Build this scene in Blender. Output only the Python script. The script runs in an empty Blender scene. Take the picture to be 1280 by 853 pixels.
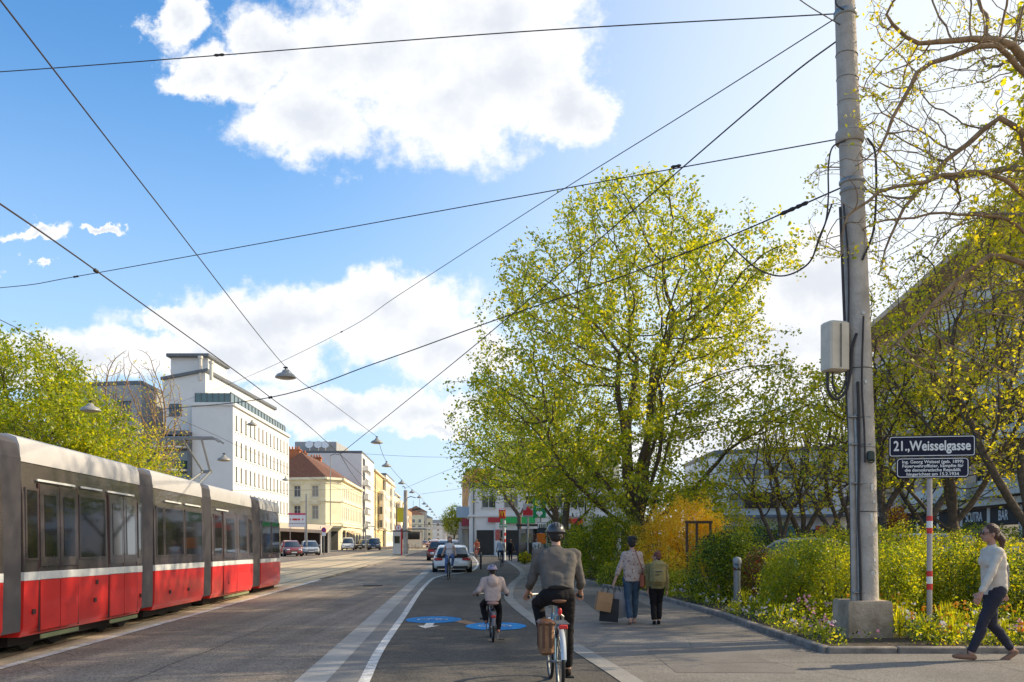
import bpy, bmesh, math, random
import numpy as np
from mathutils import Vector, Matrix, noise, kdtree

random.seed(7); np.random.seed(7)
scene = bpy.context.scene
BENCH = bpy.data.scenes.new("bench")   # an empty scene used only to evaluate modifiers quickly
col = bpy.data.collections.new("street"); scene.collection.children.link(col)
R = math.radians; TRASH = []
V = Vector
FOC = 1100.0; HOR = 676.0; EYE = 1.6
SUN_AZ, SUN_EL = 73.0, 31.5          # azimuth clockwise from +Y

def at(px, py, d):                    # a point seen in that direction, d metres ahead
    return V(((px-640)*d/FOC, d, EYE+(HOR-py)*d/FOC))
def gp(px, py):                       # the same for a point of the ground
    d = EYE*FOC/(py-HOR); return V(((px-640)*d/FOC, d, 0))

# ------------------------------------------------------------------ materials
def mat(name, colr, rough=.7, metal=0., var=0., scale=3., bump=0., bscale=40., spec=.5, col2=None, coat=0., alpha=None, emis=None):
    m = bpy.data.materials.new(name); m.use_nodes = True
    nt = m.node_tree; N = nt.nodes; L = nt.links
    b = N['Principled BSDF']
    b.inputs['Base Color'].default_value = (*colr, 1); b.inputs['Roughness'].default_value = rough
    b.inputs['Metallic'].default_value = metal; b.inputs['Specular IOR Level'].default_value = spec
    b.inputs['Coat Weight'].default_value = coat
    tc = N.new('ShaderNodeTexCoord')
    if var > 0 or col2:
        n = N.new('ShaderNodeTexNoise'); n.inputs['Scale'].default_value = scale; n.inputs['Detail'].default_value = 6; n.inputs['Roughness'].default_value = .65
        L.new(tc.outputs['Object'], n.inputs['Vector'])
        r = N.new('ShaderNodeValToRGB'); e = r.color_ramp.elements
        e[0].position = .32; e[1].position = .68
        c2 = col2 or tuple(min(1, c*(1+var)) for c in colr)
        c1 = colr if col2 else tuple(c*(1-var) for c in colr)
        e[0].color = (*c1, 1); e[1].color = (*c2, 1)
        L.new(n.outputs['Fac'], r.inputs['Fac']); L.new(r.outputs['Color'], b.inputs['Base Color'])
    if bump > 0:
        n2 = N.new('ShaderNodeTexNoise'); n2.inputs['Scale'].default_value = bscale; n2.inputs['Detail'].default_value = 4
        L.new(tc.outputs['Object'], n2.inputs['Vector'])
        bp = N.new('ShaderNodeBump'); bp.inputs['Strength'].default_value = bump; bp.inputs['Distance'].default_value = .02
        L.new(n2.outputs['Fac'], bp.inputs['Height']); L.new(bp.outputs['Normal'], b.inputs['Normal'])
    return m

def leaf_mat(name, dark, light, trans=.5, tcol=None):
    m = bpy.data.materials.new(name); m.use_nodes = True
    nt = m.node_tree; N = nt.nodes; L = nt.links; N.clear()
    out = N.new('ShaderNodeOutputMaterial')
    geo = N.new('ShaderNodeNewGeometry'); tc = N.new('ShaderNodeTexCoord')
    n = N.new('ShaderNodeTexNoise'); n.inputs['Scale'].default_value = .9; n.inputs['Detail'].default_value = 3
    L.new(tc.outputs['Object'], n.inputs['Vector'])
    mx = N.new('ShaderNodeMath'); mx.operation = 'MULTIPLY_ADD'; mx.inputs[1].default_value = .55; 
    L.new(geo.outputs['Random Per Island'], mx.inputs[0])
    m2 = N.new('ShaderNodeMath'); m2.operation = 'MULTIPLY_ADD'; m2.inputs[1].default_value = 1.3; m2.inputs[2].default_value = -.42
    L.new(n.outputs['Fac'], m2.inputs[0]); L.new(m2.outputs[0], mx.inputs[2])
    r = N.new('ShaderNodeValToRGB'); e = r.color_ramp.elements
    e[0].color = (*dark, 1); e[1].color = (*light, 1); e[0].position = .1; e[1].position = .9
    L.new(mx.outputs[0], r.inputs['Fac'])
    d = N.new('ShaderNodeBsdfDiffuse'); t = N.new('ShaderNodeBsdfTranslucent'); g = N.new('ShaderNodeBsdfGlossy')
    g.inputs['Roughness'].default_value = .45; g.inputs['Color'].default_value = (.6, .6, .6, 1)
    L.new(r.outputs['Color'], d.inputs['Color'])
    hs = N.new('ShaderNodeMixRGB'); hs.blend_type = 'MULTIPLY'; hs.inputs[0].default_value = 1
    hs.inputs[2].default_value = (*(tcol or (2.1, 1.75, .48)), 1)
    L.new(r.outputs['Color'], hs.inputs[1]); L.new(hs.outputs[0], t.inputs['Color'])
    a = N.new('ShaderNodeMixShader'); a.inputs[0].default_value = trans
    L.new(d.outputs[0], a.inputs[1]); L.new(t.outputs[0], a.inputs[2])
    b = N.new('ShaderNodeMixShader'); b.inputs[0].default_value = .06
    L.new(a.outputs[0], b.inputs[1]); L.new(g.outputs[0], b.inputs[2]); L.new(b.outputs[0], out.inputs['Surface'])
    return m

def ground_mat(name, c1, c2, grain=.25, gscale=90., rough=.85, patch=.5, streak=0., cracks=0.):
    m = bpy.data.materials.new(name); m.use_nodes = True
    nt = m.node_tree; N = nt.nodes; L = nt.links; b = N['Principled BSDF']
    tc = N.new('ShaderNodeTexCoord')
    n1 = N.new('ShaderNodeTexNoise'); n1.inputs['Scale'].default_value = patch; n1.inputs['Detail'].default_value = 8; n1.inputs['Roughness'].default_value = .6
    L.new(tc.outputs['Object'], n1.inputs['Vector'])
    r = N.new('ShaderNodeValToRGB'); e = r.color_ramp.elements; e[0].position = .35; e[1].position = .65
    e[0].color = (*c1, 1); e[1].color = (*c2, 1); L.new(n1.outputs['Fac'], r.inputs['Fac'])
    v = N.new('ShaderNodeTexVoronoi'); v.inputs['Scale'].default_value = gscale; L.new(tc.outputs['Object'], v.inputs['Vector'])
    sep = N.new('ShaderNodeSeparateColor'); L.new(v.outputs['Color'], sep.inputs['Color'])
    mr = N.new('ShaderNodeMapRange'); mr.inputs['To Min'].default_value = 1-grain; mr.inputs['To Max'].default_value = 1+grain
    L.new(sep.outputs[0], mr.inputs['Value'])
    mu = N.new('ShaderNodeMixRGB'); mu.blend_type = 'MULTIPLY'; mu.inputs[0].default_value = 1
    L.new(r.outputs['Color'], mu.inputs[1]); L.new(mr.outputs[0], mu.inputs[2])
    last = mu
    if streak > 0:                       # tyre lines and oil along the direction of travel
        mp = N.new('ShaderNodeMapping'); mp.inputs['Scale'].default_value = (2.2, .05, 1); mp.inputs['Rotation'].default_value = (0, 0, R(-3.6))
        L.new(tc.outputs['Object'], mp.inputs['Vector'])
        n3 = N.new('ShaderNodeTexNoise'); n3.inputs['Scale'].default_value = 1.; n3.inputs['Detail'].default_value = 5; L.new(mp.outputs[0], n3.inputs['Vector'])
        m3 = N.new('ShaderNodeMapRange'); m3.inputs['From Min'].default_value = .3; m3.inputs['From Max'].default_value = .7
        m3.inputs['To Min'].default_value = 1-streak; m3.inputs['To Max'].default_value = 1+streak*.6
        L.new(n3.outputs['Fac'], m3.inputs['Value'])
        k = N.new('ShaderNodeMixRGB'); k.blend_type = 'MULTIPLY'; k.inputs[0].default_value = 1
        L.new(last.outputs[0], k.inputs[1]); L.new(m3.outputs[0], k.inputs[2]); last = k
    if cracks > 0:
        vc = N.new('ShaderNodeTexVoronoi'); vc.feature = 'DISTANCE_TO_EDGE'; vc.inputs['Scale'].default_value = .35
        n4 = N.new('ShaderNodeTexNoise'); n4.inputs['Scale'].default_value = 2.; n4.inputs['Detail'].default_value = 6
        L.new(tc.outputs['Object'], n4.inputs['Vector'])
        va = N.new('ShaderNodeMixRGB'); va.inputs[0].default_value = .12; L.new(tc.outputs['Object'], va.inputs[1]); L.new(n4.outputs['Color'], va.inputs[2])
        L.new(va.outputs[0], vc.inputs['Vector'])
        m4 = N.new('ShaderNodeMapRange'); m4.inputs['From Min'].default_value = .0; m4.inputs['From Max'].default_value = .006
        m4.inputs['To Min'].default_value = 1-cracks; m4.inputs['To Max'].default_value = 1; L.new(vc.outputs['Distance'], m4.inputs['Value'])
        k = N.new('ShaderNodeMixRGB'); k.blend_type = 'MULTIPLY'; k.inputs[0].default_value = 1
        L.new(last.outputs[0], k.inputs[1]); L.new(m4.outputs[0], k.inputs[2]); last = k
    L.new(last.outputs[0], b.inputs['Base Color']); b.inputs['Roughness'].default_value = rough
    b.inputs['Specular IOR Level'].default_value = .3
    bp = N.new('ShaderNodeBump'); bp.inputs['Strength'].default_value = .35; bp.inputs['Distance'].default_value = .008
    L.new(v.outputs['Distance'], bp.inputs['Height']); L.new(bp.outputs['Normal'], b.inputs['Normal'])
    return m

# ------------------------------------------------------------------ mesh builder
class MB:
    def __init__(s): s.v = []; s.f = []; s.m = []
    def add(s, vs, fs, mi=0):
        o = len(s.v); s.v.extend([tuple(p) for p in vs])
        for f in fs: s.f.append(tuple(i+o for i in f)); s.m.append(mi)
        return s
    def box(s, c, d, rz=0., mi=0, top=1., rx=0., M=None):
        c = V(c); hx, hy, hz = d[0]/2, d[1]/2, d[2]/2
        if M is None: M = Matrix.Rotation(rz, 3, 'Z') @ Matrix.Rotation(rx, 3, 'X')
        vs = []
        for z in (-1, 1):
            k = top if z > 0 else 1
            for x, y in ((-1, -1), (1, -1), (1, 1), (-1, 1)): vs.append(c + M @ V((x*hx*k, y*hy*k, z*hz)))
        return s.add(vs, [(3, 2, 1, 0), (4, 5, 6, 7), (0, 1, 5, 4), (1, 2, 6, 5), (2, 3, 7, 6), (3, 0, 4, 7)], mi)
    def bbox(s, c, d, b=.01, mi=0, rz=0.):      # box with chamfered vertical and horizontal edges
        c = V(c); hx, hy, hz = d[0]/2, d[1]/2, d[2]/2; b = min(b, hx*.9, hy*.9, hz*.9)
        M = Matrix.Rotation(rz, 3, 'Z'); vs = []
        for z, k in ((-hz, b), (-hz+b, 0), (hz-b, 0), (hz, b)):
            X, Y = hx-k, hy-k
            for x, y in ((-X+b, -Y), (X-b, -Y), (X, -Y+b), (X, Y-b), (X-b, Y), (-X+b, Y), (-X, Y-b), (-X, -Y+b)):
                vs.append(c + M @ V((x, y, z)))
        fs = [tuple(range(7, -1, -1)), tuple(range(24, 32))]
        for r in range(3):
            for i in range(8): j = (i+1) % 8; fs.append((r*8+i, r*8+j, r*8+8+j, r*8+8+i))
        return s.add(vs, fs, mi)
    def tube(s, pts, rad, n=8, mi=0, cap=True):
        pts = [V(p) for p in pts]; k = len(pts)
        if not hasattr(rad, '__len__'): rad = [rad]*k
        vs = []; t = (pts[1]-pts[0]).normalized()
        u = t.cross(V((0, 0, 1)));
        if u.length < .05: u = t.cross(V((1, 0, 0)))
        u.normalize()
        for i in range(k):
            a = pts[max(i-1, 0)]; b = pts[min(i+1, k-1)]; t = (b-a)
            if t.length < 1e-9: t = V((0, 0, 1))
            t.normalize(); u = (u - t*u.dot(t))
            if u.length < 1e-6: u = t.orthogonal()
            u.normalize(); w = t.cross(u)
            for j in range(n):
                an = 2*math.pi*j/n; vs.append(pts[i] + (u*math.cos(an)+w*math.sin(an))*rad[i])
        fs = []
        for i in range(k-1):
            for j in range(n): q = (j+1) % n; fs.append((i*n+j, i*n+q, i*n+n+q, i*n+n+j))
        if cap: fs.append(tuple(range(n-1, -1, -1))); fs.append(tuple(range((k-1)*n, k*n)))
        return s.add(vs, fs, mi)
    def lathe(s, prof, n=16, c=(0, 0, 0), mi=0, M=None):
        c = V(c); vs = []; M = M or Matrix.Identity(3)
        for r, z in prof:
            for j in range(n): a = 2*math.pi*j/n; vs.append(c + M @ V((r*math.cos(a), r*math.sin(a), z)))
        fs = []
        for i in range(len(prof)-1):
            for j in range(n): q = (j+1) % n; fs.append((i*n+j, i*n+q, i*n+n+q, i*n+n+j))
        if prof[0][0] > 1e-4: fs.append(tuple(range(n-1, -1, -1)))
        if prof[-1][0] > 1e-4: fs.append(tuple(range((len(prof)-1)*n, len(prof)*n)))
        return s.add(vs, fs, mi)
    def ell(s, c, r, n=14, k=9, mi=0, M=None, half=False):
        c = V(c); M = M or Matrix.Identity(3)
        if not hasattr(r, '__len__'): r = (r, r, r)
        vs = [c + M @ V((0, 0, r[2]))]; a1 = math.pi/2 if half else math.pi
        rings = k-1 if not half else k
        for i in range(1, rings+1):
            t = a1*i/k if not half else a1*i/rings
            for j in range(n):
                p = 2*math.pi*j/n; vs.append(c + M @ V((r[0]*math.sin(t)*math.cos(p), r[1]*math.sin(t)*math.sin(p), r[2]*math.cos(t))))
        fs = [(0, 1+j, 1+(j+1) % n) for j in range(n)]
        for i in range(rings-1):
            for j in range(n): q = (j+1) % n; a = 1+i*n; fs.append((a+j, a+n+j, a+n+q, a+q))
        a = 1+(rings-1)*n
        if half: fs.append(tuple(a+n-1-j for j in range(n))[::-1])
        else:
            vs.append(c + M @ V((0, 0, -r[2]))); z = len(vs)-1
            for j in range(n): fs.append((a+j, z, a+(j+1) % n))
        return s.add(vs, fs, mi)
    def caps(s, p0, p1, r0, r1, n=10, mi=0):
        p0 = V(p0); p1 = V(p1); d = p1-p0; L = d.length
        if L < 1e-6: return s.ell(p0, r0, n, 7, mi)
        d /= L; pts = []; rr = []
        for a in (80, 55, 30): pts.append(p0-d*r0*math.sin(R(a))); rr.append(r0*math.cos(R(a)))
        pts.append(p0); rr.append(r0); pts.append(p1); rr.append(r1)
        for a in (30, 55, 80): pts.append(p1+d*r1*math.sin(R(a))); rr.append(r1*math.cos(R(a)))
        return s.tube(pts, rr, n, mi)
    def torus(s, c, Rr, r, n=28, k=8, M=None, mi=0, a0=0., a1=2*math.pi):
        M = M or Matrix.Identity(3); full = abs(a1-a0-2*math.pi) < 1e-3
        pts = []; m = n if full else n+1; vs = []
        for i in range(m):
            a = a0+(a1-a0)*i/n; o = V((math.cos(a), math.sin(a), 0))
            for j in range(k):
                b = 2*math.pi*j/k; vs.append(V(c)+M @ (o*(Rr+r*math.cos(b))+V((0, 0, r*math.sin(b)))))
        fs = []
        for i in range(n):
            q = (i+1) % m
            for j in range(k): w = (j+1) % k; fs.append((i*k+j, q*k+j, q*k+w, i*k+w))
        return s.add(vs, fs, mi)
    def prism(s, poly, z0, z1, mi=0):
        n = len(poly); vs = [(p[0], p[1], z0) for p in poly]+[(p[0], p[1], z1) for p in poly]
        fs = [tuple(range(n-1, -1, -1)), tuple(range(n, 2*n))]+[(i, (i+1) % n, n+(i+1) % n, n+i) for i in range(n)]
        return s.add(vs, fs, mi)
    def quad(s, a, b, c, d, mi=0): return s.add([a, b, c, d], [(0, 1, 2, 3)], mi)
    def loft(s, secs, mi=0, cap=True, closed=True):
        n = len(secs[0]); vs = [p for q in secs for p in q]; fs = []
        for i in range(len(secs)-1):
            for j in range(n if closed else n-1): q = (j+1) % n; fs.append((i*n+j, i*n+q, i*n+n+q, i*n+n+j))
        if cap: fs.append(tuple(range(n-1, -1, -1))); fs.append(tuple(range((len(secs)-1)*n, len(secs)*n)))
        return s.add(vs, fs, mi)
    def mesh(s, name):
        me = bpy.data.meshes.new(name); me.from_pydata(s.v, [], s.f); me.update(); return me
    def build(s, name, mats, parent=None, smooth=False, sharp=40):
        me = s.mesh(name)
        if not isinstance(mats, (list, tuple)): mats = [mats]
        for m in mats: me.materials.append(m)
        if len(mats) > 1: me.polygons.foreach_set('material_index', s.m)
        if smooth: shade(me, sharp)
        return link(name, me, parent)

def shade(me, sharp=40):
    me.polygons.foreach_set('use_smooth', [True]*len(me.polygons))
    if sharp: me.set_sharp_from_angle(angle=R(sharp))
def link(name, me, parent=None, loc=None, rz=None):
    o = bpy.data.objects.new(name, me); col.objects.link(o)
    if parent is not None: o.parent = parent
    if loc is not None: o.location = loc
    if rz is not None: o.rotation_euler = (0, 0, rz)
    return o
def tag(o, label, cat, group=None, kind=None):
    o['label'] = label; o['category'] = cat
    if group: o['group'] = group
    if kind: o['kind'] = kind
    return o
def thing(name, label, cat, loc=(0, 0, 0), rz=0., group=None, sc=1.):
    o = bpy.data.objects.new(name, None); col.objects.link(o); o.empty_display_size = .2
    o.location = loc; o.rotation_euler = (0, 0, rz); o.scale = (sc, sc, sc)
    return tag(o, label, cat, group)
def struct(name, mb, m, smooth=False):
    o = mb.build(name, m, None, smooth); o['kind'] = 'structure'; return o
KIDS = {}
def copy_tree(o, parent=None, label=None, loc=None, rz=None, sc=None):
    c = o.copy(); col.objects.link(c)
    if parent is not None: c.parent = parent
    if label: c['label'] = label
    if loc is not None: c.location = loc
    if rz is not None: c.rotation_euler = (0, 0, rz)
    if sc is not None: c.scale = (sc, sc, sc)
    for ch in [x for x in col.objects if x.parent == o and x is not c]: copy_tree(ch, c)
    return c

def text_mesh(txt, size, bold=0.0, depth=.004, align='CENTER', sx=1.):
    cu = bpy.data.curves.new('lettering', 'FONT'); cu.body = txt; cu.size = size; cu.extrude = depth; cu.offset = bold
    cu.align_x = align; cu.align_y = 'CENTER'
    ob = bpy.data.objects.new('lettering', cu); BENCH.collection.objects.link(ob)
    BENCH.view_layers[0].update(); dg = BENCH.view_layers[0].depsgraph; me = bpy.data.meshes.new_from_object(ob.evaluated_get(dg))
    BENCH.collection.objects.unlink(ob); TRASH.extend([ob, cu])
    me.transform(Matrix.Rotation(R(90), 4, 'X') @ Matrix.Diagonal((sx, 1, 1, 1)))   # reads from -Y
    return me

def bolden(me, d):      # thicker lettering: a few copies side by side
    bm = bmesh.new(); bm.from_mesh(me); g = bm.verts[:]+bm.edges[:]+bm.faces[:]
    for dx, dz, dy in ((d, 0, .0002), (-d, 0, .0004), (0, d, .0006), (0, -d, .0008)):
        r = bmesh.ops.duplicate(bm, geom=g); bmesh.ops.translate(bm, verts=[v for v in r['geom'] if isinstance(v, bmesh.types.BMVert)], vec=(dx, -dy, dz))
    bm.to_mesh(me); bm.free(); return me

# remesh a heap of overlapping closed shapes into one skin
def skin_mesh(mb, voxel, smooth_it=4, fold=0., fscale=9., seed=0):
    me = mb.mesh('tmp'); ob = bpy.data.objects.new('tmp', me); BENCH.collection.objects.link(ob)
    md = ob.modifiers.new('r', 'REMESH'); md.mode = 'VOXEL'; md.voxel_size = voxel; md.adaptivity = 0
    if smooth_it:
        sm = ob.modifiers.new('s', 'SMOOTH'); sm.iterations = smooth_it; sm.factor = .5
    BENCH.view_layers[0].update(); dg = BENCH.view_layers[0].depsgraph
    out = bpy.data.meshes.new_from_object(ob.evaluated_get(dg))
    BENCH.collection.objects.unlink(ob); TRASH.extend([ob, me])
    if fold > 0:
        off = V((seed*3.1, seed*1.7, seed*.9))
        n = len(out.vertices); co = np.empty(3*n); no = np.empty(3*n); out.vertices.foreach_get('co', co); out.vertices.foreach_get('normal', no)
        co = co.reshape(-1, 3); no = no.reshape(-1, 3)
        w = np.array([noise.noise(q)+.5*noise.noise(q*2.1) for q in (V((c[0]*fscale, c[1]*fscale, c[2]*fscale*1.6))+off for c in co)])
        out.vertices.foreach_set('co', (co+no*(fold*w)[:, None]).ravel()); out.update()
    shade(out, 0); return out

# ------------------------------------------------------------------ foliage
def leaf_cloud(name, pos, size, mats, parent=None, up=.35, asp=1.7, matw=None, seed=0):
    rng = np.random.RandomState(seed+11)
    n = len(pos); pos = np.asarray(pos, float)
    d = rng.normal(size=(n, 3)); d /= np.linalg.norm(d, axis=1)[:, None]
    nr = rng.normal(size=(n, 3)); nr[:, 2] += up*2; nr /= np.linalg.norm(nr, axis=1)[:, None]
    d -= nr*(d*nr).sum(1)[:, None]; d /= np.linalg.norm(d, axis=1)[:, None]+1e-9
    w = np.cross(nr, d); s = size*(.55+.95*rng.rand(n)**1.5)[:, None]
    a = pos-d*s*.5; b = pos+w*s*.5/asp+d*s*.05; c = pos+d*s*.5; e = pos-w*s*.5/asp+d*s*.05
    vs = np.stack([a, b, c, e], 1).reshape(-1, 3)
    me = bpy.data.meshes.new(name); me.vertices.add(4*n); me.vertices.foreach_set('co', vs.ravel())
    me.loops.add(4*n); me.loops.foreach_set('vertex_index', np.arange(4*n, dtype=np.int32))
    me.polygons.add(n); me.polygons.foreach_set('loop_start', np.arange(0, 4*n, 4, dtype=np.int32))
    if not isinstance(mats, (list, tuple)): mats = [mats]
    for m in mats: me.materials.append(m)
    if len(mats) > 1:
        me.polygons.foreach_set('material_index', rng.choice(len(mats), n, p=matw).astype(np.int32))
    me.update(calc_edges=True); me.validate()
    return link(name, me, parent)

def colonize(pts, nodes, par, step, di, dk, iters=80, bias=V((0, 0, 0)), jit=.15):
    nodes = [V(p) for p in nodes]; par = list(par); act = [V(p) for p in pts]; kids = {}
    for it in range(iters):
        kd = kdtree.KDTree(len(nodes))
        for i, p in enumerate(nodes): kd.insert(p, i)
        kd.balance(); acc = {}; keep = []
        for p in act:
            c, i, d = kd.find(p)
            if d < dk: continue
            keep.append(p)
            if d < di:
                u = (p-c)/d
                if i in acc: acc[i] += u
                else: acc[i] = u.copy()
        act = keep
        if not acc: break
        grown = 0
        for i, u in acc.items():
            if u.length < 1e-4: continue
            d = (u.normalized()+bias+V((random.gauss(0, jit), random.gauss(0, jit), random.gauss(0, jit)))).normalized()
            ok = True
            for k in kids.get(i, ()):
                if k.dot(d) > .93: ok = False; break
            if not ok or len(kids.get(i, ())) > 3: continue
            kids.setdefault(i, []).append(d)
            nodes.append(nodes[i]+d*step); par.append(i); grown += 1
        if grown == 0: break
    return nodes, par

def branch_mesh(name, nodes, par, rbase, rtip, m, parent=None, flare=1.25, nmax=9):
    n = len(nodes); r = [0.]*n; ch = [[] for _ in range(n)]
    for i in range(n-1, 0, -1): ch[par[i]].append(i)
    for i in range(n-1, -1, -1):
        if not ch[i]: r[i] = 1.
        else: r[i] = sum(r[c]**2.3 for c in ch[i])**(1/2.3)
    k = math.log(rbase/rtip)/max(math.log(r[0]), .1)
    r = [rtip*x**k for x in r]
    mb = MB(); st = [(0, None)]
    while st:
        s, p = st.pop(); path = [] if p is None else [nodes[p]]; rr = [] if p is None else [min(r[p], r[s]*1.15)]
        i = s
        while True:
            path.append(nodes[i]); rr.append(r[i])
            if not ch[i]: break
            c = sorted(ch[i], key=lambda x: -r[x])
            for x in c[1:]: st.append((x, i))
            i = c[0]
        if len(path) < 2: continue
        if p is None: rr[0] *= flare
        rm = max(rr); q = nmax if rm > .08 else (6 if rm > .03 else (4 if rm > .012 else 3))
        rr[-1] *= .4
        mb.tube(path, rr, q, cap=False)
    o = mb.build(name, m, parent, True, 0); return o, r

def tips(nodes, par, r, thr, per, spread, seed=0, keep=None):
    rng = np.random.RandomState(seed+5); out = []
    for i, p in enumerate(nodes):
        if r[i] > thr: continue
        if keep and not keep(p): continue
        k = rng.poisson(per); 
        if k == 0: continue
        o = np.array(p)+rng.normal(size=(k, 3))*spread; out.append(o)
    return np.concatenate(out) if out else np.zeros((0, 3))

def shell_pts(n, prof, cx=0, cy=0, squash=1., inner=.35, lump=.18, seed=0):
    """points inside a crown given half width by height [(z, hw)...]"""
    rng = np.random.RandomState(seed); z0 = prof[0][0]; z1 = prof[-1][0]
    g3 = 2.2/max(1.5, max(p[1] for p in prof)**.8); zs = [p[0] for p in prof]; ws = [p[1] for p in prof]; out = []
    wm = max(ws)
    while len(out) < n:
        z = rng.uniform(z0, z1); w = np.interp(z, zs, ws)
        if rng.rand() > (w/wm)**1.3+.05: continue
        a = rng.uniform(0, 2*math.pi); t = rng.uniform(inner**2, 1)**.5
        w *= 1+lump*2*noise.noise(V((math.cos(a)*1.6+seed, math.sin(a)*1.6, z*.35)))+lump*1.2*noise.noise(V((math.cos(a)*4+seed, math.sin(a)*4, z*.9)))
        if noise.noise(V((math.cos(a)*w*t*g3+seed*7, math.sin(a)*w*t*g3, z*g3*1.2))) < -.12: continue      # gaps in the crown
        out.append((cx+math.cos(a)*w*t, cy+math.sin(a)*w*t*squash, z))
    return out
# ------------------------------------------------------------------ material library
M = {}
M['lane'] = ground_mat('lane_asphalt', (.185, .150, .120), (.30, .245, .195), .5, 62, streak=.28, cracks=.35, patch=.3)
M['bike'] = ground_mat('bike_path_asphalt', (.072, .062, .051), (.118, .101, .083), .5, 70, patch=.35, streak=.16, cracks=.2)
M['walk'] = ground_mat('pavement_asphalt', (.150, .130, .112), (.235, .207, .180), .36, 75, patch=.4, cracks=.3)
M['bed'] = ground_mat('track_bed_concrete', (.50, .38, .235), (.66, .53, .36), .14, 60, patch=.5, streak=.25, cracks=.3)
M['pale'] = ground_mat('pale_stone', (.33, .31, .28), (.46, .43, .40), .10, 90, patch=.9, streak=.12)
M['strip'] = ground_mat('grey_paving', (.20, .185, .17), (.26, .24, .22), .2, 100, patch=.6, streak=.1)
M['base'] = ground_mat('city_ground', (.20, .18, .155), (.30, .27, .23), .2, 40, patch=.1)
M['paint'] = ground_mat('road_paint', (.42, .40, .375), (.74, .72, .69), .30, 120, rough=.7, patch=5, streak=.18, cracks=.4)
M['blue'] = ground_mat('blue_road_paint', (.01, .16, .42), (.02, .27, .60), .25, 110, patch=6, streak=.15, cracks=.3)
M['kerb'] = mat('kerb_stone', (.24, .20, .165), .85, var=.45, scale=4, bump=.5, bscale=60)
M['soil'] = mat('soil', (.05, .035, .022), .95, var=.4, scale=6, bump=.8, bscale=30)
M['conc'] = mat('pole_concrete', (.56, .49, .41), .85, var=.22, scale=2.2, bump=.8, bscale=22, col2=(.34, .29, .24))
M['block'] = mat('block_concrete', (.55, .42, .29), .9, col2=(.22, .15, .09), scale=2.3, bump=.8, bscale=30)
M['steel'] = mat('galvanised_steel', (.30, .30, .29), .45, metal=.7, var=.15, scale=12)
M['rail'] = mat('rail_steel', (.10, .085, .07), .35, metal=.7, var=.2)
M['black'] = mat('black_rubber', (.012, .012, .012), .7, var=.2)
M['wire'] = mat('dull_copper_wire', (.05, .035, .03), .6)
M['cable'] = mat('dark_cable', (.035, .028, .026), .6, var=.2)
M['dark'] = mat('dark_paint', (.03, .03, .033), .4, var=.15)
M['white'] = mat('white_paint', (.78, .78, .77), .45, var=.05)
M['red'] = mat('red_paint', (.62, .03, .025), .4, var=.1)
M['bark'] = mat('bark', (.12, .088, .062), .9, var=.45, scale=8, bump=.8, bscale=35)
M['bark_warm'] = mat('warm_bark', (.30, .19, .10), .9, var=.4, scale=8, bump=.8, bscale=35)
M['bark_grey'] = mat('grey_bark', (.11, .085, .07), .9, var=.35, scale=8, bump=.6, bscale=35)
M['skin'] = mat('skin', (.48, .27, .19), .5, var=.06, scale=12, spec=.35)
M['skin2'] = mat('tanned_skin', (.33, .17, .11), .5, var=.08, scale=12, spec=.35)
M['hair'] = mat('dark_hair', (.012, .008, .007), .55, var=.5, scale=60, bump=.7, bscale=90)
M['brown_hair'] = mat('brown_hair', (.06, .025, .014), .55, var=.5, scale=60, bump=.7, bscale=90)
M['glass'] = mat('dark_glass', (.015, .018, .02), .08, spec=.9, coat=.4)
M['lf_spring'] = leaf_mat('spring_leaves', (.18, .25, .014), (.50, .52, .025), .58)
M['lf_green'] = leaf_mat('green_leaves', (.08, .16, .012), (.27, .36, .02), .5)
M['lf_dark'] = leaf_mat('dark_leaves', (.015, .04, .007), (.07, .13, .016), .38)
M['lf_mid'] = leaf_mat('shrub_leaves', (.08, .16, .01), (.40, .46, .02), .52)
M['lf_yel'] = leaf_mat('yellow_green_leaves', (.32, .33, .012), (.68, .62, .03), .55)
M['lf_gold'] = leaf_mat('golden_blossom', (.78, .46, .015), (.98, .74, .05), .5, (1.25, 1.1, .5))
M['lf_red'] = leaf_mat('red_leaves', (.12, .025, .012), (.34, .09, .03), .4, (1.5, 1., .7))
M['fl_white'] = leaf_mat('white_petals', (.55, .5, .5), (.85, .8, .8), .3, (1, 1, 1))
M['fl_orange'] = leaf_mat('orange_petals', (.7, .18, .01), (.85, .42, .02), .3, (1, 1, 1))
M['fl_pink'] = leaf_mat('pink_petals', (.6, .22, .35), (.8, .5, .6), .3, (1, 1, 1))

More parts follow.
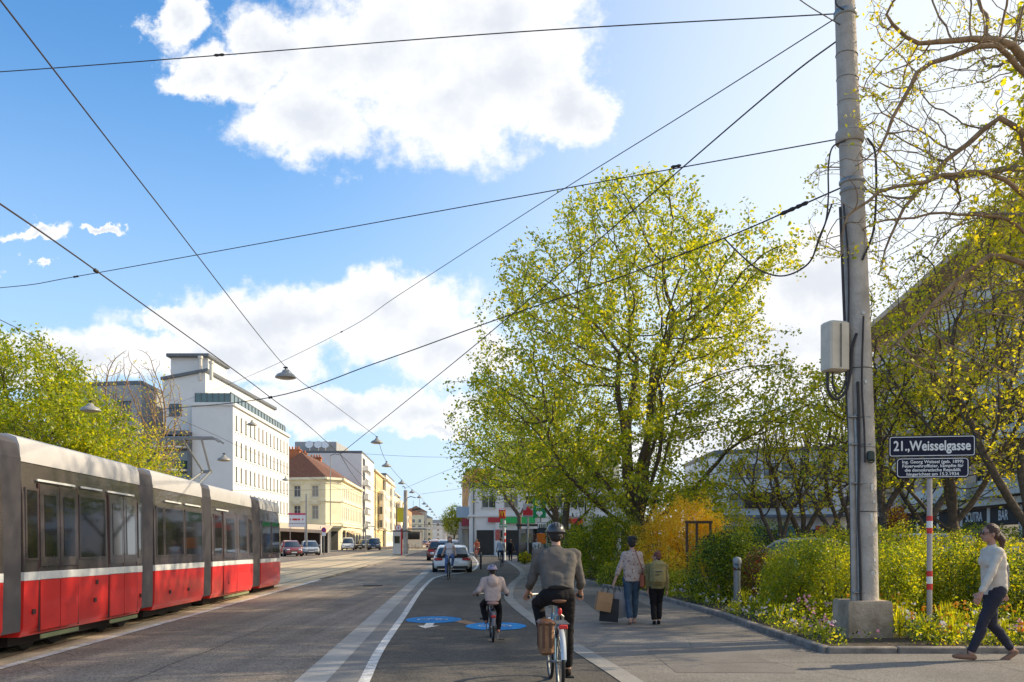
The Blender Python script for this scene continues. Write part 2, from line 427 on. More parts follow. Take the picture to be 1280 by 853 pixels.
# ------------------------------------------------------------------ the setting
def sheet(name, poly, z, m):
    mb = MB(); mb.add([(p[0], p[1], z) for p in poly], [tuple(range(len(poly)))]); return struct(name, mb, m)
def band(mb, path, w, z, side=0, mi=0):     # a strip of given width along a polyline
    pts = [V((p[0], p[1], 0)) for p in path]; a = []; b = []
    ws = w if hasattr(w, '__len__') else [w]*len(pts)
    for i, p in enumerate(pts):
        t = (pts[min(i+1, len(pts)-1)]-pts[max(i-1, 0)]).normalized(); n = V((t.y, -t.x, 0))
        o = -.5 if side == 0 else 0
        a.append(p+n*ws[i]*o); b.append(p+n*ws[i]*(o+1))
    for i in range(len(pts)-1):
        mb.quad((a[i].x, a[i].y, z), (b[i].x, b[i].y, z), (b[i+1].x, b[i+1].y, z), (a[i+1].x, a[i+1].y, z), mi)
def smooth_path(pts, k=8):
    P = [V((p[0], p[1], 0)) for p in pts]; P = [P[0]*2-P[1]]+P+[P[-1]*2-P[-2]]; out = []
    for i in range(1, len(P)-2):
        for j in range(k):
            t = j/k; a, b, c, d = P[i-1:i+3]
            out.append(.5*((2*b)+(c-a)*t+(2*a-5*b+4*c-d)*t*t+(3*b-a-3*c+d)*t**3))
    out.append(P[-2]); return [(p.x, p.y) for p in out]

def kx(y): return -5.78-.0575*y          # edge between the track bed and the lane
sheet('ground', [(-1500, -300), (1500, -300), (1500, 2500), (-1500, 2500)], 0, M['base'])
sheet('track_bed', [(kx(-20)-7.2, -20), (kx(-20), -20), (kx(420), 420), (kx(420)-7.2, 420)], .008, M['bed'])
sheet('road', [(kx(-20), -20), (kx(-20)+4.3, -20), (-3.0, 20), (-4.6, 46), (-2.6, 49), (kx(420)+9, 420), (kx(420), 420)], .004, M['lane'])
sheet('far_road', [(kx(-20)-13, -20), (kx(-20)-7.2, -20), (kx(420)-7.2, 420), (kx(420)-13, 420)], .004, M['lane'])
rails = MB()
for k in (-.95, -2.4, -4.55, -6.0):
    band(rails, [(kx(-20)+k, -20), (kx(420)+k, 420)], .07, .013)
    band(rails, [(kx(-20)+k+.07, -20), (kx(420)+k+.07, 420)], .04, .0115, mi=1)
struct('tram_rails', rails, [M['rail'], M['black']])
jo = MB()                                 # joints between the slabs of the track bed
for k in (-.45, -2.9, -3.6, -4.1, -6.5): band(jo, [(kx(-20)+k, -20), (kx(420)+k, 420)], .02, .0118)
struct('track_bed_joints', jo, M['cable'])
ln = MB(); band(ln, [(kx(8)+.02, 8), (kx(36)+.02, 36)], .15, .013); struct('white_edge_line', ln, M['paint'])
kb = MB()
for i in range(40):
    y0 = 36+i*2.; ln_ = 1.97
    kb.box((kx(y0+1)+.06, y0+1, .03), (.14, ln_, .07), rz=R(3.3))
kb = struct('track_kerb', kb, M['kerb'])
# separator between lane and cycle path
L1 = [(-1.05, -12), (-2.44, 9.94), (-3.1, 20.4), (-3.8, 32), (-4.63, 46.3)]
L2 = [(-.3, -12), (-.98, 0), (-1.4, 6.4), (-1.64, 9.6), (-1.93, 12.9), (-2.3, 18.7), (-2.85, 27), (-3.2, 33.8), (-3.30, 38), (-3.0, 41.2), (-2.45, 43.2), (-2.1, 47), (-2.15, 54), (-2.6, 66), (-4.1, 92)]
L2s = smooth_path(L2)
kband = MB(); band(kband, [(x+.17, y) for x, y in L1], .36, .014); struct('pale_kerb_band', kband, M['pale'])
sheet('separator_strip', [(x+.2, y) for x, y in L1[:5]]+[(-3.3, 45.5)]+[(x, y) for x, y in L2s[::-1] if y < 40], .009, M['strip'])
# cycle path
Rp = [(3.6, -12), (2.3, 0), (1.6, 6.2), (1.2, 10.2), (.85, 13.0), (.48, 16.2), (-.04, 21.7), (-.22, 25.5), (-.1, 32), (.40, 45), (-.45, 67.7), (-2.2, 100)]
Rps = smooth_path(Rp)
sheet('cycle_path', L2s+Rps[::-1], .005, M['bike'])
wl = MB(); band(wl, L2s, .13, .014); struct('white_path_line', wl, M['paint'])
rb = MB(); band(rb, [(x+.12, y) for x, y in Rps], .26, .013); struct('pale_path_band', rb, ground_mat('worn_pale_stone', (.24, .222, .20), (.33, .305, .275), .12, 90, patch=.9, streak=.12))
sheet('pavement', Rps+[(12, 100), (60, 100), (60, -12)], .0045, M['walk'])
sheet('parking_bay', [(-4.6, 46), (-2.75, 43.6), (-2.3, 47), (-2.6, 60), (-4.2, 92), (-8, 92)], .008, M['strip'])
# blue discs and arrow
def disc(name, c, r, z, m, ry=None):
    mb = MB(); n = 40; ry = ry or r
    mb.add([(c[0]+r*math.cos(2*math.pi*i/n), c[1]+ry*math.sin(2*math.pi*i/n), z) for i in range(n)], [tuple(range(n))]); return struct(name, mb, m)
da = gp(542, 775.3); db = gp(620, 783.4)
disc('blue_path_marking', da, .56, .012, M['blue'], .75); disc('blue_path_marking', db, .57, .012, M['blue'], .75)
ic = MB()                                 # white bicycle and walker signs inside the discs
for c in (da, db):
    for dx in (-.2, .16):
        for i in range(16):
            a0, a1 = 2*math.pi*i/16, 2*math.pi*(i+1)/16
            p = [(c.x+dx+r*math.cos(a), c.y+r*1.3*math.sin(a), .016) for a, r in ((a0, .10), (a0, .13), (a1, .13), (a1, .10))]; ic.quad(*p)
    band(ic, [(c.x-.2, c.y), (c.x-.08, c.y+.22), (c.x+.1, c.y+.22), (c.x+.16, c.y)], .03, .016)
    band(ic, [(c.x-.08, c.y+.22), (c.x-.02, c.y), (c.x+.1, c.y+.22)], .03, .0165)
struct('bicycle_path_symbols', ic, M['paint'])
ar = MB(); c = gp(534, 783.5)
ar.add([(c.x-.07, c.y+.55, .014), (c.x+.09, c.y+.55, .014), (c.x+.09, c.y+.05, .014), (c.x-.07, c.y+.05, .014)], [(3, 2, 1, 0)])
ar.add([(c.x-.2, c.y+.05, .014), (c.x+.22, c.y+.05, .014), (c.x+.01, c.y-.45, .014)], [(2, 1, 0)])
struct('white_path_arrow', ar, M['paint'])
orp = MB(); o1 = gp(575, 779); band(orp, [(da.x+.5, da.y-.2), (db.x-.4, db.y+.3)], .28, .0105); struct('orange_path_stripe', orp, mat('faded_orange_paint', (.30, .16, .08), .8, var=.3, scale=6))
# planting bed: raised soil with stone kerb
kerb = [(4.15, 23), (4.43, 18.7), (4.43, 15.4), (4.47, 12.5), (40, 12.5)]
kerb_l = [(2.3, 60), (2.3, 42), (2.9, 33.8), (3.4, 28.9), (3.88, 26.2), (4.15, 23)]
sheet('planting_bed', [(4.6, 12.65), (40, 12.65), (40, 21), (16, 23), (12, 30), (9, 44), (2.5, 60), (2.4, 42), (3.0, 33.8), (3.5, 28.9), (3.95, 26.2), (4.25, 23), (4.55, 18.7)], .06, M['soil'])
ks = MB()
def kerb_run(path, L=1.0, w=.13, h=.10):
    for (a, b) in zip(path[:-1], path[1:]):
        a = V((*a, 0)); b = V((*b, 0)); d = b-a; n = max(1, round(d.length/L)); t = d.normalized()
        for i in range(n):
            c = a+d*(i+.5)/n; ks.bbox((c.x, c.y, h/2-.01+random.uniform(-.004, .004)), (d.length/n-.012, w, h+.02), .018, rz=math.atan2(t.y, t.x))
kerb_run(kerb); kerb_run(kerb_l, 1.2); struct('bed_kerb', ks, M['kerb'], True)
drain = MB(); g0 = gp(462, 707)
for i in range(7): drain.box((g0.x+.1, g0.y+i*.09, .02), (.5, .04, .02))
struct('drain_grate', drain, M['rail'])
# side street beyond the bed and park ground
sheet('side_street', [(14, 24), (60, 20), (60, 120), (5, 120), (11, 44)], .003, M['lane'])
sheet('far_pavement', [(kx(-20)-16, 60), (kx(60)-13, 60), (kx(420)-13, 420), (kx(420)-30, 420)], .006, M['walk'])

# wear: patches, seams, covers
def patch(name, x0, y0, x1, y1, z, m, jx=.06):
    rr_ = random.Random(int(x0*100+y0)); P_ = [(x0, y0), (x1, y0), (x1, y1), (x0, y1)]
    sheet(name, [(x+rr_.uniform(-jx, jx), y+rr_.uniform(-jx, jx)) for x, y in P_], z, m)
dk = ground_mat('fresh_asphalt_patch', (.085, .078, .07), (.115, .105, .095), .3, 120, patch=1.)
lt = ground_mat('old_asphalt_patch', (.15, .13, .115), (.20, .178, .155), .25, 120, patch=1.)
patch('asphalt_patch', 2.0, 10.6, 3.4, 13.2, .0078, lt); patch('asphalt_patch', 1.9, 19, 3.3, 26, .0078, dk)
patch('asphalt_patch', -4.6, 22, -3.9, 30, .0078, lt)
sm_ = MB()
for pth in ([(.9, 14.6), (2.5, 14.7), (4.3, 14.6)], [(1.4, 11.4), (4.4, 11.5), (9, 11.45)], [(-5.6, 9.2), (-4.2, 9.5), (-3.0, 9.3)], [(-4.3, 7), (-4.45, 14), (-4.9, 22), (-5.6, 34)]):
    q_ = smooth_path(pth, 10); band(sm_, [(x+.03*math.sin(i*1.7), y+.02*math.sin(i*2.3)) for i, (x, y) in enumerate(q_)], .011, .0098)
struct('tar_seams', sm_, dk)
for (x, y) in ((-4.9, 31),):
    mc = MB(); mc.lathe([(.0, .0), (.30, .0)], 28, (x, y, .012)); mc.lathe([(.31, .0), (.36, .0)], 28, (x, y, .013))
    for i in range(-4, 5): w_2 = math.sqrt(max(.0, .27**2-(i*.06)**2)); mc.quad((x-w_2, y+i*.06-.012, .016), (x+w_2, y+i*.06-.012, .016), (x+w_2, y+i*.06+.012, .016), (x-w_2, y+i*.06+.012, .016), 1)
    mc = struct('manhole_cover', mc, [M['rail'], M['cable']])
# ------------------------------------------------------------------ world, sun, camera
w = bpy.data.worlds.new("World"); scene.world = w; w.use_nodes = True
nt = w.node_tree; N = nt.nodes; L = nt.links; N.clear()
out = N.new('ShaderNodeOutputWorld'); bg = N.new('ShaderNodeBackground'); bg.inputs['Strength'].default_value = .113
sky = N.new('ShaderNodeTexSky'); sky.sky_type = 'NISHITA'; sky.sun_disc = False
sky.sun_elevation = R(SUN_EL); sky.sun_rotation = R(SUN_AZ); sky.altitude = 200; sky.air_density = 1.0; sky.dust_density = .6; sky.ozone_density = 1.5
tc = N.new('ShaderNodeTexCoord')
def vm(op, a, b=None, out='Vector'):
    n = N.new('ShaderNodeVectorMath'); n.operation = op
    for i, x in enumerate((a, b)):
        if x is None: continue
        if isinstance(x, (tuple, list)): n.inputs[i].default_value = x
        else: L.new(x, n.inputs[i])
    return n.outputs[out]
def ma(op, a, b=None, c=None, clamp=False):
    n = N.new('ShaderNodeMath'); n.operation = op; n.use_clamp = clamp
    for i, x in enumerate((a, b, c)):
        if x is None: continue
        if isinstance(x, (int, float)): n.inputs[i].default_value = x
        else: L.new(x, n.inputs[i])
    return n.outputs[0]
sp = N.new('ShaderNodeSeparateXYZ'); L.new(tc.outputs['Generated'], sp.inputs[0])
yy = ma('MAXIMUM', sp.outputs['Y'], .12)
cb = N.new('ShaderNodeCombineXYZ'); L.new(ma('DIVIDE', sp.outputs['X'], yy), cb.inputs[0]); L.new(ma('DIVIDE', sp.outputs['Z'], yy), cb.inputs[1])
uv = cb.outputs[0]
wn = N.new('ShaderNodeTexNoise'); wn.inputs['Scale'].default_value = 14; wn.inputs['Detail'].default_value = 7; wn.inputs['Roughness'].default_value = .65; L.new(uv, wn.inputs['Vector'])
wuv = vm('ADD', uv, vm('MULTIPLY', vm('SUBTRACT', wn.outputs['Color'], (.5, .5, .5)), (.13, .09, 0)))
nz = N.new('ShaderNodeTexNoise'); nz.inputs['Scale'].default_value = 9; nz.inputs['Detail'].default_value = 9; nz.inputs['Roughness'].default_value = .62; L.new(uv, nz.inputs['Vector'])
nzb = N.new('ShaderNodeTexNoise'); nzb.inputs['Scale'].default_value = 3.2; nzb.inputs['Detail'].default_value = 5; L.new(uv, nzb.inputs['Vector'])
blobs = [(470, 70, 180, 95), (610, 30, 130, 110), (380, 150, 115, 62), (560, 125, 150, 80), (705, 140, 62, 48), (640, 90, 100, 90), (300, 95, 70, 40), (235, 100, 50, 36), (215, 25, 42, 40), (340, 60, 60, 60),
         (390, 400, 210, 50), (480, 385, 140, 48), (560, 430, 90, 60), (250, 395, 90, 22), (520, 510, 90, 34), (430, 510, 130, 30), (100, 450, 150, 28), (20, 440, 80, 34), (380, 560, 38, 12), (250, 440, 160, 34), (550, 540, 60, 14),
         (35, 287, 44, 9), (2, 325, 16, 14), (133, 292, 22, 5), (48, 327, 14, 5), (975, 440, 120, 70), (1020, 350, 110, 70),  (900, 560, 200, 40)]
f = None
for (x, y, a, b) in blobs:
    d = vm('SUBTRACT', wuv, ((x-640)/FOC, (HOR-y)/FOC, 0)); d = vm('MULTIPLY', d, (FOC/a, FOC/b, 0))
    q = ma('SUBTRACT', 1.0, vm('LENGTH', d, None, 'Value'))
    f = q if f is None else ma('MAXIMUM', f, q)
f = ma('MAXIMUM', f, -1.2)
den = ma('ADD', f, ma('MULTIPLY', ma('SUBTRACT', nz.outputs['Fac'], .5), 1.9)); den = ma('ADD', den, ma('MULTIPLY', ma('SUBTRACT', nzb.outputs['Fac'], .5), .9))
cm = N.new('ShaderNodeMapRange'); cm.interpolation_type = 'SMOOTHSTEP'; cm.inputs['From Min'].default_value = -.16; cm.inputs['From Max'].default_value = .30; L.new(den, cm.inputs['Value'])
# grey belly: where cloud is thick and the cloud above shades it
off = vm('ADD', uv, (-.02, -.03, 0)); nz2 = N.new('ShaderNodeTexNoise'); nz2.inputs['Scale'].default_value = 6; nz2.inputs['Detail'].default_value = 6; L.new(off, nz2.inputs['Vector'])
sh = N.new('ShaderNodeMapRange'); sh.interpolation_type = 'SMOOTHSTEP'; sh.inputs['From Min'].default_value = .1; sh.inputs['From Max'].default_value = 1.15
L.new(ma('ADD', den, ma('MULTIPLY', ma('SUBTRACT', nz2.outputs['Fac'], .5), 1.5)), sh.inputs['Value'])
cc = N.new('ShaderNodeMixRGB'); cc.inputs[1].default_value = (9.9, 9.9, 9.9, 1); cc.inputs[2].default_value = (7.2, 7.5, 8.1, 1); L.new(sh.outputs[0], cc.inputs[0])
# sky tint and haze
tint = N.new('ShaderNodeMixRGB'); tint.blend_type = 'MULTIPLY'; tint.inputs[0].default_value = 1; tint.inputs[2].default_value = (.95, 1.75, 2.25, 1); L.new(sky.outputs[0], tint.inputs[1])
hz = N.new('ShaderNodeMapRange'); hz.interpolation_type = 'SMOOTHSTEP'; hz.inputs['From Min'].default_value = -.32; hz.inputs['From Max'].default_value = .48; hz.inputs['To Max'].default_value = .95
hx = ma('ADD', sp.outputs['X'], ma('MULTIPLY', sp.outputs['Z'], -.10)); L.new(hx, hz.inputs['Value'])
hm = N.new('ShaderNodeMixRGB'); hm.inputs[2].default_value = (9.3, 9.6, 9.8, 1); L.new(hz.outputs[0], hm.inputs[0])
lo = N.new('ShaderNodeMapRange'); lo.interpolation_type = 'SMOOTHSTEP'; lo.inputs['From Min'].default_value = .52; lo.inputs['From Max'].default_value = .0; lo.inputs['To Max'].default_value = .88; L.new(sp.outputs['Z'], lo.inputs['Value'])
lm = N.new('ShaderNodeMixRGB'); lm.inputs[2].default_value = (5.9, 7.5, 9.5, 1); L.new(lo.outputs[0], lm.inputs[0]); L.new(tint.outputs[0], lm.inputs[1]); L.new(lm.outputs[0], hm.inputs[1])
fin = N.new('ShaderNodeMixRGB'); L.new(ma('MULTIPLY', cm.outputs[0], .96), fin.inputs[0]); L.new(hm.outputs[0], fin.inputs[1]); L.new(cc.outputs[0], fin.inputs[2])
L.new(fin.outputs[0], bg.inputs['Color']); L.new(bg.outputs[0], out.inputs['Surface'])

sl = bpy.data.lights.new('sun', 'SUN'); sl.energy = 5.8; sl.angle = R(.5); sl.color = (1., .85, .60)
so = bpy.data.objects.new('sun', sl); col.objects.link(so)
sd = V((math.sin(R(SUN_AZ))*math.cos(R(SUN_EL)), math.cos(R(SUN_AZ))*math.cos(R(SUN_EL)), math.sin(R(SUN_EL))))
so.rotation_euler = sd.to_track_quat('Z', 'Y').to_euler()
cam = bpy.data.cameras.new('camera'); co = bpy.data.objects.new('camera', cam); col.objects.link(co); scene.camera = co
co.location = (0, 0, EYE); co.rotation_euler = (R(90), 0, 0)
cam.sensor_width = 36; cam.lens = FOC/1280*36; cam.shift_y = (HOR-426.5)/1280; cam.clip_end = 4000; cam.clip_start = .1
scene.view_settings.view_transform = 'Standard'; scene.view_settings.look = 'None'; scene.view_settings.exposure = 0
# ------------------------------------------------------------------ tram
M['t_red'] = mat('tram_red', (.74, .03, .025), .32, var=.06, scale=1.5, coat=.3)
M['t_grey'] = mat('tram_light_grey', (.50, .475, .475), .45, var=.06, scale=2, coat=.1)
M['t_glass'] = mat('tram_tinted_band', (.085, .07, .07), .14, spec=.7, coat=.4, var=.15, scale=.6)
M['t_pane'] = mat('tram_window_pane', (.022, .02, .019), .05, spec=1., coat=.6)
M['t_bel'] = mat('tram_bellows', (.14, .125, .125), .7, var=.12, scale=4)
M['t_white'] = mat('tram_white', (.75, .74, .72), .4, var=.04)
M['t_seam'] = mat('tram_door_seam', (.07, .03, .03), .6)
tram = thing('tram', 'long red and white articulated tram with dark window band on the tracks at left', 'tram', (0, 12, 0))
# local frame: along (y) the side facing the street, n pointing to the street
tdir = V((-.0656, 1, -.0085)).normalized(); tn = V((1, .0656, 0)).normalized(); tb = V((-6.65, 0, 0))
def tD(px): return 6449/(567.9-px)
def ts(px): return (tD(px)-12)/tdir.y
def TP(s, o, z): return tb+tdir*s+tn*o+V((0, 0, z))
W = 2.45
def side_sections(s0, s1, prof, mb, mi=0, cap=True):
    # prof: list of (offset from the street side, z); closed outline across the car
    mb.loft([[TP(s, o, z) for o, z in prof] for s in (s0, s1)], mi, cap)
def mirror(prof): return prof+[(-W-o, z) for o, z in prof[::-1]]
P_red = mirror([(-.06, .28), (.0, .42), (.012, 1.05)])
P_white = mirror([(.016, 1.052), (.016, 1.168)])
P_dark = mirror([(.008, 1.17), (-.01, 2.2), (-.05, 2.68)])
P_top = mirror([(-.035, 2.682), (-.05, 2.90), (-.09, 3.01), (-.22, 3.06)])
P_bel = mirror([(-.03, .36), (-.02, .6), (-.02, 2.72), (-.08, 2.92), (-.22, 3.02)])
P_floor = [(-.25, .14), (-W+.25, .14), (-W+.25, .45), (-.25, .45)]
cars_px = [(-60, 3), (29, 177), (193, 254.5), (265, 316)]
def spanel(mb, s0, s1, z0, z1, o=.018, mi=0, th=.02, o1=None):
    o1 = o if o1 is None else o1
    vs = [TP(s0, o, z0), TP(s1, o, z0), TP(s1, o1, z1), TP(s0, o1, z1), TP(s0, o-th, z0), TP(s1, o-th, z0), TP(s1, o1-th, z1), TP(s0, o1-th, z1)]
    mb.add(vs, [(0, 1, 2, 3), (5, 4, 7, 6), (4, 0, 3, 7), (1, 5, 6, 2), (3, 2, 6, 7), (4, 5, 1, 0)], mi)
for a, b in cars_px:
    s0, s1 = ts(a), ts(b)
    m = MB(); side_sections(s0, s1, P_red, m); m.build('lower_panel', M['t_red'], tram, True, 30)
    m = MB(); side_sections(s0, s1, P_white, m); m.build('belt_stripe', M['t_white'], tram)
    m = MB(); side_sections(s0, s1, P_dark, m); m.build('window_band', M['t_glass'], tram, True, 30)
    m = MB(); side_sections(s0, s1, P_top, m); m.build('roof', M['t_grey'], tram, True, 30)
    m = MB(); side_sections(s0+.1, s1-.1, P_floor, m); m.build('underframe', M['black'], tram)
# front car with rounded nose at the far end
s0, s1 = ts(326), ts(357.5)
def nose(prof, name, m):
    secs = []
    for s, k in ((s0, 0), (s1-1.2, 0), (s1-.7, .06), (s1-.35, .17), (s1-.1, .34), (s1, .55)):
        secs.append([TP(s, o+(-k if o > -W/2 else k), z) for o, z in prof])
    q = MB(); q.loft(secs); q.build(name, m, tram, True, 35)
nose(P_red, 'lower_panel', M['t_red']); nose(P_white, 'belt_stripe', M['t_white']); nose(P_dark, 'window_band', M['t_glass']); nose(P_top, 'roof', M['t_grey'])
m = MB(); side_sections(s0+.1, s1-.8, P_floor, m); m.build('underframe', M['black'], tram)
for a, b in ((3, 29), (177, 193), (254.5, 265), (316, 326)):
    s0, s1 = ts(a), ts(b); m = MB(); n = max(6, int((s1-s0)/.045)); secs = []
    for i in range(2*n+1):
        s = s0+(s1-s0)*i/(2*n); k = 0 if i % 2 else -.05
        secs.append([TP(s, o+(k if o > -W/2 else -k), z) for o, z in P_bel])
    m.loft(secs); m.build('bellows', M['t_bel'], tram)
# windows (a pane with its frame) and doors, on the street side
def door(px0, px1):
    s0, s1 = ts(px0), ts(px1); mid = (s0+s1)/2
    d = MB()
    for x0, x1 in ((s0, mid-.012), (mid+.012, s1)):
        spanel(d, x0, x1, 1.24, 2.40, .030, 1, .02, .008); 
        spanel(d, x0, x1, .34, 1.04, .024, 0)
        spanel(d, x0, x1, 1.06, 1.16, .030, 2)
    o = d.build('door', [M['t_red'], M['t_glass'], M['t_white']], tram)
    for s in (s0-.02, mid, s1+.02): e = MB(); spanel(e, s-.012, s+.012, .32, 2.42, .019, 0, .02, .004); e.build('door_seam', M['t_seam'], o)
    st = MB(); spanel(st, s0, s1, .22, .28, .03); st.build('step', mat('door_step', (.22, .24, .12), .6), o)
    for x0, x1 in ((s0, mid), (mid, s1)):
        w = (x1-x0); p = MB(); spanel(p, x0+w*.2, x1-w*.2, 1.38, 2.26, .036, 0, .004, .017); p.build('pane', M['t_pane'], o)
def twindow(px0, px1, z0=1.36, z1=2.30):
    s0, s1 = ts(px0), ts(px1)
    f = MB(); g = .035
    for a, b, c, d in ((s0, s1, z0-g, z0), (s0, s1, z1, z1+g), (s0-g, s0, z0-g, z1+g), (s1, s1+g, z0-g, z1+g)):
        spanel(f, a, b, c, d, .018-.02*(c-1.17)/1.5+.004, 0, .02, .018-.02*(d-1.17)/1.5+.004)
    o = f.build('window', M['t_glass'], tram)
    p = MB(); spanel(p, s0, s1, z0, z1, .014, 0, .004, .002); p.build('pane', M['t_pane'], o)
door(49, 96); door(136, 170); door(279, 310)
for a, b in ((33, 46), (100, 131), (173, 176), (206, 229), (232, 252), (196, 204), (268, 277), (312, 315), (328, 338), (340, 349)): twindow(a, b)
for a, b in ((46, 93), (101, 127), (134, 167), (206, 226), (231, 250), (270, 285)):
    m = MB(); spanel(m, ts(a), ts(b), 2.44, 2.47, .014, 0, .02); m.build('light_strip', M['t_white'], tram)
for px, z in ((41, .62), (118, .66), (175, .62), (212, .6), (235, .6), (285, .6), (120, .95)): m = MB(); spanel(m, ts(px)-.04, ts(px)+.04, z-.04, z+.03, .026); m.build('hatch', M['t_seam'], tram)
for a, b, h in ((29, 78, .14), (120, 158, .16), (200, 240, .13), (268, 300, .14)):
    m = MB(); c = (TP(ts(a), -1.35, 3.05+h*.35)+TP(ts(b), -1.35, 3.05+h*.35))/2; m.bbox(c, (1.1, ts(b)-ts(a), h*.7), .05, rz=R(3.75)); m.build('roof_box', M['t_grey'], tram)
# pantograph on the third car
pc = TP(ts(302), -1.25, 3.05); p = MB()
p.bbox(pc+V((0, 0, .06)), (.9, 1.1, .1), .02, rz=R(3.7))
kn = pc+V((0, .9, .62)); hd = pc+V((0, -.25, 1.42))
for dx in (-.18, .18): p.tube([pc+V((dx, -.5, .1)), kn+V((dx*.6, 0, 0))], .035, 8)
for dx in (-.1, .1): p.tube([kn+V((dx, 0, 0)), hd+V((dx*2.6, 0, 0))], .028, 8)
p.tube([kn-V((.15, 0, 0)), kn+V((.15, 0, 0))], .05, 8)
for dy in (-.18, .18): p.tube([hd+V((-.8, dy, -.10)), hd+V((-.62, dy, .02)), hd+V((.62, dy, .02)), hd+V((.8, dy, -.10))], .03, 8)
p.tube([hd+V((0, -.18, .02)), hd+V((0, .18, .02))], .03, 8)
p.build('pantograph', M['steel'], tram, True)
for a in (60, 150, 222, 290, 340):
    for z in (0, .9):
        m = MB(); m.lathe([(.0, -.05), (.29, -.05), (.31, 0), (.29, .05), (0, .05)], 18, TP(ts(a)+z, -.35, .33), M=Matrix.Rotation(R(90), 3, 'Y')); m.build('wheel', M['black'], tram)

# ------------------------------------------------------------------ cars
CARM = {}
def car_paint(name, c): 
    if name not in CARM: CARM[name] = mat('car_paint_'+name, c, .25, coat=.8, var=.03, scale=2)
    return CARM[name]
M['c_glass'] = mat('car_glass', (.02, .028, .03), .06, spec=1., coat=.5)
M['c_red'] = mat('tail_light_red', (.45, .01, .012), .2, coat=.5)
M['c_lamp'] = mat('headlamp_glass', (.7, .72, .74), .12, coat=.8)
M['c_alloy'] = mat('alloy_rim', (.45, .45, .46), .3, metal=.8)
M['c_plate'] = mat('number_plate', (.7, .7, .7), .5)
def interp(tab, y):
    ys = [t[0] for t in tab]; return [float(np.interp(y, ys, [t[i] for t in tab])) for i in range(1, len(tab[0]))]
STY = {   # along y (0 = rear, 1 = front): lower body top, half width ; cabin stations: y, z roof, half width at top, half width at base
 'hatch': dict(L=4.2, Wd=1.8, H=1.52, body=[(0, .62, .80), (.02, .86, .92), (.06, .98, .97), (.3, .98, 1.), (.62, .96, 1.), (.75, .9, .98), (.93, .78, .93), (.985, .66, .86), (1, .5, .76)],
               cab=[(.015, .99), (.13, 1.44), (.28, 1.52), (.45, 1.51), (.54, 1.44), (.75, .94)]),
 'estate': dict(L=4.6, Wd=1.82, H=1.62, body=[(0, .62, .82), (.015, .9, .93), (.05, 1.0, .98), (.3, 1.0, 1.), (.66, .99, 1.), (.75, .96, .98), (.93, .86, .94), (.985, .7, .86), (1, .5, .78)],
               cab=[(.01, 1.02), (.07, 1.52), (.25, 1.62), (.5, 1.61), (.58, 1.52), (.74, 1.0)]),
 'van': dict(L=4.4, Wd=1.84, H=1.85, body=[(0, .62, .9), (.01, 1.05, .96), (.03, 1.1, 1.), (.3, 1.1, 1.), (.66, 1.08, 1.), (.8, 1.0, .98), (.94, .92, .94), (.985, .74, .88), (1, .5, .8)],
               cab=[(.005, 1.12), (.025, 1.76), (.2, 1.85), (.52, 1.84), (.62, 1.74), (.82, 1.04)]),
}
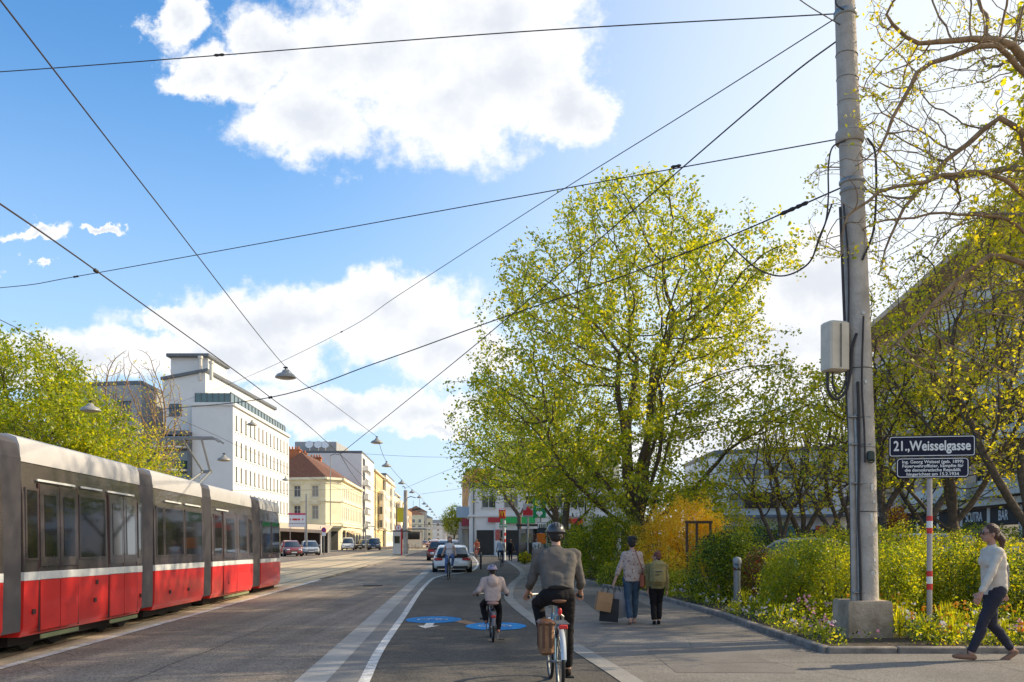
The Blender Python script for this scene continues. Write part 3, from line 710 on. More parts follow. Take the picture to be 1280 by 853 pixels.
def make_car(name, label, loc, rz, style, paint, cat='car', group=None, sc=1., rack=False):
    S = STY[style]; Lc, Wd = S['L'], S['Wd']; root = thing(name, label, cat, loc, rz, group, sc); hw = Wd/2
    b = MB(); secs = []
    ys = [0, .01, .03, .07, .12, .2, .3, .4, .5, .6, .68, .75, .82, .88, .93, .965, .985, 1]
    for t in ys:
        zt, k = interp(S['body'], t); w = hw*k; y = (t-.5)*Lc; zb = .2 if .06 < t < .94 else .2+.12*(1-min(t, 1-t)/.06)
        zm = zb+(zt-zb)*.55
        half = [(.0, zb), (w*.86, zb), (w*.97, zb+.08), (w, zm), (w*.985, zm+(zt-zm)*.5), (w*.93, zt-.03), (w*.84, zt), (0, zt+.015)]
        secs.append([V((x, y, z)) for x, z in half]+[V((-x, y, z)) for x, z in half[-2:0:-1]])
    b.loft(secs); b.build('body', paint, root, True, 45)
    cab = S['cab']; cy0, cy1 = cab[0][0], cab[-1][0]; zs = interp(S['body'], .4)[0]-.02
    def cabin(t):
        z = interp(cab, t)[0]; zt, k = interp(S['body'], t); wb = hw*k*.90; h = (z-zs)/(S['H']-zs)
        return z, wb, wb-.20*max(h, 0)*1.0
    g = MB(); secs = []
    for t in np.linspace(cy0, cy1, 17):
        z, wb, wt = cabin(t); y = (t-.5)*Lc
        half = [(0, zs-.1), (wb, zs-.1), (wb, zs), (wt+.02, z-.05), (wt-.05, z-.01), (0, z)]
        secs.append([V((x, y, max(zz, zs-.1))) for x, zz in half]+[V((-x, y, max(zz, zs-.1))) for x, zz in half[-2:0:-1]])
    g.loft(secs); g.build('window', M['c_glass'], root, True, 40)
    rf = MB(); secs = []; ts_ = [t for t in np.linspace(cab[1][0]-.01, cab[-2][0]+.005, 9)]
    for t in ts_:
        z, wb, wt = cabin(t); y = (t-.5)*Lc
        half = [(0, z-.03), (wt+.034, z-.10), (wt+.03, z-.035), (wt-.045, z+.006), (0, z+.014)]
        secs.append([V((x, y, zz)) for x, zz in half]+[V((-x, y, zz)) for x, zz in half[-2:0:-1]])
    rf.loft(secs); rf.build('roof', paint, root, True, 50)
    def pil(t0, t1, w=.05):
        for sx in (-1, 1):
            p = MB(); z0, wb0, wt0 = cabin(t0); z1, wb1, wt1 = cabin(t1)
            p.tube([V((sx*(wb0-.0), (t0-.5)*Lc, zs-.02)), V((sx*(wt1+.018), (t1-.5)*Lc, z1-.06))], w/2, 6); p.build('pillar', paint, root, True)
    pil(cab[0][0]+.01, cab[1][0], .10); pil(cab[-1][0]-.01, cab[-2][0], .07); pil(.42, .43, .06)
    if style == 'van':
        for sx in (-1, 1):
            z, wb, wt = cabin(.2); p = MB(); p.loft([[V((sx*(wb+.006), (t-.5)*Lc, zs)), V((sx*(wt+.03), (t-.5)*Lc, z-.07)), V((sx*(wt-.03), (t-.5)*Lc, z-.07)), V((sx*(wb-.05), (t-.5)*Lc, zs))] for t in (.03, .40)]); p.build('side_panel', paint, root)
    for sy in (.185, .815):
        for sx in (-1, 1):
            y = (sy-.5)*Lc; c = V((sx*(hw-.10), y, .33)); Q = Matrix.Rotation(R(90*sx), 3, 'Y')
            a = MB(); a.lathe([(0, -.08), (.37, -.08), (.37, .112), (.0, .112)], 24, c, M=Q); a.build('wheel_arch', M['black'], root)
            wv = MB(); wv.lathe([(.2, -.1), (.31, -.1), (.33, -.06), (.33, .10), (.31, .125), (.22, .125)], 24, c, M=Q); wo = wv.build('wheel', M['black'], root, True)
            ri = MB(); ri.lathe([(0, .10), (.06, .125), (.2, .115), (.225, .13), (.225, .10)], 20, c, M=Q)
            ri.build('rim', M['c_alloy'], wo, True)
    z, k = interp(S['body'], .02)
    for sx in (-1, 1):
        t = MB(); t.bbox((sx*hw*.72, -Lc/2+.045, z-.12), (hw*.42, .12, .15), .03); t.build('tail_light', M['c_red'], root, True)
        h = MB(); h.bbox((sx*hw*.66, Lc/2-.12, .70 if style != 'van' else .78), (hw*.38, .2, .14), .04); h.build('headlight', M['c_lamp'], root, True)
        mr = MB(); z3, wb, wt = cabin(.66); mr.ell((sx*(hw+.07), .16*Lc, zs+.06), (.11, .06, .08)); mr.build('mirror', paint, root, True)
    for cc_ in ((0, -Lc/2-.0, .60), (0, Lc/2+.005, .42)): pl = MB(); pl.box(cc_, (.52, .03, .12)); pl.build('number_plate', M['c_plate'], root)
    for cc_ in ((0, -Lc/2+.06, .32), (0, Lc/2-.06, .30)): bm = MB(); bm.bbox(cc_, (hw*1.6, .16, .17), .05); bm.build('bumper', M['dark'], root, True)
    gr = MB(); gr.bbox((0, Lc/2-.03, .56), (hw*.8, .08, .10), .02); gr.build('grille', M['black'], root)
    return root
SD = R(3.6)    # street runs a little to the left
white, silver = car_paint('white', (.72, .72, .72)), car_paint('silver', (.38, .40, .42))
cdark, cred, cnavy, cblue = car_paint('anthracite', (.035, .04, .05)), car_paint('red', (.22, .035, .03)), car_paint('navy', (.02, .03, .06)), car_paint('blue', (.10, .22, .42))
c = make_car('parked_car', 'white hatchback with black tailgate window parked in the bay beside the cycle path', (-3.15, 46.2, 0), SD*1.2, 'hatch', white, sc=1.20); c.scale = (1.08, 1.08, .90)
tgm = MB(); tgm.bbox((0, -2.04, .93), (1.36, .06, .20), .03); tgm.build('tailgate_trim', M['black'], c)
make_car('parked_car', 'dark car parked ahead of the white hatchback', (-4.3, 60, 0), SD, 'estate', cnavy, sc=1.02)
make_car('parked_car', 'dark red car at the front of the row of cars ahead of the white hatchback', (-5.9, 72, 0), SD, 'hatch', cred, sc=1.1)
# across the road, seen over the rails
make_car('parked_car', 'red car half hidden behind the tram nose', (-22.6, 90, 0), R(202), 'estate', cred, sc=1.0)
make_car('parked_car', 'silver car standing next to the red car by the cafe', (-22.3, 97, 0), R(198), 'hatch', silver, sc=1.05)
make_car('parked_van', 'white small van facing the camera in front of the yellow house', (-27.6, 148, 0), R(190), 'van', white, 'van', sc=1.15)
make_car('parked_car', 'small dark car just right of the white van', (-27.0, 160, 0), R(175), 'hatch', cdark, sc=1.2)
make_car('driving_car', 'dark off-road car facing the camera on the far carriageway', (-23.8, 152, 0), R(186), 'van', cdark, sc=1.12)
for (px, d, lb, pt, st) in ((531, 270, 'dark red distant car left of the far white cars', cred, 'hatch'), (539, 300, 'distant white car between the red car and the last white car', white, 'hatch'), (545, 290, 'distant white van right of the far white car', white, 'van')):
    p = at(px, HOR, d); make_car('distant_car', lb, (p.x, d, 0), SD+(0 if px > 535 else 3.1), st, pt, 'car', 'far cars down the street', 1.1)
# beyond the hedges on the right
p = at(978, HOR, 30); make_car('parked_car', 'silver car whose roof shows above the hedge in the park', (10.0, 32, 0), R(70), 'estate', silver, sc=1.05)
make_car('parked_car', 'blue car behind the hedge left of the walking woman', (at(1128, HOR, 31).x, 31, 0), R(84), 'van', cblue)
make_car('parked_car', 'dark car with pale windows behind the walking woman', (at(1288, HOR, 27).x, 27, 0), R(80), 'estate', cdark)
# ------------------------------------------------------------------ buildings
def stucco(name, c, var=.12): return mat(name, c, .85, var=var, scale=.35, bump=.15, bscale=8)
B = {'white': stucco('white_render', (.74, .72, .69), .05), 'grey': stucco('grey_render', (.36, .36, .36), .06), 'cream': stucco('cream_render', (.78, .68, .46)), 'yellow': stucco('yellow_render', (.82, .64, .30)),
     'stone': stucco('stone_trim', (.60, .52, .38)), 'ochre': stucco('ochre_render', (.42, .27, .13)), 'pink': stucco('pinkish_panel', (.60, .44, .35)), 'concrete': stucco('concrete_parapet', (.70, .64, .55)), 'palecream': stucco('pale_cream_render', (.80, .74, .62), .08), 'brick': stucco('firewall_brick', (.48, .17, .07), .3),
     'beige': stucco('beige_render', (.48, .43, .36))}
def tiles(name, c):
    m = mat(name, c, .8, var=.3, scale=3); nt = m.node_tree; b = nt.nodes['Principled BSDF']
    wv = nt.nodes.new('ShaderNodeTexWave'); wv.inputs['Scale'].default_value = 3.2; wv.bands_direction = 'Z'; tcn = nt.nodes.new('ShaderNodeTexCoord'); nt.links.new(tcn.outputs['Object'], wv.inputs[0])
    bp = nt.nodes.new('ShaderNodeBump'); bp.inputs['Distance'].default_value = .08; nt.links.new(wv.outputs['Fac'], bp.inputs['Height']); nt.links.new(bp.outputs['Normal'], b.inputs['Normal']); return m
B['tile'] = tiles('red_roof_tiles', (.21, .09, .055)); B['tile_dk'] = tiles('brown_roof_tiles', (.12, .07, .05)); B['tin'] = mat('grey_roof_metal', (.15, .155, .16), .5, metal=.3, var=.15)
B['frame'] = mat('window_frame', (.62, .60, .56), .5); B['frame_dk'] = mat('dark_window_frame', (.10, .09, .08), .5)
B['pane'] = mat('house_window_glass', (.035, .045, .055), .08, spec=.9, coat=.3, var=.5, scale=.6)
pn = B['pane'].node_tree; oi = pn.nodes.new('ShaderNodeObjectInfo'); rr0 = pn.nodes.new('ShaderNodeValToRGB'); rr0.color_ramp.interpolation = 'CONSTANT'; el = rr0.color_ramp.elements
el[0].color = (.02, .026, .032, 1); el[1].position = .45; el[1].color = (.07, .085, .10, 1); e3 = el.new(.7); e3.color = (.26, .25, .23, 1); e4 = el.new(.85); e4.color = (.03, .03, .028, 1)
pn.links.new(oi.outputs['Random'], rr0.inputs['Fac']); pn.links.new(rr0.outputs['Color'], pn.nodes['Principled BSDF'].inputs['Base Color'])
B['green'] = mat('green_glass_parapet', (.07, .12, .105), .15, spec=.8, coat=.4, var=.15)
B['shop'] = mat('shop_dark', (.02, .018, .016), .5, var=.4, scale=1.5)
WC = {}
def win_mesh(w, h, fr, dep=.16):
    k = (round(w, 2), round(h, 2), fr, dep)
    if k not in WC:
        f = MB(); t = min(.07, w*.12)
        for x in (-w/2+t/2, w/2-t/2): f.box((x, -dep+.03, h/2), (t, .05, h))
        for z in (t/2, h-t/2): f.box((0, -dep+.03, z), (w-2*t, .05, t))
        if w > .75: f.box((0, -dep+.03, h/2), (t*.8, .04, h-2*t))
        if h > 1.5 and w > .75: f.box((0, -dep+.035, h*.68), (w-2*t, .03, t*.8))
        f.box((0, .03, -.04), (w+.16, .14, .06))
        me = f.mesh('window'); me.materials.append(B[fr])
        p = MB(); p.quad((w/2, -dep, 0), (-w/2, -dep, 0), (-w/2, -dep, h), (w/2, -dep, h)); mp = p.mesh('pane'); mp.materials.append(B['pane'])
        WC[k] = (me, mp)
    return WC[k]
class Face:      # a wall in local building coordinates: from p to q, outside on the right hand of p->q
    def __init__(s, p, q): s.p = V((*p, 0)); s.q = V((*q, 0)); s.u = (s.q-s.p).normalized(); s.L = (s.q-s.p).length; s.n = V((s.u.y, -s.u.x, 0))
    def at(s, u, z, o=0.): r = s.p+s.u*u+s.n*o; return V((r.x, r.y, z))
    def M(s): return Matrix(((s.u.x, s.n.x, 0), (s.u.y, s.n.y, 0), (0, 0, 1)))
def wall(mb, F, z0, z1, holes=(), dep=.16, ztop=None, mi=0):
    us = sorted({0., F.L, *[h[0] for h in holes], *[h[1] for h in holes]}); zs = sorted({z0, z1, *[h[2] for h in holes], *[h[3] for h in holes]})
    for i in range(len(us)-1):
        for j in range(len(zs)-1):
            u = (us[i]+us[i+1])/2; z = (zs[j]+zs[j+1])/2
            if any(h[0] < u < h[1] and h[2] < z < h[3] for h in holes): continue
            mb.quad(F.at(us[i], zs[j]), F.at(us[i+1], zs[j]), F.at(us[i+1], zs[j+1]), F.at(us[i], zs[j+1]), mi)
    for a, b, c, d in holes:
        for p, q in (((a, c), (b, c)), ((b, c), (b, d)), ((b, d), (a, d)), ((a, d), (a, c))):
            mb.quad(F.at(*p), F.at(*q), F.at(*q, -dep), F.at(*p, -dep), mi)
def ribbon(mb, F, z, h, o, u0=0., u1=None, mi=0):   # cornice or band standing proud
    u1 = F.L if u1 is None else u1; e = o if u0 == 0 else 0
    mb.box(F.at((u0+u1)/2, z+h/2, o/2+.001), (u1-u0+2*o*(1 if u0 == 0 else 0), o, h), M=F.M())
def put_windows(root, F, holes, fr, dep=.16):
    for a, b, c, d in holes:
        me, mp = win_mesh(b-a, d-c, fr, dep); o = link('window', me, root, F.at((a+b)/2, c), None)
        o.rotation_euler = (0, 0, math.atan2(F.u.y, F.u.x)+0)
        # local +y must point outside: mirror the depth by turning half round
        o.rotation_euler = (0, 0, math.atan2(F.u.y, F.u.x)+math.pi)
        link('pane', mp, o)
def grid(F, n, rows, w, m0=None, m1=None):
    m0 = w if m0 is None else m0; m1 = m0 if m1 is None else m1; out = []
    for z, h in rows:
        for i in range(n):
            u = m0+(F.L-m0-m1)*(i+.5)/n; out.append((u-w/2, u+w/2, z, z+h))
    return out
def house(label, corners, H, wallm, faces, roof='flat', roofm='tin', rh=3., trim=None, group=None, chim=0, frame='frame', cat='building', name='apartment_building', shop=None):
    cx = sum(c[0] for c in corners)/len(corners); cy = sum(c[1] for c in corners)/len(corners)
    root = thing(name, label, cat, (cx, cy, 0), 0, group); P = [(x-cx, y-cy) for x, y in corners]; n = len(P)
    wm = MB(); tm = MB()
    for i in range(n):
        F = Face(P[i], P[(i+1) % n]); sp = faces.get(i); holes = []
        if sp: holes = grid(F, sp['n'], sp['rows'], sp['w'], sp.get('m', .8), sp.get('m1'))
        dp = .045 if (sp and sp.get('thin')) else .16
        wall(wm, F, 0, H, holes, dp)
        if holes: put_windows(root, F, holes, frame, dp)
        if trim:
            for z, h, o in trim: ribbon(tm, F, z, h, o)
            if sp and sp.get('ped'):
                for a, b, c, d in holes: tm.box(F.at((a+b)/2, d+.22, .04), (b-a+.5, .08, .12), M=F.M()); tm.box(F.at((a+b)/2, c-.2, .02), (b-a+.2, .04, .2), M=F.M())
    wm.build('wall', B[wallm], root)
    if trim: tm.build('cornice', B['stone'] if wallm != 'white' else B['white'], root)
    if shop:
        for i, z in shop:
            F = Face(P[i], P[(i+1) % n]); k = max(2, int(F.L/4))
            for j in range(k):
                u0 = F.L*(j+.12)/k; u1 = F.L*(j+.88)/k; s = MB()
                s.box(F.at((u0+u1)/2, z/2, .02), (u1-u0, .06, z), M=F.M()); o = s.build('shopfront', B['shop'], root)
                s = MB(); s.box(F.at((u0+u1)/2, z+.35, .12), (u1-u0+.3, .2, .5), M=F.M()); s.build('fascia', B['stone'], o)
    r = MB()
    if roof == 'flat':
        r.prism([(x*1.0, y*1.0) for x, y in P], H-.05, H+.12)
        for i in range(n): F = Face(P[i], P[(i+1) % n]); r.box(F.at(F.L/2, H+.22, -.1), (F.L+.1, .3, .45), M=F.M())
        r.build('roof', B[roofm], root)
    else:
        ov = .5; q = []
        for x, y in P: d = math.hypot(x, y); q.append((x*(1+ov/d*1.2), y*(1+ov/d*1.2)))
        e = [V((x, y, H)) for x, y in q]; k = rh*1.25
        # ridge along the longer direction of the first two edges
        L0 = (e[1]-e[0]).length; L1_ = (e[2]-e[1]).length
        if n == 4:
            if L1_ > L0: a = (e[0]+e[1])/2; b = (e[2]+e[3])/2; idx = 0
            else: a = (e[1]+e[2])/2; b = (e[3]+e[0])/2; idx = 1
            d = (b-a); t = min(.45, k/d.length) if roof == 'hip' else 0; ra = a+d*t+V((0, 0, rh)); rb_ = b-d*t+V((0, 0, rh))
            vs = e+[ra, rb_]
            fs = [(0, 1, 4), (1, 2, 5, 4), (2, 3, 5), (3, 0, 4, 5)] if idx == 0 else [(1, 2, 4), (2, 3, 5, 4), (3, 0, 5), (0, 1, 4, 5)]
            r.add(vs, fs+[(3, 2, 1, 0)])
        ro = r.build('roof', B[roofm], root)
        for i in range(chim):
            c = MB(); t = (i+.6)/chim; p = ra.lerp(rb_, t)+V((random.uniform(-1, 1), 0, 0)); c.bbox((p.x, p.y, p.z+.2), (1.5, .7, 1.9), .04); c.bbox((p.x, p.y, p.z+1.2), (1.7, .85, .14), .02)
            for dx in (-.4, 0, .4): c.lathe([(.13, 0), (.11, .4)], 8, (p.x+dx, p.y, p.z+1.27))
            c.build('chimney', B['brick'] if roofm == 'tile' else B['beige'], ro)
    return root, [Face(P[i], P[(i+1) % n]) for i in range(n)]
def fx(D): return -19.9-.064*D
def row(D0, D1, depth=13): return [(fx(D0)-depth, D0), (fx(D0), D0), (fx(D1), D1), (fx(D1)-depth, D1)]
# yellow corner house
D0, D1 = 150, 186
cs = [(fx(D0)-1.6-12, D0+2), (fx(D0)-2.2, D0-.4), (fx(D0), D0+2.2), (fx(D1), D1), (fx(D1)-13, D1)]
cx = sum(c[0] for c in cs)/5; cy = sum(c[1] for c in cs)/5
yh = thing('corner_house', 'yellow corner house with stucco window heads and red tiled hip roof', 'building', (cx, cy, 0)); P5 = [(x-cx, y-cy) for x, y in cs]
wm = MB(); tm = MB()
for i in range(5):
    F = Face(P5[i], P5[(i+1) % 5]); hs = []
    if i == 0: hs = [(u-.6, u+.6, z, z+h) for u in (F.L-8.6, F.L-5.2, F.L-1.9) for z, h in ((5.3, 2.3), (9.1, 1.9))]
    if i == 2: hs = grid(F, 12, ((5.3, 2.3), (9.1, 1.9)), 1.1, .6)
    wall(wm, F, 0, 12.4, hs, .04 if i == 2 else .16); put_windows(yh, F, hs, 'frame', .04 if i == 2 else .16)
    for z, h, o in ((4.1, .35, .25), (4.6, .12, .12), (8.3, .3, .2), (11.4, .12, .1), (12.0, .4, .5)): ribbon(tm, F, z, h, o)
    for a, b, c_, d in hs:
        if i == 2: tm.box(F.at((a+b)/2, d+.3, .05), (b-a+.6, .1, .16), M=F.M()); tm.box(F.at((a+b)/2, c_-.25, .02), (b-a+.3, .04, .25), M=F.M()); continue
        tm.box(F.at((a+b)/2, d+.3, .12), (b-a+.7, .24, .16), M=F.M()); tm.box(F.at((a+b)/2, c_-.25, .05), (b-a+.3, .1, .3), M=F.M())
        for u in (a-.2, b+.2): tm.box(F.at(u, (c_+d)/2, .05), (.2, .1, d-c_+.3), M=F.M())
        if c_ < 6 and i == 0: tm.add([F.at(a-.35, d+.4, .02), F.at(b+.35, d+.4, .02), F.at((a+b)/2, d+1.0, .02), F.at(a-.35, d+.4, .26), F.at(b+.35, d+.4, .26), F.at((a+b)/2, d+1.0, .26)], [(3, 4, 5), (0, 3, 5, 2), (4, 1, 2, 5)])
wm.build('wall', stucco('yellow_house_render', (.88, .79, .55)), yh); tm.build('cornice', stucco('yellow_house_trim', (.86, .78, .58)), yh)
r = MB(); q = [(x*1.05, y*1.03) for x, y in P5]; top = [V((-1., -10, 17.2)), V((-1.6, 12, 17.2))]
e = [V((x, y, 12.42)) for x, y in q]; r.add(e+top, [(0, 1, 5), (1, 2, 5), (2, 3, 6, 5), (3, 4, 6), (4, 0, 5, 6), (4, 3, 2, 1, 0)]); ro = r.build('roof', B['tile'], yh)
for x, y in ((-6.5, -14), (-2.5, -9), (-3, -2), (-2, 6)):
    c = MB(); c.bbox((x, y, 16.2), (2.2, .9, 2.8), .05); c.bbox((x, y, 17.7), (2.5, 1.1, .2), .03)
    for k in range(4): c.lathe([(.17, 0), (.14, .5)], 8, (x-.8+k*.53, y, 17.8))
    c.build('chimney', B['brick'], ro)
ds = MB(); ds.lathe([(0, 0), (.5, .08), (.9, .3)], 16, (-7.4, -17.2, 14.6), M=Matrix.Rotation(R(65), 3, 'X')); ds.build('satellite_dish', M['white'], ro)
sh = MB()
F = Face(P5[0], P5[1]); F1 = Face(P5[1], P5[2]); F2 = Face(P5[2], P5[3])
for u in (F.L-8.5, F.L-5.0, F.L-1.9): s = MB(); s.box(F.at(u, 1.6, .02), (1.7, .06, 3.2), M=F.M()); s.build('shopfront', B['shop'], yh)
s = MB(); s.box(F1.at(F1.L/2, 1.6, .02), (1.9, .06, 3.2), M=F1.M()); s.build('shopfront', B['shop'], yh)
for k in range(6): s = MB(); s.box(F2.at(3+k*5.4, 1.6, .02), (3.4, .06, 3.0), M=F2.M()); s.build('shopfront', B['shop'], yh)
s = MB(); s.box(F.at(F.L-4.5, 3.75, .7), (10, 1.4, .16), M=F.M()); s.box(F1.at(F1.L/2, 3.78, .7), (F1.L, 1.4, .16), M=F1.M()); s.build('canopy', B['tin'], yh)
s = MB()
for k in range(3): s.add([F2.at(2+k*6, 3.5, .1), F2.at(6.4+k*6, 3.5, .1), F2.at(6.4+k*6, 2.7, 1.7), F2.at(2+k*6, 2.7, 1.7)], [(0, 1, 2, 3)])
s.build('awning', mat('tan_awning', (.45, .33, .2), .8), yh)
R3 = lambda n, z0, st, h: [(z0+st*i, h) for i in range(n)]
# next house: white grey with a tall blank end wall and loggias
hb, FB = house('white apartment house with loggias and satellite dishes rising behind the yellow corner house', row(186.5, 214, 15), 20.2, 'white', {1: dict(n=7, rows=R3(6, 1.2, 3.1, 1.7), w=1.5, m=8, thin=1)}, 'flat', 'tin')
F = FB[1]; s = MB(); s2 = MB()
for k in range(5):
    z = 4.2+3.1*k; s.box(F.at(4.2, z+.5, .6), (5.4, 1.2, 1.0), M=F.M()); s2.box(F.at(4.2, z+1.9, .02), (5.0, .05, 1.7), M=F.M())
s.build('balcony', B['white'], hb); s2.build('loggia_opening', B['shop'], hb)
s = MB(); s.bbox((-2, -4, 21.6), (9, 14, 2.6), .1); s.build('roof_house', B['grey'], hb)
for dx in (0, 1.9, 3.4): s = MB(); s.lathe([(0, 0), (.5, .08), (.85, .28)], 14, (-3+dx, -12.5, 22.0), M=Matrix.Rotation(R(70), 3, 'X')); s.tube([(-3+dx, -12.3, 20.3), (-3+dx, -12.3, 22)], .05, 6); s.build('satellite_dish', M['white'], hb)
tr = [(4.2, .3, .2), (15.3, .25, .2)]
house('deep yellow house right of the white house with loggias', row(214.5, 240), 19.0, 'yellow', {1: dict(n=7, rows=R3(5, 1.4, 3.4, 1.9), w=1.5, m=.6, ped=1, thin=1)}, 'hip', 'tile_dk', 3.2, [(4.3, .3, .25), (18.6, .4, .5)], chim=2)
house('pale cream house with a blank end wall in the middle of the left row', [(a+(.9 if i in (1, 2) else 0), b) for i, (a, b) in enumerate(row(240.5, 272))], 19.6, 'palecream', {1: dict(n=7, rows=R3(5, 1.4, 3.3, 1.8), w=1.8, m=.6, ped=1, thin=1)}, 'flat', 'tin', 3.2, [(4.3, .3, .25), (18.0, .4, .5)])
house('cream house with dark hip roof behind the bare concrete street pole', row(272.5, 312), 16.4, 'cream', {1: dict(n=8, rows=R3(4, 1.4, 3.6, 1.9), w=2.0, m=.6, ped=1, thin=1)}, 'hip', 'tile_dk', 3, [(4.3, .3, .25), (16.8, .4, .5)], chim=2)
house('yellow ochre house last but one of the left row', row(312.5, 350), 16.0, 'yellow', {1: dict(n=8, rows=R3(4, 1.4, 3.4, 1.8), w=2.0, m=.6, thin=1)}, 'hip', 'tile', 3.4, [(15.6, .4, .5)], chim=2)
house('last small ochre house of the left row with a red roof', row(350.5, 400), 14.5, 'ochre', {1: dict(n=8, rows=R3(4, 1.4, 3.2, 1.7), w=2.2, m=.6, thin=1)}, 'hip', 'tile', 3.4, chim=1)
for (Da, zs_, w_) in ((226, (5, 8.4, 11.8), 4), (258, (4.8, 8.1, 11.4, 14.7), 5), (296, (5, 8.6, 12.2), 6), (334, (5, 8.4), 6)):
    p = thing('bay_window', 'projecting bay on the facade about %s of the left row' % {226: 'the deep yellow house', 258: 'the pale cream house', 296: 'the cream hipped house', 334: 'the ochre house'}[Da], 'bay window', (fx(Da)+1.0, Da, 0))
    s = MB(); s.bbox((.1, 0, (zs_[0]+zs_[-1]+3)/2-.4), (1.5, w_, zs_[-1]-zs_[0]+3.2), .3, rz=R(3.6)); s.build('wall', B['palecream'], p)
    for z in zs_:
        for yy in (-w_*.26, w_*.26): s = MB(); s.box((.87, yy, z+.9), (.06, w_*.3, 1.8), rz=R(3.6)); s.build('window', B['pane'], p)
        s = MB(); s.box((-.0, -w_/2-.04, z+.9), (.7, .08, 1.8), rz=R(3.6)); s.build('window', B['pane'], p)
# far end of the street
for (px, D, w_, h_, mt, rf, lb) in ((513, 520, 16, 17, 'cream', 'tile', 'small cream house far down the street behind the pole'), (520, 560, 14, 20, 'beige', 'tile_dk', 'taller beige house far down the street'), (527, 600, 15, 17, 'cream', 'tin', 'pale far house just left of the bridge'), (552, 640, 22, 13, 'white', 'tin', 'low white building beyond the bridge'), (575, 560, 16, 15, 'beige', 'tile', 'beige far house on the right end of the bridge')):
    p = at(px, HOR, D); house(lb, [(p.x-w_/2, D), (p.x+w_/2, D), (p.x+w_/2-2, D+20), (p.x-w_/2-2, D+20)], h_, mt, {0: dict(n=4, rows=R3(4, 1.5, 3.6, 1.9), w=1.6, m=.6), 1: dict(n=5, rows=R3(4, 1.5, 3.6, 1.9), w=1.5, m=.6)}, 'hip', rf, 4)
br = thing('railway_bridge', 'far railway bridge crossing the street at its end', 'bridge', (at(535, HOR, 430).x, 430, 0)); s = MB()
s.box((0, 0, 7.6), (60, 5, 1.2)); s.build('deck', B['concrete'], br)
for x in (-24, -9, 8, 24): s = MB(); s.box((x, 0, 3.5), (1.6, 4, 7)); s.build('pier', B['concrete'], br)
s = MB()
for k in range(41): s.box((-30+k*1.5, -2.4, 8.8), (.14, .1, 1.2))
s.box((0, -2.4, 9.4), (60, .12, .14)); s.build('railing', M['dark'], br)
s = MB()
for x in (-14, 12): s.tube([(x, 0, 8), (x, 0, 13)], .15, 6)
s.build('mast', M['dark'], br)

for (D_, h_) in ((187, 12), (214.3, 18), (240.2, 18), (272.2, 16)):
    o = thing('downpipe', {187: 'grey rain pipe at the far edge of the yellow corner house', 214.3: 'grey rain pipe between the loggia house and the deep yellow house', 240.2: 'grey rain pipe between the deep yellow and the pale cream house', 272.2: 'grey rain pipe between the pale cream and the hipped cream house'}[D_], 'rain pipe', (fx(D_)+.3, D_, 0)); s = MB(); s.tube([(0, 0, 0), (0, 0, h_)], .12, 8); s.build('pipe', B['tin'], o, True)
# ---------- white modern block at left
Hm = 17.9; N0 = (-33.3, 105.); F0 = (-34.9, 137.7)
wb = thing('office_block', 'white modern block with rows of narrow windows behind the tram', 'building', (N0[0], N0[1], 0))
def wl_(p): return (p[0]-N0[0], p[1]-N0[1])
pts = [(-4.9, .0), (0, 0), wl_(F0), (-14, 32.7)]
m = MB(); F = Face(pts[0], pts[1]); wall(m, F, 0, Hm)
F = Face(pts[1], pts[2]); hs = []
for z in (2.6, 5.7, 8.8, 11.9, 15.0):
    for i in range(14):
        u = 1.6+(F.L-3.0)*(i/13.); hs.append((u-.34, u+.34, z, z+1.75))
wall(m, F, 0, Hm, hs, .12); put_windows(wb, F, hs, 'frame_dk'); m.prism([(-4.9, 0), (0, 0), pts[2], pts[3]], Hm-.1, Hm+.02)
Fb = Face(pts[2], pts[3]); wall(m, Fb, 0, Hm); m.build('wall', B['white'], wb)
s = MB(); s.box(F.at(F.L/2, Hm+.0, .12), (F.L+.2, .26, .36), M=F.M()); s.box((-2.4, -.1, Hm), (5.0, .26, .36)); s.build('cornice', B['white'], wb)
s = MB(); G_ = Face((-.5, .6), (F0[0]-N0[0]-.5, F0[1]-N0[1]-.6)); s.box(G_.at(G_.L/2, Hm+1.0, 0), (G_.L, .06, 1.2), M=G_.M()); s.box((-2.6, .6, Hm+.8), (4.3, .06, 1.2)); s.build('glass_parapet', B['green'], wb)
s = MB()
for i in range(19): s.box(G_.at(i*G_.L/18, Hm+.8, .05), (.07, .08, 1.3), M=G_.M())
for i in range(7): s.box((-.5-i*.7, .54, Hm+.8), (.06, .08, 1.3))
s.box(G_.at(G_.L/2, Hm+1.44, 0), (G_.L, .12, .08), M=G_.M()); s.build('parapet_post', B['tin'], wb)
s = MB(); dots = MB()
for z in (2.6, 5.7, 8.8, 11.9, 15.0):
    for i in range(27): u = 1.2+(F.L-2.4)*i/26.; dots.box(F.at(u, z-.35, .02), (.16, .06, .12), M=F.M())
dots.build('vent', M['dark'], wb)
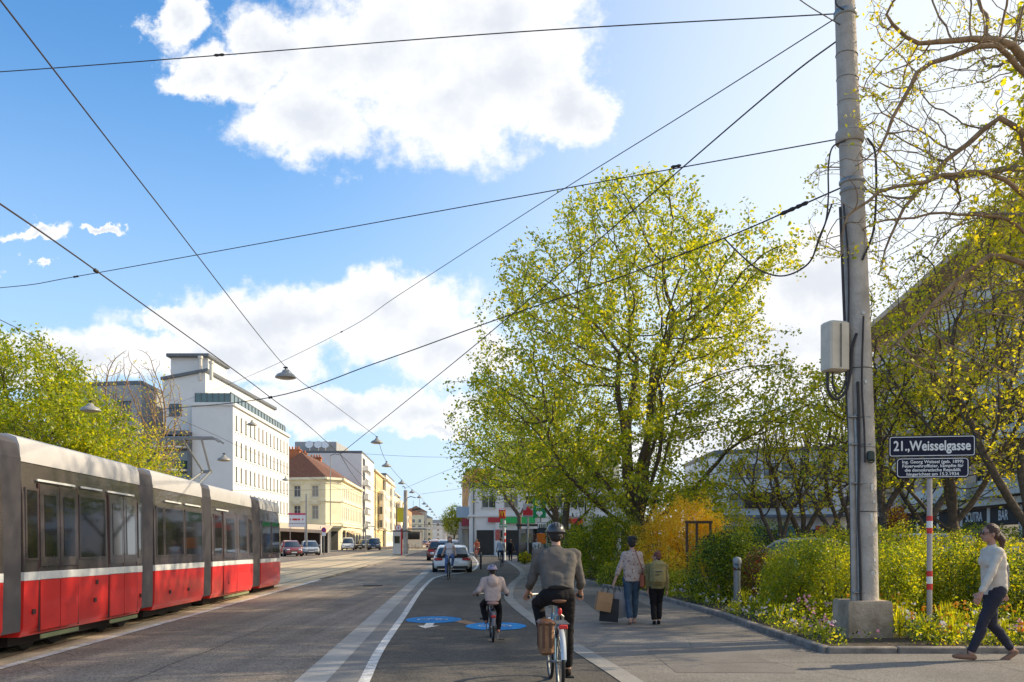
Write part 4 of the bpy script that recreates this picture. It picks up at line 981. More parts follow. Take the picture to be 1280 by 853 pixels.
# upper set back storeys with sloping roof edge (grey end wall seen from the street)
s = MB(); w0 = -8.7
prof = [(w0, 0), (-3.6, 0), (-3.6, Hm+4.0), (w0, Hm+3.0)]
s.loft([[V((x, y+.9, z)) for x, z in prof] for y in (0, 31)]); s.build('upper_wall', B['white'], wb)
s = MB(); s.loft([[V((x, y, z)) for x, z in [(w0-.2, Hm+3.0), (-3.3, Hm+4.05), (-3.3, Hm+4.4), (w0-.2, Hm+3.35)]] for y in (.6, 32)]); s.build('roof', B['tin'], wb)
s = MB(); s.bbox((-6.1, 6, Hm+4.4), (4.6, 7, 3.4), .05); s.build('roof_house', B['white'], wb)
s = MB(); s.bbox((-6.1, 5.8, Hm+6.25), (5.2, 8.0, .4), .04); s.build('roof_cap', B['tin'], wb)
for x, h in ((-4.2, 5.6), (-2.9, 5.0)): s = MB(); s.tube([(x, .9, Hm+3), (x, .9, Hm+h)], .22, 10); s.tube([(x, .9, Hm+h), (x, .9, Hm+h+.3)], .3, 10); s.build('chimney', B['concrete'], wb)
s = MB(); s.box((-7.2, .86, Hm-.6), (1.5, .08, 1.5)); s.build('window', B['pane'], wb)
# balcony bay
s = MB(); s.box((-7.2, .84, 7), (4.2, .1, 13.8)); s.build('bay_glazing', B['pane'], wb)
s = MB(); s.box((-5.0, .1, 7.2), (.3, 1.8, 14.4)); s.box((-7.3, -.3, 14.3), (4.9, 2.6, .5)); s.build('bay_frame', B['tin'], wb)
for k in range(5):
    z = 1.6+k*2.75; o = MB(); arc = [(-9.6, -.2)]+[(-9.6+4.4*t, -.2-1.7*math.sin(math.pi*t*.9+.25)) for t in np.linspace(0, 1, 10)]+[(-5.2, .7), (-9.6, .7)]
    o.prism(arc, z, z+.22); bo = o.build('balcony', B['white'], wb)
    o = MB(); prev = None
    for p in arc[:-2]:
        if prev: o.quad((prev[0], prev[1], z+.3), (p[0], p[1], z+.3), (p[0], p[1], z+1.15), (prev[0], prev[1], z+1.15)); o.tube([(prev[0], prev[1], z+1.2), (p[0], p[1], z+1.2)], .05, 5)
        prev = p
    o.build('balustrade', B['green'], bo)
# grey block farther left behind the trees
gb, FG = house('pale grey building behind the bare tree at left', [(-58, 110), (-45.5, 108), (-46.5, 130), (-58, 130)], 20.8, 'grey', {0: dict(n=3, rows=R3(5, 2.6, 3.5, 2.2), w=2.4, m=.6)}, 'flat', 'tin', frame='frame_dk')
house('low beige building far left behind the green trees', [(-95, 112), (-60, 112), (-60, 130), (-95, 130)], 15, 'beige', {0: dict(n=9, rows=R3(4, 1.6, 3.4, 1.8), w=1.7, m=.6)}, 'hip', 'tile_dk', 3)

# ---------- cafe on the far pavement
cf = thing('cafe_pavilion', 'cafe pavilion with tan awning under the red and white sign', 'cafe', (-27.6, 112, 0)); s = MB()
for x, y in ((-3.6, -1.5), (3.6, -1.5), (-3.6, 3), (3.6, 3)): s = MB(); s.box((x, y, 1.7), (.18, .18, 3.4)); s.build('post', B['white'], cf)
s = MB(); s.box((0, 3.2, 1.7), (7.4, .1, 3.4)); s.build('back_wall', B['shop'], cf)
s = MB(); s.add([(-4, 3, 4.0), (4.2, 3, 3.6), (4.6, -3, 2.9), (-4, -3, 3.3), (-4, 3, 3.85), (4.2, 3, 3.45), (4.6, -3, 2.5), (-4, -3, 2.9)], [(0, 3, 2, 1), (4, 5, 6, 7), (3, 7, 6, 2), (0, 1, 5, 4), (1, 2, 6, 5), (0, 4, 7, 3)]); s.build('awning', mat('cream_awning', (.62, .50, .36), .8, var=.1), cf)
s = MB(); s.bbox((-.6, -1.2, .5), (2.6, .6, .9), .05); s.build('counter', B['white'], cf)
bs = thing('shop_sign', 'white shop sign with red lettering and red top edge above the cafe awning', 'sign', (at(371.5, HOR, 108).x, 108, 0)); s = MB(); s.bbox((0, 0, 4.0), (2.1, .14, 1.5), .03); s.build('board', M['white'], bs)
s = MB(); s.bbox((0, 0, 4.87), (2.2, .2, .2), .03); s.build('top_edge', mat('magenta_paint', (.55, .03, .12), .5), bs)
s = MB()
for k, (x, w_) in enumerate(((-.8, .1), (-.25, .62), (.25, .25), (.7, .14))): s.bbox((x, -.085, 4.2), (w_, .03, .22), .01, rz=0)
s.build('lettering', M['red'], bs); s = MB()
for k in range(7): s.bbox((-.84+k*.28, -.085, 3.7), (.19, .03, .07), .01)
s.build('small_lettering', M['dark'], bs)
for x in (-.9, .9): s = MB(); s.tube([(x, .13, 0), (x, .13, 4.9)], .05, 8); s.build('post', M['steel'], bs)
rk = thing('kiosk', 'small red and white kiosk left of the cafe', 'kiosk', (-31.0, 106, 0)); s = MB(); s.bbox((0, 0, 1.5), (2.6, 2.2, 3.0), .06); s.build('body', M['red'], rk); s = MB(); s.box((.2, -1.13, 1.7), (1.5, .06, 1.1)); s.build('window', M['white'], rk)
s = MB(); s.bbox((0, 0, 3.1), (3, 2.7, .2), .05); s.build('roof', B['white'], rk)

# ---------- right side of the street
rb_, FR = house('tall ochre house with red firewall behind the big tree on the right kerb', [(-9.3, 178), (5, 178), (5, 215), (-12.2, 215)], 15.8, 'ochre', {0: dict(n=4, rows=R3(4, 2.2, 3.4, 1.9), w=1.4, m=.6), 3: dict(n=8, rows=R3(4, 2.2, 3.4, 1.9), w=1.4, m=.6)}, 'flat', 'tin', chim=0)
s = MB(); F = FR[0]; s.box(F.at(3.2, 14, .1), (3.6, .2, 4.2), M=F.M()); s.build('firewall', B['brick'], rb_)
cw, FC = house('white corner shop building with arched entrance behind the tree at the crossing', [(-4.4, 92), (13.5, 92), (16, 130), (-6.5, 130)], 7.2, 'white', {0: dict(n=7, rows=((5.0, 1.3),), w=1.5, m=.8)}, 'flat', 'tin', trim=[(4.1, .2, .2)])
F = FC[0]
for k, (u, w_) in enumerate(((1.6, 1.8), (4.2, 2.0), (7.0, 2.4), (10.6, 2.6), (14., 2.4), (16.6, 1.6))):
    s = MB(); h = 2.7; pr = [(u-w_/2, .1), (u+w_/2, .1), (u+w_/2, h)]+([(u+w_/2*math.cos(a), h+w_/2*.7*math.sin(a)) for a in np.linspace(.2, math.pi-.2, 9)] if k in (3, 4) else [])+[(u-w_/2, h)]
    s.loft([[F.at(x, z, o) for x, z in pr] for o in (.0, .05)]); s.build('shopfront', B['shop'] if k != 2 else B['pane'], cw)
for u in (2.9, 5.6, 8.6, 12.3, 15.5): s = MB(); s.box(F.at(u, 2.0, .16), (.45, .3, 4.0), M=F.M()); s.build('pilaster', B['white'], cw)
for u, w_, z, mt in ((5.0, 3.6, 3.72, mat('sign_green', (.03, .42, .10), .5)), (10.6, 2.4, 3.6, M['red'])): s = MB(); s.bbox(F.at(u, z, .35), (w_, .2, .62), .02); s.build('fascia', mt, cw)
hi, FH = house('cream upper house rising behind the corner shop', [(-1.5, 131), (16, 131), (16, 160), (-3, 160)], 16, 'cream', {0: dict(n=6, rows=R3(4, 2.2, 3.4, 1.9), w=1.3, m=.8)}, 'flat', 'tin', trim=[(15.6, .4, .4)])
for k, (u, z0, h_, w_, cl) in enumerate(((2.9, 2.2, 1.1, .5, (.45, .1, .08)), (5.6, 2.0, 1.3, .35, (.1, .2, .4)), (8.6, 2.3, .9, .34, (.6, .5, .2)), (12.3, 2.1, 1.0, .34, (.12, .3, .16)))):
    s = MB(); s.box(F.at(u, z0, .34), (w_, .04, h_), M=F.M()); s.build('poster', mat('poster_%d' % k, cl, .6, var=.5, scale=5), cw)
for u in (.4, 9.6, 17.4): s = MB(); s.tube([F.at(u, 0, .1), F.at(u, 7.1, .1)], .06, 8); s.build('downpipe', B['tin'], cw, True)
s = MB(); s.bbox(F.at(3.2, 3.75, .3), (2.6, .16, .5), .02); s.build('fascia', mat('sign_crimson_strip', (.45, .03, .04), .5), cw)
s = MB(); s.bbox(F.at(14.4, 3.75, .3), (3.2, .16, .5), .02); s.build('fascia', B['green'], cw)
for u in (2., 6.5, 12.): s = MB(); s.bbox(F.at(u, 7.7, -2), (1.4, 1.2, .9), .05, rz=0); s.build('roof_unit', B['tin'], cw)
kio = thing('shop_row', 'low shop row with beige pillars and red canopy along the right pavement', 'shop', (-3.6, 118, 0))
s = MB(); s.box((0, 0, 3.4), (5.5, 26, .8)); s.build('wall', B['beige'], kio); s = MB(); s.box((-.2, -13.3, 3.8), (4.4, .4, .9)); s.build('canopy', mat('dull_red_canopy', (.35, .04, .05), .6), kio)
for k in range(9):
    s = MB(); s.box((-2.6, -12.6+k*3.1, 1.5), (.5, .5, 3)); s.build('pillar', B['beige'], kio)
s = MB(); s.box((.4, 0, 1.5), (4, 25.6, 3)); s.build('shopfront', B['shop'], kio)
s = MB(); s.box((-.5, -13.3, 5.0), (5.0, .3, 1.3)); s.build('upper_sign', mat('pale_blue_sign', (.40, .47, .52), .5), kio)

# white building behind the park
p0 = at(893, HOR, 98); p1 = at(1062, HOR, 92)
pk, FP = house('long white building with dark windows behind the park trees', [(p0.x, p0.y), (p1.x, p1.y), (p1.x+4, 112), (p0.x, 115)], 11.2, 'white', {0: dict(n=6, rows=((5.2, 1.6), (8.4, 1.6)), w=1.5, m=1.5)}, 'flat', 'tin', frame='frame_dk')
F = FP[0]; s = MB(); s.box(F.at(F.L/2, 4.2, .9), (F.L, 1.8, .3), M=F.M()); s.build('canopy', B['tin'], pk)
for u, w_, c_, nm in ((8.0, 2.3, (.03, .22, .50), 'blue'), (11.9, 2.4, (.50, .02, .04), 'crimson'), (14.2, .8, (.45, .5, .5), 'pale'), (4.6, 5, (.02, .14, .09), 'dark_green'), (1.0, 1.4, (.30, .40, .50), 'pale_blue')): s = MB(); s.bbox(F.at(u, 2.6, .3), (w_, .3, 1.1), .03); s.build('fascia', mat('fascia_'+nm, c_, .5), pk)
s = MB(); s.box(F.at(F.L/2, 1.6, .05), (F.L-1, .1, 2.4), M=F.M()); s.build('shopfront', B['shop'], pk)
s = MB(); s.box(F.at(5.2, 6.0, .3), (3.8, .5, 1.6), M=F.M()); s.build('bay', B['tile_dk'], pk)

# large apartment building on the right with balconies
A0 = V((30.2, 44, 0)); A1 = V((36.2, 88, 0)); ab = thing('apartment_building', 'large grey apartment building with long balconies and shops behind the right hand trees', 'building', (A0.x, A0.y, 0))
F = Face((A1.x-A0.x, A1.y-A0.y), (0, 0)); m = MB(); Hh = 20.8; hs = []
for k in range(5):
    z = 4.6+3.1*k
    for i in range(9): u = 2.6+i*4.9; hs.append((u-.8, u+.8, z+.3, z+2.2))
wall(m, F, 0, Hh, hs); put_windows(ab, F, hs, 'frame_dk')
Fe = Face((A1.x-A0.x+14, A1.y-A0.y+1), (A1.x-A0.x, A1.y-A0.y)); wall(m, Fe, 0, Hh); Fn = Face((0, 0), (14, -1)); wall(m, Fn, 0, Hh)
m.build('wall', B['pink'], ab)
s = MB(); s.prism([(-2.6, -2.6), (14, -3), (A1.x-A0.x+14, 46), (A1.x-A0.x-2.6, 45.6)], Hh, Hh+.45); s.build('roof', mat('eaves_boards', (.62, .44, .28), .7, var=.2), ab)
for k in range(5):
    z = 4.4+3.1*k
    for u0, u1 in ((.5, 13.5), (16, 29), (31, 44)):
        s = MB(); s.box(F.at((u0+u1)/2, z+.09, .8), (u1-u0, 1.6, .18), M=F.M()); s.box(F.at((u0+u1)/2, z+.62, 1.56), (u1-u0, .08, .9), M=F.M())
        for u in (u0, u1): s.box(F.at(u, z+.62, .8), (.08, 1.6, .9), M=F.M())
        s.build('balcony', B['concrete'], ab)
    for u in (14.7, 30): s = MB(); s.box(F.at(u, z+1.2, .15), (2.0, .3, 3.0), M=F.M()); s.build('pier_panel', B['pink'], ab)
s = MB(); s.box(F.at(F.L/2, 4.1, .5), (F.L, 1.0, .4), M=F.M()); s.build('canopy', B['concrete'], ab)
for k in range(9):
    u = 2.6+k*4.9; s = MB(); s.box(F.at(u, 1.4, .03), (4.1, .1, 2.6), M=F.M()); s.build('shopfront', B['pane'], ab)
    s = MB(); s.box(F.at(u, 3.2, .25), (4.3, .3, 1.15), M=F.M()); so_ = s.build('fascia', M['black'], ab)
    s = MB(); s.box(F.at(u+2.45, 1.9, .2), (.5, .4, 3.8), M=F.M()); s.build('pillar', B['concrete'], ab)
    txt = {6: 'BÄR', 5: 'SCUTRA'}.get(k)
    if txt:
        me = text_mesh(txt, .95, 0, .02, sx=.85); me.materials.append(M['white']); o = link('lettering', me, so_, F.at(u, 3.2, .43)); o.rotation_euler = (0, 0, math.atan2(F.u.y, F.u.x)); o.location = F.at(u, 3.2, .43)
# a street lamp mast and bus shelter roof seen behind the hedges are left to the street furniture
# ------------------------------------------------------------------ trees
def grow_tree(label, loc, prof, npts, trunk_h, limbs, step, di, dk, rb, rt, leafm, lsize, per, spread, thr, bark='bark', group=None, name='leafy_tree', seed=1, inner=.3, squash=1., keep=None, extra=None, bias=V((0, 0, .08)), lump=.18, matw=None, cat='tree', leaves=True, lean=(0, 0), up=.35, iters=90, coff=(0, 0), jit=.12):
    random.seed(seed); np.random.seed(seed)
    root = thing(name, label, cat, loc, 0, group)
    nodes = [V((0, 0, -.05))]; par = [-1]; k = max(2, int(trunk_h/step)); 
    for i in range(1, k+1):
        t = i/k; nodes.append(V((lean[0]*t+.06*math.sin(t*5+seed), lean[1]*t+.05*math.cos(t*4+seed), trunk_h*t))); par.append(len(nodes)-2)
    tip = len(nodes)-1
    for (dx, dy, dz, hfrac, ln) in limbs:      # a limb: direction, where it leaves the trunk, length; it curves upward
        i0 = max(1, int(tip*hfrac)); p = nodes[i0].copy(); d = V((dx, dy, dz)).normalized(); pr = i0
        for j in range(int(ln/step)):
            d = (d+V((random.gauss(0, .07), random.gauss(0, .07), .035+random.gauss(0, .05)))).normalized(); p = p+d*step; nodes.append(p.copy()); par.append(pr); pr = len(nodes)-1
    if npts < 5000: npts = int(npts*2.4); dk *= .72
    pts = shell_pts(npts, prof, lean[0]+coff[0], lean[1]+coff[1], squash, inner, lump, seed)
    if extra: pts += extra
    nodes, par = colonize(pts, nodes, par, step, di, dk, iters, bias, jit)
    tr, r = branch_mesh('trunk', nodes, par, rb, rt, M[bark], root)
    if leaves:
        lp = tips(nodes, par, r, thr, per, spread, seed, keep)
        leaf_cloud('crown', lp, lsize, leafm, root, seed=seed, matw=matw, up=up)
    return root

# the big tree
bt = at(806, HOR, 38)
big = grow_tree('largest tree, tall many-stemmed with fresh yellow-green leaves in the middle of the photo', (bt.x, 38, 0),
    [(3.0, 4.5), (4.5, 6.2), (6.5, 7.1), (8.4, 7.6), (11.1, 7.2), (13, 6.1), (14.8, 4.6), (16.2, 3.0), (17.4, 1.2)], 9500, 2.6,
    [(-.1, 0, 1, 1., 9), (.25, .1, 1, .95, 8.5), (-.35, -.2, 1, .9, 7.5), (.5, .2, .9, .85, 6.5), (-.7, .2, .8, .9, 6.5), (.8, -.1, .75, .8, 5.5), (.05, -.6, .9, .9, 6), (-.9, -.1, .45, .8, 5), (.9, .2, .4, .75, 4.5), (-.2, .8, .8, .9, 6), (.4, -.5, 1, 1, 7), (-.25, .3, 1.1, 1, 8)],
    .34, 2.6, .46, .36, .009, [M['lf_spring'], M['lf_green'], M['lf_yel']], .15, 15.5, .15, .022, 'bark', seed=4, inner=.15, matw=[.58, .32, .10], lump=.2, lean=(-.3, 0))

# darker trees behind it on the left, over the signs
grow_tree('dense green tree behind the big tree, low over the crossing signs', (at(694, HOR, 52).x, 52, 0), [(4.3, 2.4), (5.2, 3.6), (6.8, 3.8), (9, 3.2), (10.8, 1.6)], 700, 3.6,
    [(-.5, 0, .8, .9, 2), (.5, 0, .8, .9, 2), (0, .5, 1, 1, 3)], .4, 2.5, .7, .2, .012, [M['lf_green'], M['lf_spring']], .17, 16, .32, .03, seed=11, inner=.1, matw=[.6, .4], coff=(-2.3, 0))
grow_tree('dense green tree beside the dark shrubs, right of the tree over the signs', (at(708, HOR, 46).x, 46, 0), [(3.6, 2.0), (4.6, 3.1), (6.2, 3.4), (8.4, 3.0), (9.8, 1.4)], 700, 2.3,
    [(-.5, 0, .8, .9, 2), (.5, 0, .8, .9, 2), (0, .5, 1, 1, 3)], .4, 2.5, .7, .22, .012, [M['lf_green'], M['lf_spring'], M['lf_dark']], .16, 16, .32, .03, seed=12, inner=.1, matw=[.5, .35, .15])
grow_tree('dark leaved tree farther back over the white corner shop', (at(650, HOR, 76).x, 76, 0), [(5.0, 2.0), (6.0, 3.3), (8, 3.6), (10, 2.8), (11.5, 1.2)], 450, 4.2,
    [(-.5, 0, .8, .9, 2), (.5, 0, .8, .9, 2)], .5, 2.6, .85, .2, .014, [M['lf_dark'], M['lf_green']], .2, 10, .36, .04, seed=13, inner=.1, matw=[.6, .4], coff=(-1.6, 0))
# small round street tree
p = at(568, HOR, 120)
grow_tree('small round street tree standing alone beyond the white hatchback', (p.x, 120, 0), [(2.6, .8), (3.4, 1.6), (4.6, 1.85), (5.6, 1.4), (6.7, .4)], 220, 2.4, [(.3, 0, 1, .9, 1), (-.3, 0, 1, .9, 1)], .25, 1.6, .4, .11, .012, [M['lf_green'], M['lf_spring']], .16, 20, .22, .03, seed=14, inner=.1)

# park trees to the right
PK = dict(group=None)
grow_tree('slim multi-stemmed yellow-green tree, leftmost of the park trees behind the round bush', (at(975, HOR, 36).x, 36, 0), [(2.8, 1.6), (3.8, 2.3), (5.2, 2.5), (6.2, 1.7), (7.0, .7)], 420, 1.4,
    [(-.5, 0, 1, .9, 2.0), (.45, 0, 1, 1, 2.2), (-.05, .3, 1, 1, 2.4)], .28, 1.8, .42, .15, .009, [M['lf_yel'], M['lf_spring']], .12, 4.0, .12, .02, seed=21, matw=[.7, .3])
grow_tree('dark trunked park tree with a thick fork, second from the left in the park', (at(1003, HOR, 40).x, 40, 0), [(3.4, 2.0), (5, 3.0), (7.0, 3.0), (8.6, 1.8), (9.4, .6)], 480, 1.8,
    [(-.6, 0, 1, .9, 2.6), (.5, 0, 1, 1, 2.6), (0, .3, 1, 1, 3)], .32, 2.2, .5, .21, .010, [M['lf_yel'], M['lf_spring']], .13, 2.6, .13, .02, seed=22, matw=[.6, .4])
grow_tree('park tree with wide V-shaped stems just left of the concrete pole', (at(1062, HOR, 38).x, 38, 0), [(3.0, 2.2), (4.4, 2.9), (6.0, 2.8), (7.6, 1.8), (8.2, .6)], 480, 1.5,
    [(-.7, 0, .9, .9, 2.6), (.6, 0, 1, 1, 2.6), (.1, .3, 1, 1, 2.6)], .3, 2.0, .45, .17, .009, [M['lf_spring'], M['lf_yel']], .12, 2.6, .12, .02, seed=23, bark='bark')
grow_tree('tree with a slim dark trunk directly right of the concrete pole', (at(1106, HOR, 28.5).x, 28.5, 0), [(3.2, 1.8), (4.6, 2.6), (6.2, 2.8), (7.8, 2.0), (8.8, .8)], 700, 2.4,
    [(-.4, 0, 1, .9, 2.6), (.4, 0, 1, 1, 2.8), (0, .3, 1, 1, 3)], .32, 2.2, .5, .17, .010, [M['lf_spring'], M['lf_green'], M['lf_yel']], .13, 7, .14, .02, seed=24, matw=[.5, .2, .3])
grow_tree('dark leaning park tree behind the street name sign', (at(1212, HOR, 28).x, 28, 0), [(3.4, 2.6), (4.8, 3.6), (7.0, 4.0), (9.2, 3.0), (10.6, 1.2)], 900, 2.1,
    [(-.9, -.2, .7, .9, 2.6), (.8, 0, .8, 1, 2.8), (0, .4, 1, 1, 3), (-.3, -.4, 1, 1, 3)], .3, 2.2, .45, .19, .009, [M['lf_spring'], M['lf_yel']], .115, 6, .13, .018, seed=25, matw=[.5, .5], lean=(-.5, 0))
grow_tree('yellow-green tree behind the walking woman near the right frame edge', (at(1290, HOR, 25).x, 25, 0), [(3.6, 2.6), (5, 3.8), (7.6, 4.2), (10.4, 3.2), (12.2, 1.2)], 1100, 2.2,
    [(-.8, -.2, .8, .9, 2.8), (.8, 0, .8, 1, 2.8), (0, .4, 1, 1, 3)], .3, 2.2, .45, .2, .009, [M['lf_yel'], M['lf_spring']], .11, 6.5, .13, .018, seed=26, matw=[.6, .4])
grow_tree('broad green tree far behind the street sign, in front of the apartment building', (at(1160, HOR, 44).x, 44, 0), [(3, 3), (5, 4.2), (8, 4.4), (10.6, 3.0), (12, 1)], 700, 2.4,
    [(-.6, 0, 1, .9, 3), (.6, 0, 1, 1, 3)], .42, 2.6, .65, .22, .012, [M['lf_green'], M['lf_spring'], M['lf_yel']], .18, 3, .2, .03, seed=27, matw=[.25, .45, .3])
grow_tree('rust tinged bare-branched tree behind the park trees', (at(1040, HOR, 52).x, 52, 0), [(3, 3), (5, 4.2), (8, 4.2), (10, 3.0), (11.4, 1)], 600, 2.4,
    [(-.6, 0, 1, .9, 3), (.6, 0, 1, 1, 3)], .42, 2.6, .65, .2, .012, [M['lf_yel'], M['lf_red']], .14, 2.2, .3, .03, seed=28, matw=[.7, .3], bark='bark_grey')

for (x, y, sd_, lb) in ((18.6, 21.8, 61, 'spring tree standing just outside the right frame edge, nearer than the leaning park tree'), (20.4, 28.5, 62, 'second spring tree outside the right frame edge, behind the nearer one'), (24.5, 36, 63, 'third spring tree outside the right frame edge, farthest from the camera')):
    grow_tree(lb, (x, y, 0), [(11, 2.4), (12.3, 4.0), (14.2, 4.7), (16.2, 4.0), (18., 1.8)], 1300, 9.2, [(-.8, -.2, .8, .9, 2.8), (.8, 0, .8, 1, 2.8), (0, .4, 1, 1, 3)], .34, 2.4, .55, .2, .010, [M['lf_yel'], M['lf_spring']], .22, 10, .26, .03, lump=.3, seed=sd_, matw=[.5, .5])
# overhanging tree at top right: trunk outside the frame, limbs reaching in
random.seed(31); np.random.seed(31)
ov = thing('overhanging_tree', 'old spring tree reaching in from the right over the concrete pole, small yellow leaves', 'tree', (11.9, 15.4, 0))
def rel(px, py, D): return at(px, py, D+1.2)-V((11.9, 15.4, 0))
nodes = [V((0, 0, -.05))]; par = [-1]
def limb(i0, path, step=.22):
    pr = i0; pts = [nodes[i0]]+[V(p) for p in path]; L_ = sum((b-a).length for a, b in zip(pts[:-1], pts[1:])); P = [pts[0]]+pts+[pts[-1]]
    for s in range(1, len(P)-2):
        a, b, c, d = P[s-1:s+3]; n = max(1, int((c-b).length/step))
        for j in range(1, n+1):
            t = j/n; q = .5*((2*b)+(c-a)*t+(2*a-5*b+4*c-d)*t*t+(3*b-a-3*c+d)*t**3)
            nodes.append(q+V((random.gauss(0, .015), random.gauss(0, .015), random.gauss(0, .015)))); par.append(pr); pr = len(nodes)-1
    return pr
fork = limb(0, [(.1, 0, 1.5), (.0, .1, 3.0), (-.2, 0, 3.6)]); upper = limb(fork, [(-.3, .1, 5.0), (-.2, .0, 6.4), (.2, .1, 8.2), (.2, 0, 10)])
L1a = limb(fork+3, [(-2.0, -.6, 5.0), rel(1290, 300, 13.2), rel(1245, 272, 13.0), rel(1180, 268, 12.9), rel(1092, 279, 12.8)])
L2a = limb(fork+11, [(-2.2, -.4, 7.2), rel(1285, 78, 12.8), rel(1215, 50, 12.6), rel(1150, 55, 12.5), rel(1105, 20, 12.4)])
L3a = limb(fork+11, [(-2.4, -.6, 7.4), rel(1265, 72, 12.4), rel(1190, 72, 12.2), rel(1145, 90, 12.2), rel(1118, 150, 12.2), rel(1092, 200, 12.2)])
L4a = limb(fork+5, [(-2.2, -.8, 5.8), rel(1275, 240, 12.6), rel(1215, 215, 12.4), rel(1160, 225, 12.3), rel(1100, 240, 12.2), rel(1060, 270, 12.1)])
L5a = limb(fork+7, [(-2.0, .4, 6.3), rel(1270, 160, 13.4), rel(1210, 180, 13.6), rel(1130, 260, 13.6), rel(1100, 340, 13.6)])
L6a = limb(fork+2, [(-1.5, -.2, 4.5), rel(1275, 330, 13.5), rel(1210, 340, 13.4), rel(1150, 400, 13.2), rel(1110, 440, 13.2)])
for a in ((1.5, 2, 7), (3, 0, 8), (-.5, 2.6, 7.5), (0, 5, 7.4), (-1.5, 4.5, 9), (2.5, 3.5, 10), (-1.8, 5, 10), (-1.6, 3, 11.6), (2.5, 6, 9)): limb(upper-8-random.randint(0, 12), [(a[0]*.5, a[1]*.5, a[2]-.8), a])
rng = np.random.RandomState(8); pts = []
while len(pts) < 6500:          # the part in view: flat sprays
    px = rng.uniform(1010, 1340); py = rng.uniform(-160, 500); D = rng.uniform(11.4, 15)
    lim = 1105 if py < 90 else (1080 if py < 200 else (1000 if py < 330 else 1085))
    if px < lim-40*rng.rand()**2 and not (py > 180 and py < 300 and px > 1030 and rng.rand() < .3): continue
    if py > 330 and px < 1100+ (py-330)*.25: continue
    if noise.noise(V((px*.012, py*.012, 3.3))) < -.12: continue
    pts.append(rel(px, py, D))
while len(pts) < 10500:          # the rest of the crown, above and right of the frame; it shades the foreground
    a = rng.normal(size=3); a /= np.linalg.norm(a); t = rng.uniform(.2, 1)**.5
    p = V((.9+a[0]*5.2*t, 4.4+a[1]*4.8*t, 9.8+a[2]*4.4*t))
    if p.z > 4.5 and (p.x > -3.4 or p.z > 9.5): pts.append(p)
nodes, par = colonize(pts, nodes, par, .17, 1.8, .24, 90, V((0, 0, -.02)), .12)
tr, r = branch_mesh('trunk', nodes, par, .24, .0045, M['bark_warm'], ov)
def kp(p): return noise.noise(V((p.x*1.1, p.y*1.1, p.z*1.1))) > (-.12 if p.y < 1.2 else .12)
lp = tips(nodes, par, r, .0085, 4.2, .05, 3, kp)
leaf_cloud('crown', lp, .066, [M['lf_yel'], M['lf_spring']], ov, seed=3, matw=[.75, .25])

# left side trees
grow_tree('dense bright green tree at the far left behind the tram', (-23.9, 43, 0), [(2.6, 3.4), (4.4, 4.6), (7, 4.8), (9.0, 3.9), (10.6, 2.4), (11.7, 1.0)], 2000, 2.4,
    [(-.6, 0, 1, .9, 3), (.6, 0, 1, 1, 3), (0, .5, 1, 1, 4)], .36, 2.4, .6, .24, .011, [M['lf_spring'], M['lf_green']], .17, 26, .20, .03, seed=41, inner=.1, matw=[.6, .4])
grow_tree('lower rounded green tree between the dense left tree and the bare tree', (-20.4, 44, 0), [(1.4, 2.0), (2.8, 3.2), (4.4, 3.3), (6.0, 2.4), (7.2, 1.0)], 700, 1.3,
    [(-.6, 0, 1, .9, 2), (.6, 0, 1, 1, 2)], .32, 2.0, .5, .16, .010, [M['lf_spring'], M['lf_green'], M['lf_yel']], .16, 22, .27, .03, seed=42, inner=.1, matw=[.5, .3, .2])
grow_tree('nearly bare brown tree with few leaves left of the white block', (at(168, HOR, 62).x, 62, 0), [(3.5, 2.0), (5.6, 3.0), (8.5, 3.6), (11.6, 3.4), (14.2, 2.0), (15, .8)], 2000, 3.2,
    [(-.3, 0, 1, .9, 5), (.35, 0, 1, 1, 5), (-.6, .2, .9, .9, 4), (.6, .1, .8, .9, 4)], .34, 2.4, .62, .22, .018, [M['lf_yel']], .16, .8, .25, .03, seed=43, bark='bark_warm', jit=.03, bias=V((0, 0, .30)))
grow_tree('thin young tree with yellow leaves in front of the balconies of the white block', (at(186, HOR, 56).x, 56, 0), [(3, 1.6), (5, 2.2), (7.4, 2.0), (9.0, .9)], 420, 2.2,
    [(-.5, 0, 1, .9, 2.6), (.5, 0, 1, 1, 2.6)], .3, 1.9, .45, .12, .011, [M['lf_yel'], M['lf_spring']], .16, 4, .24, .02, seed=44, matw=[.6, .4], bark='bark_warm')

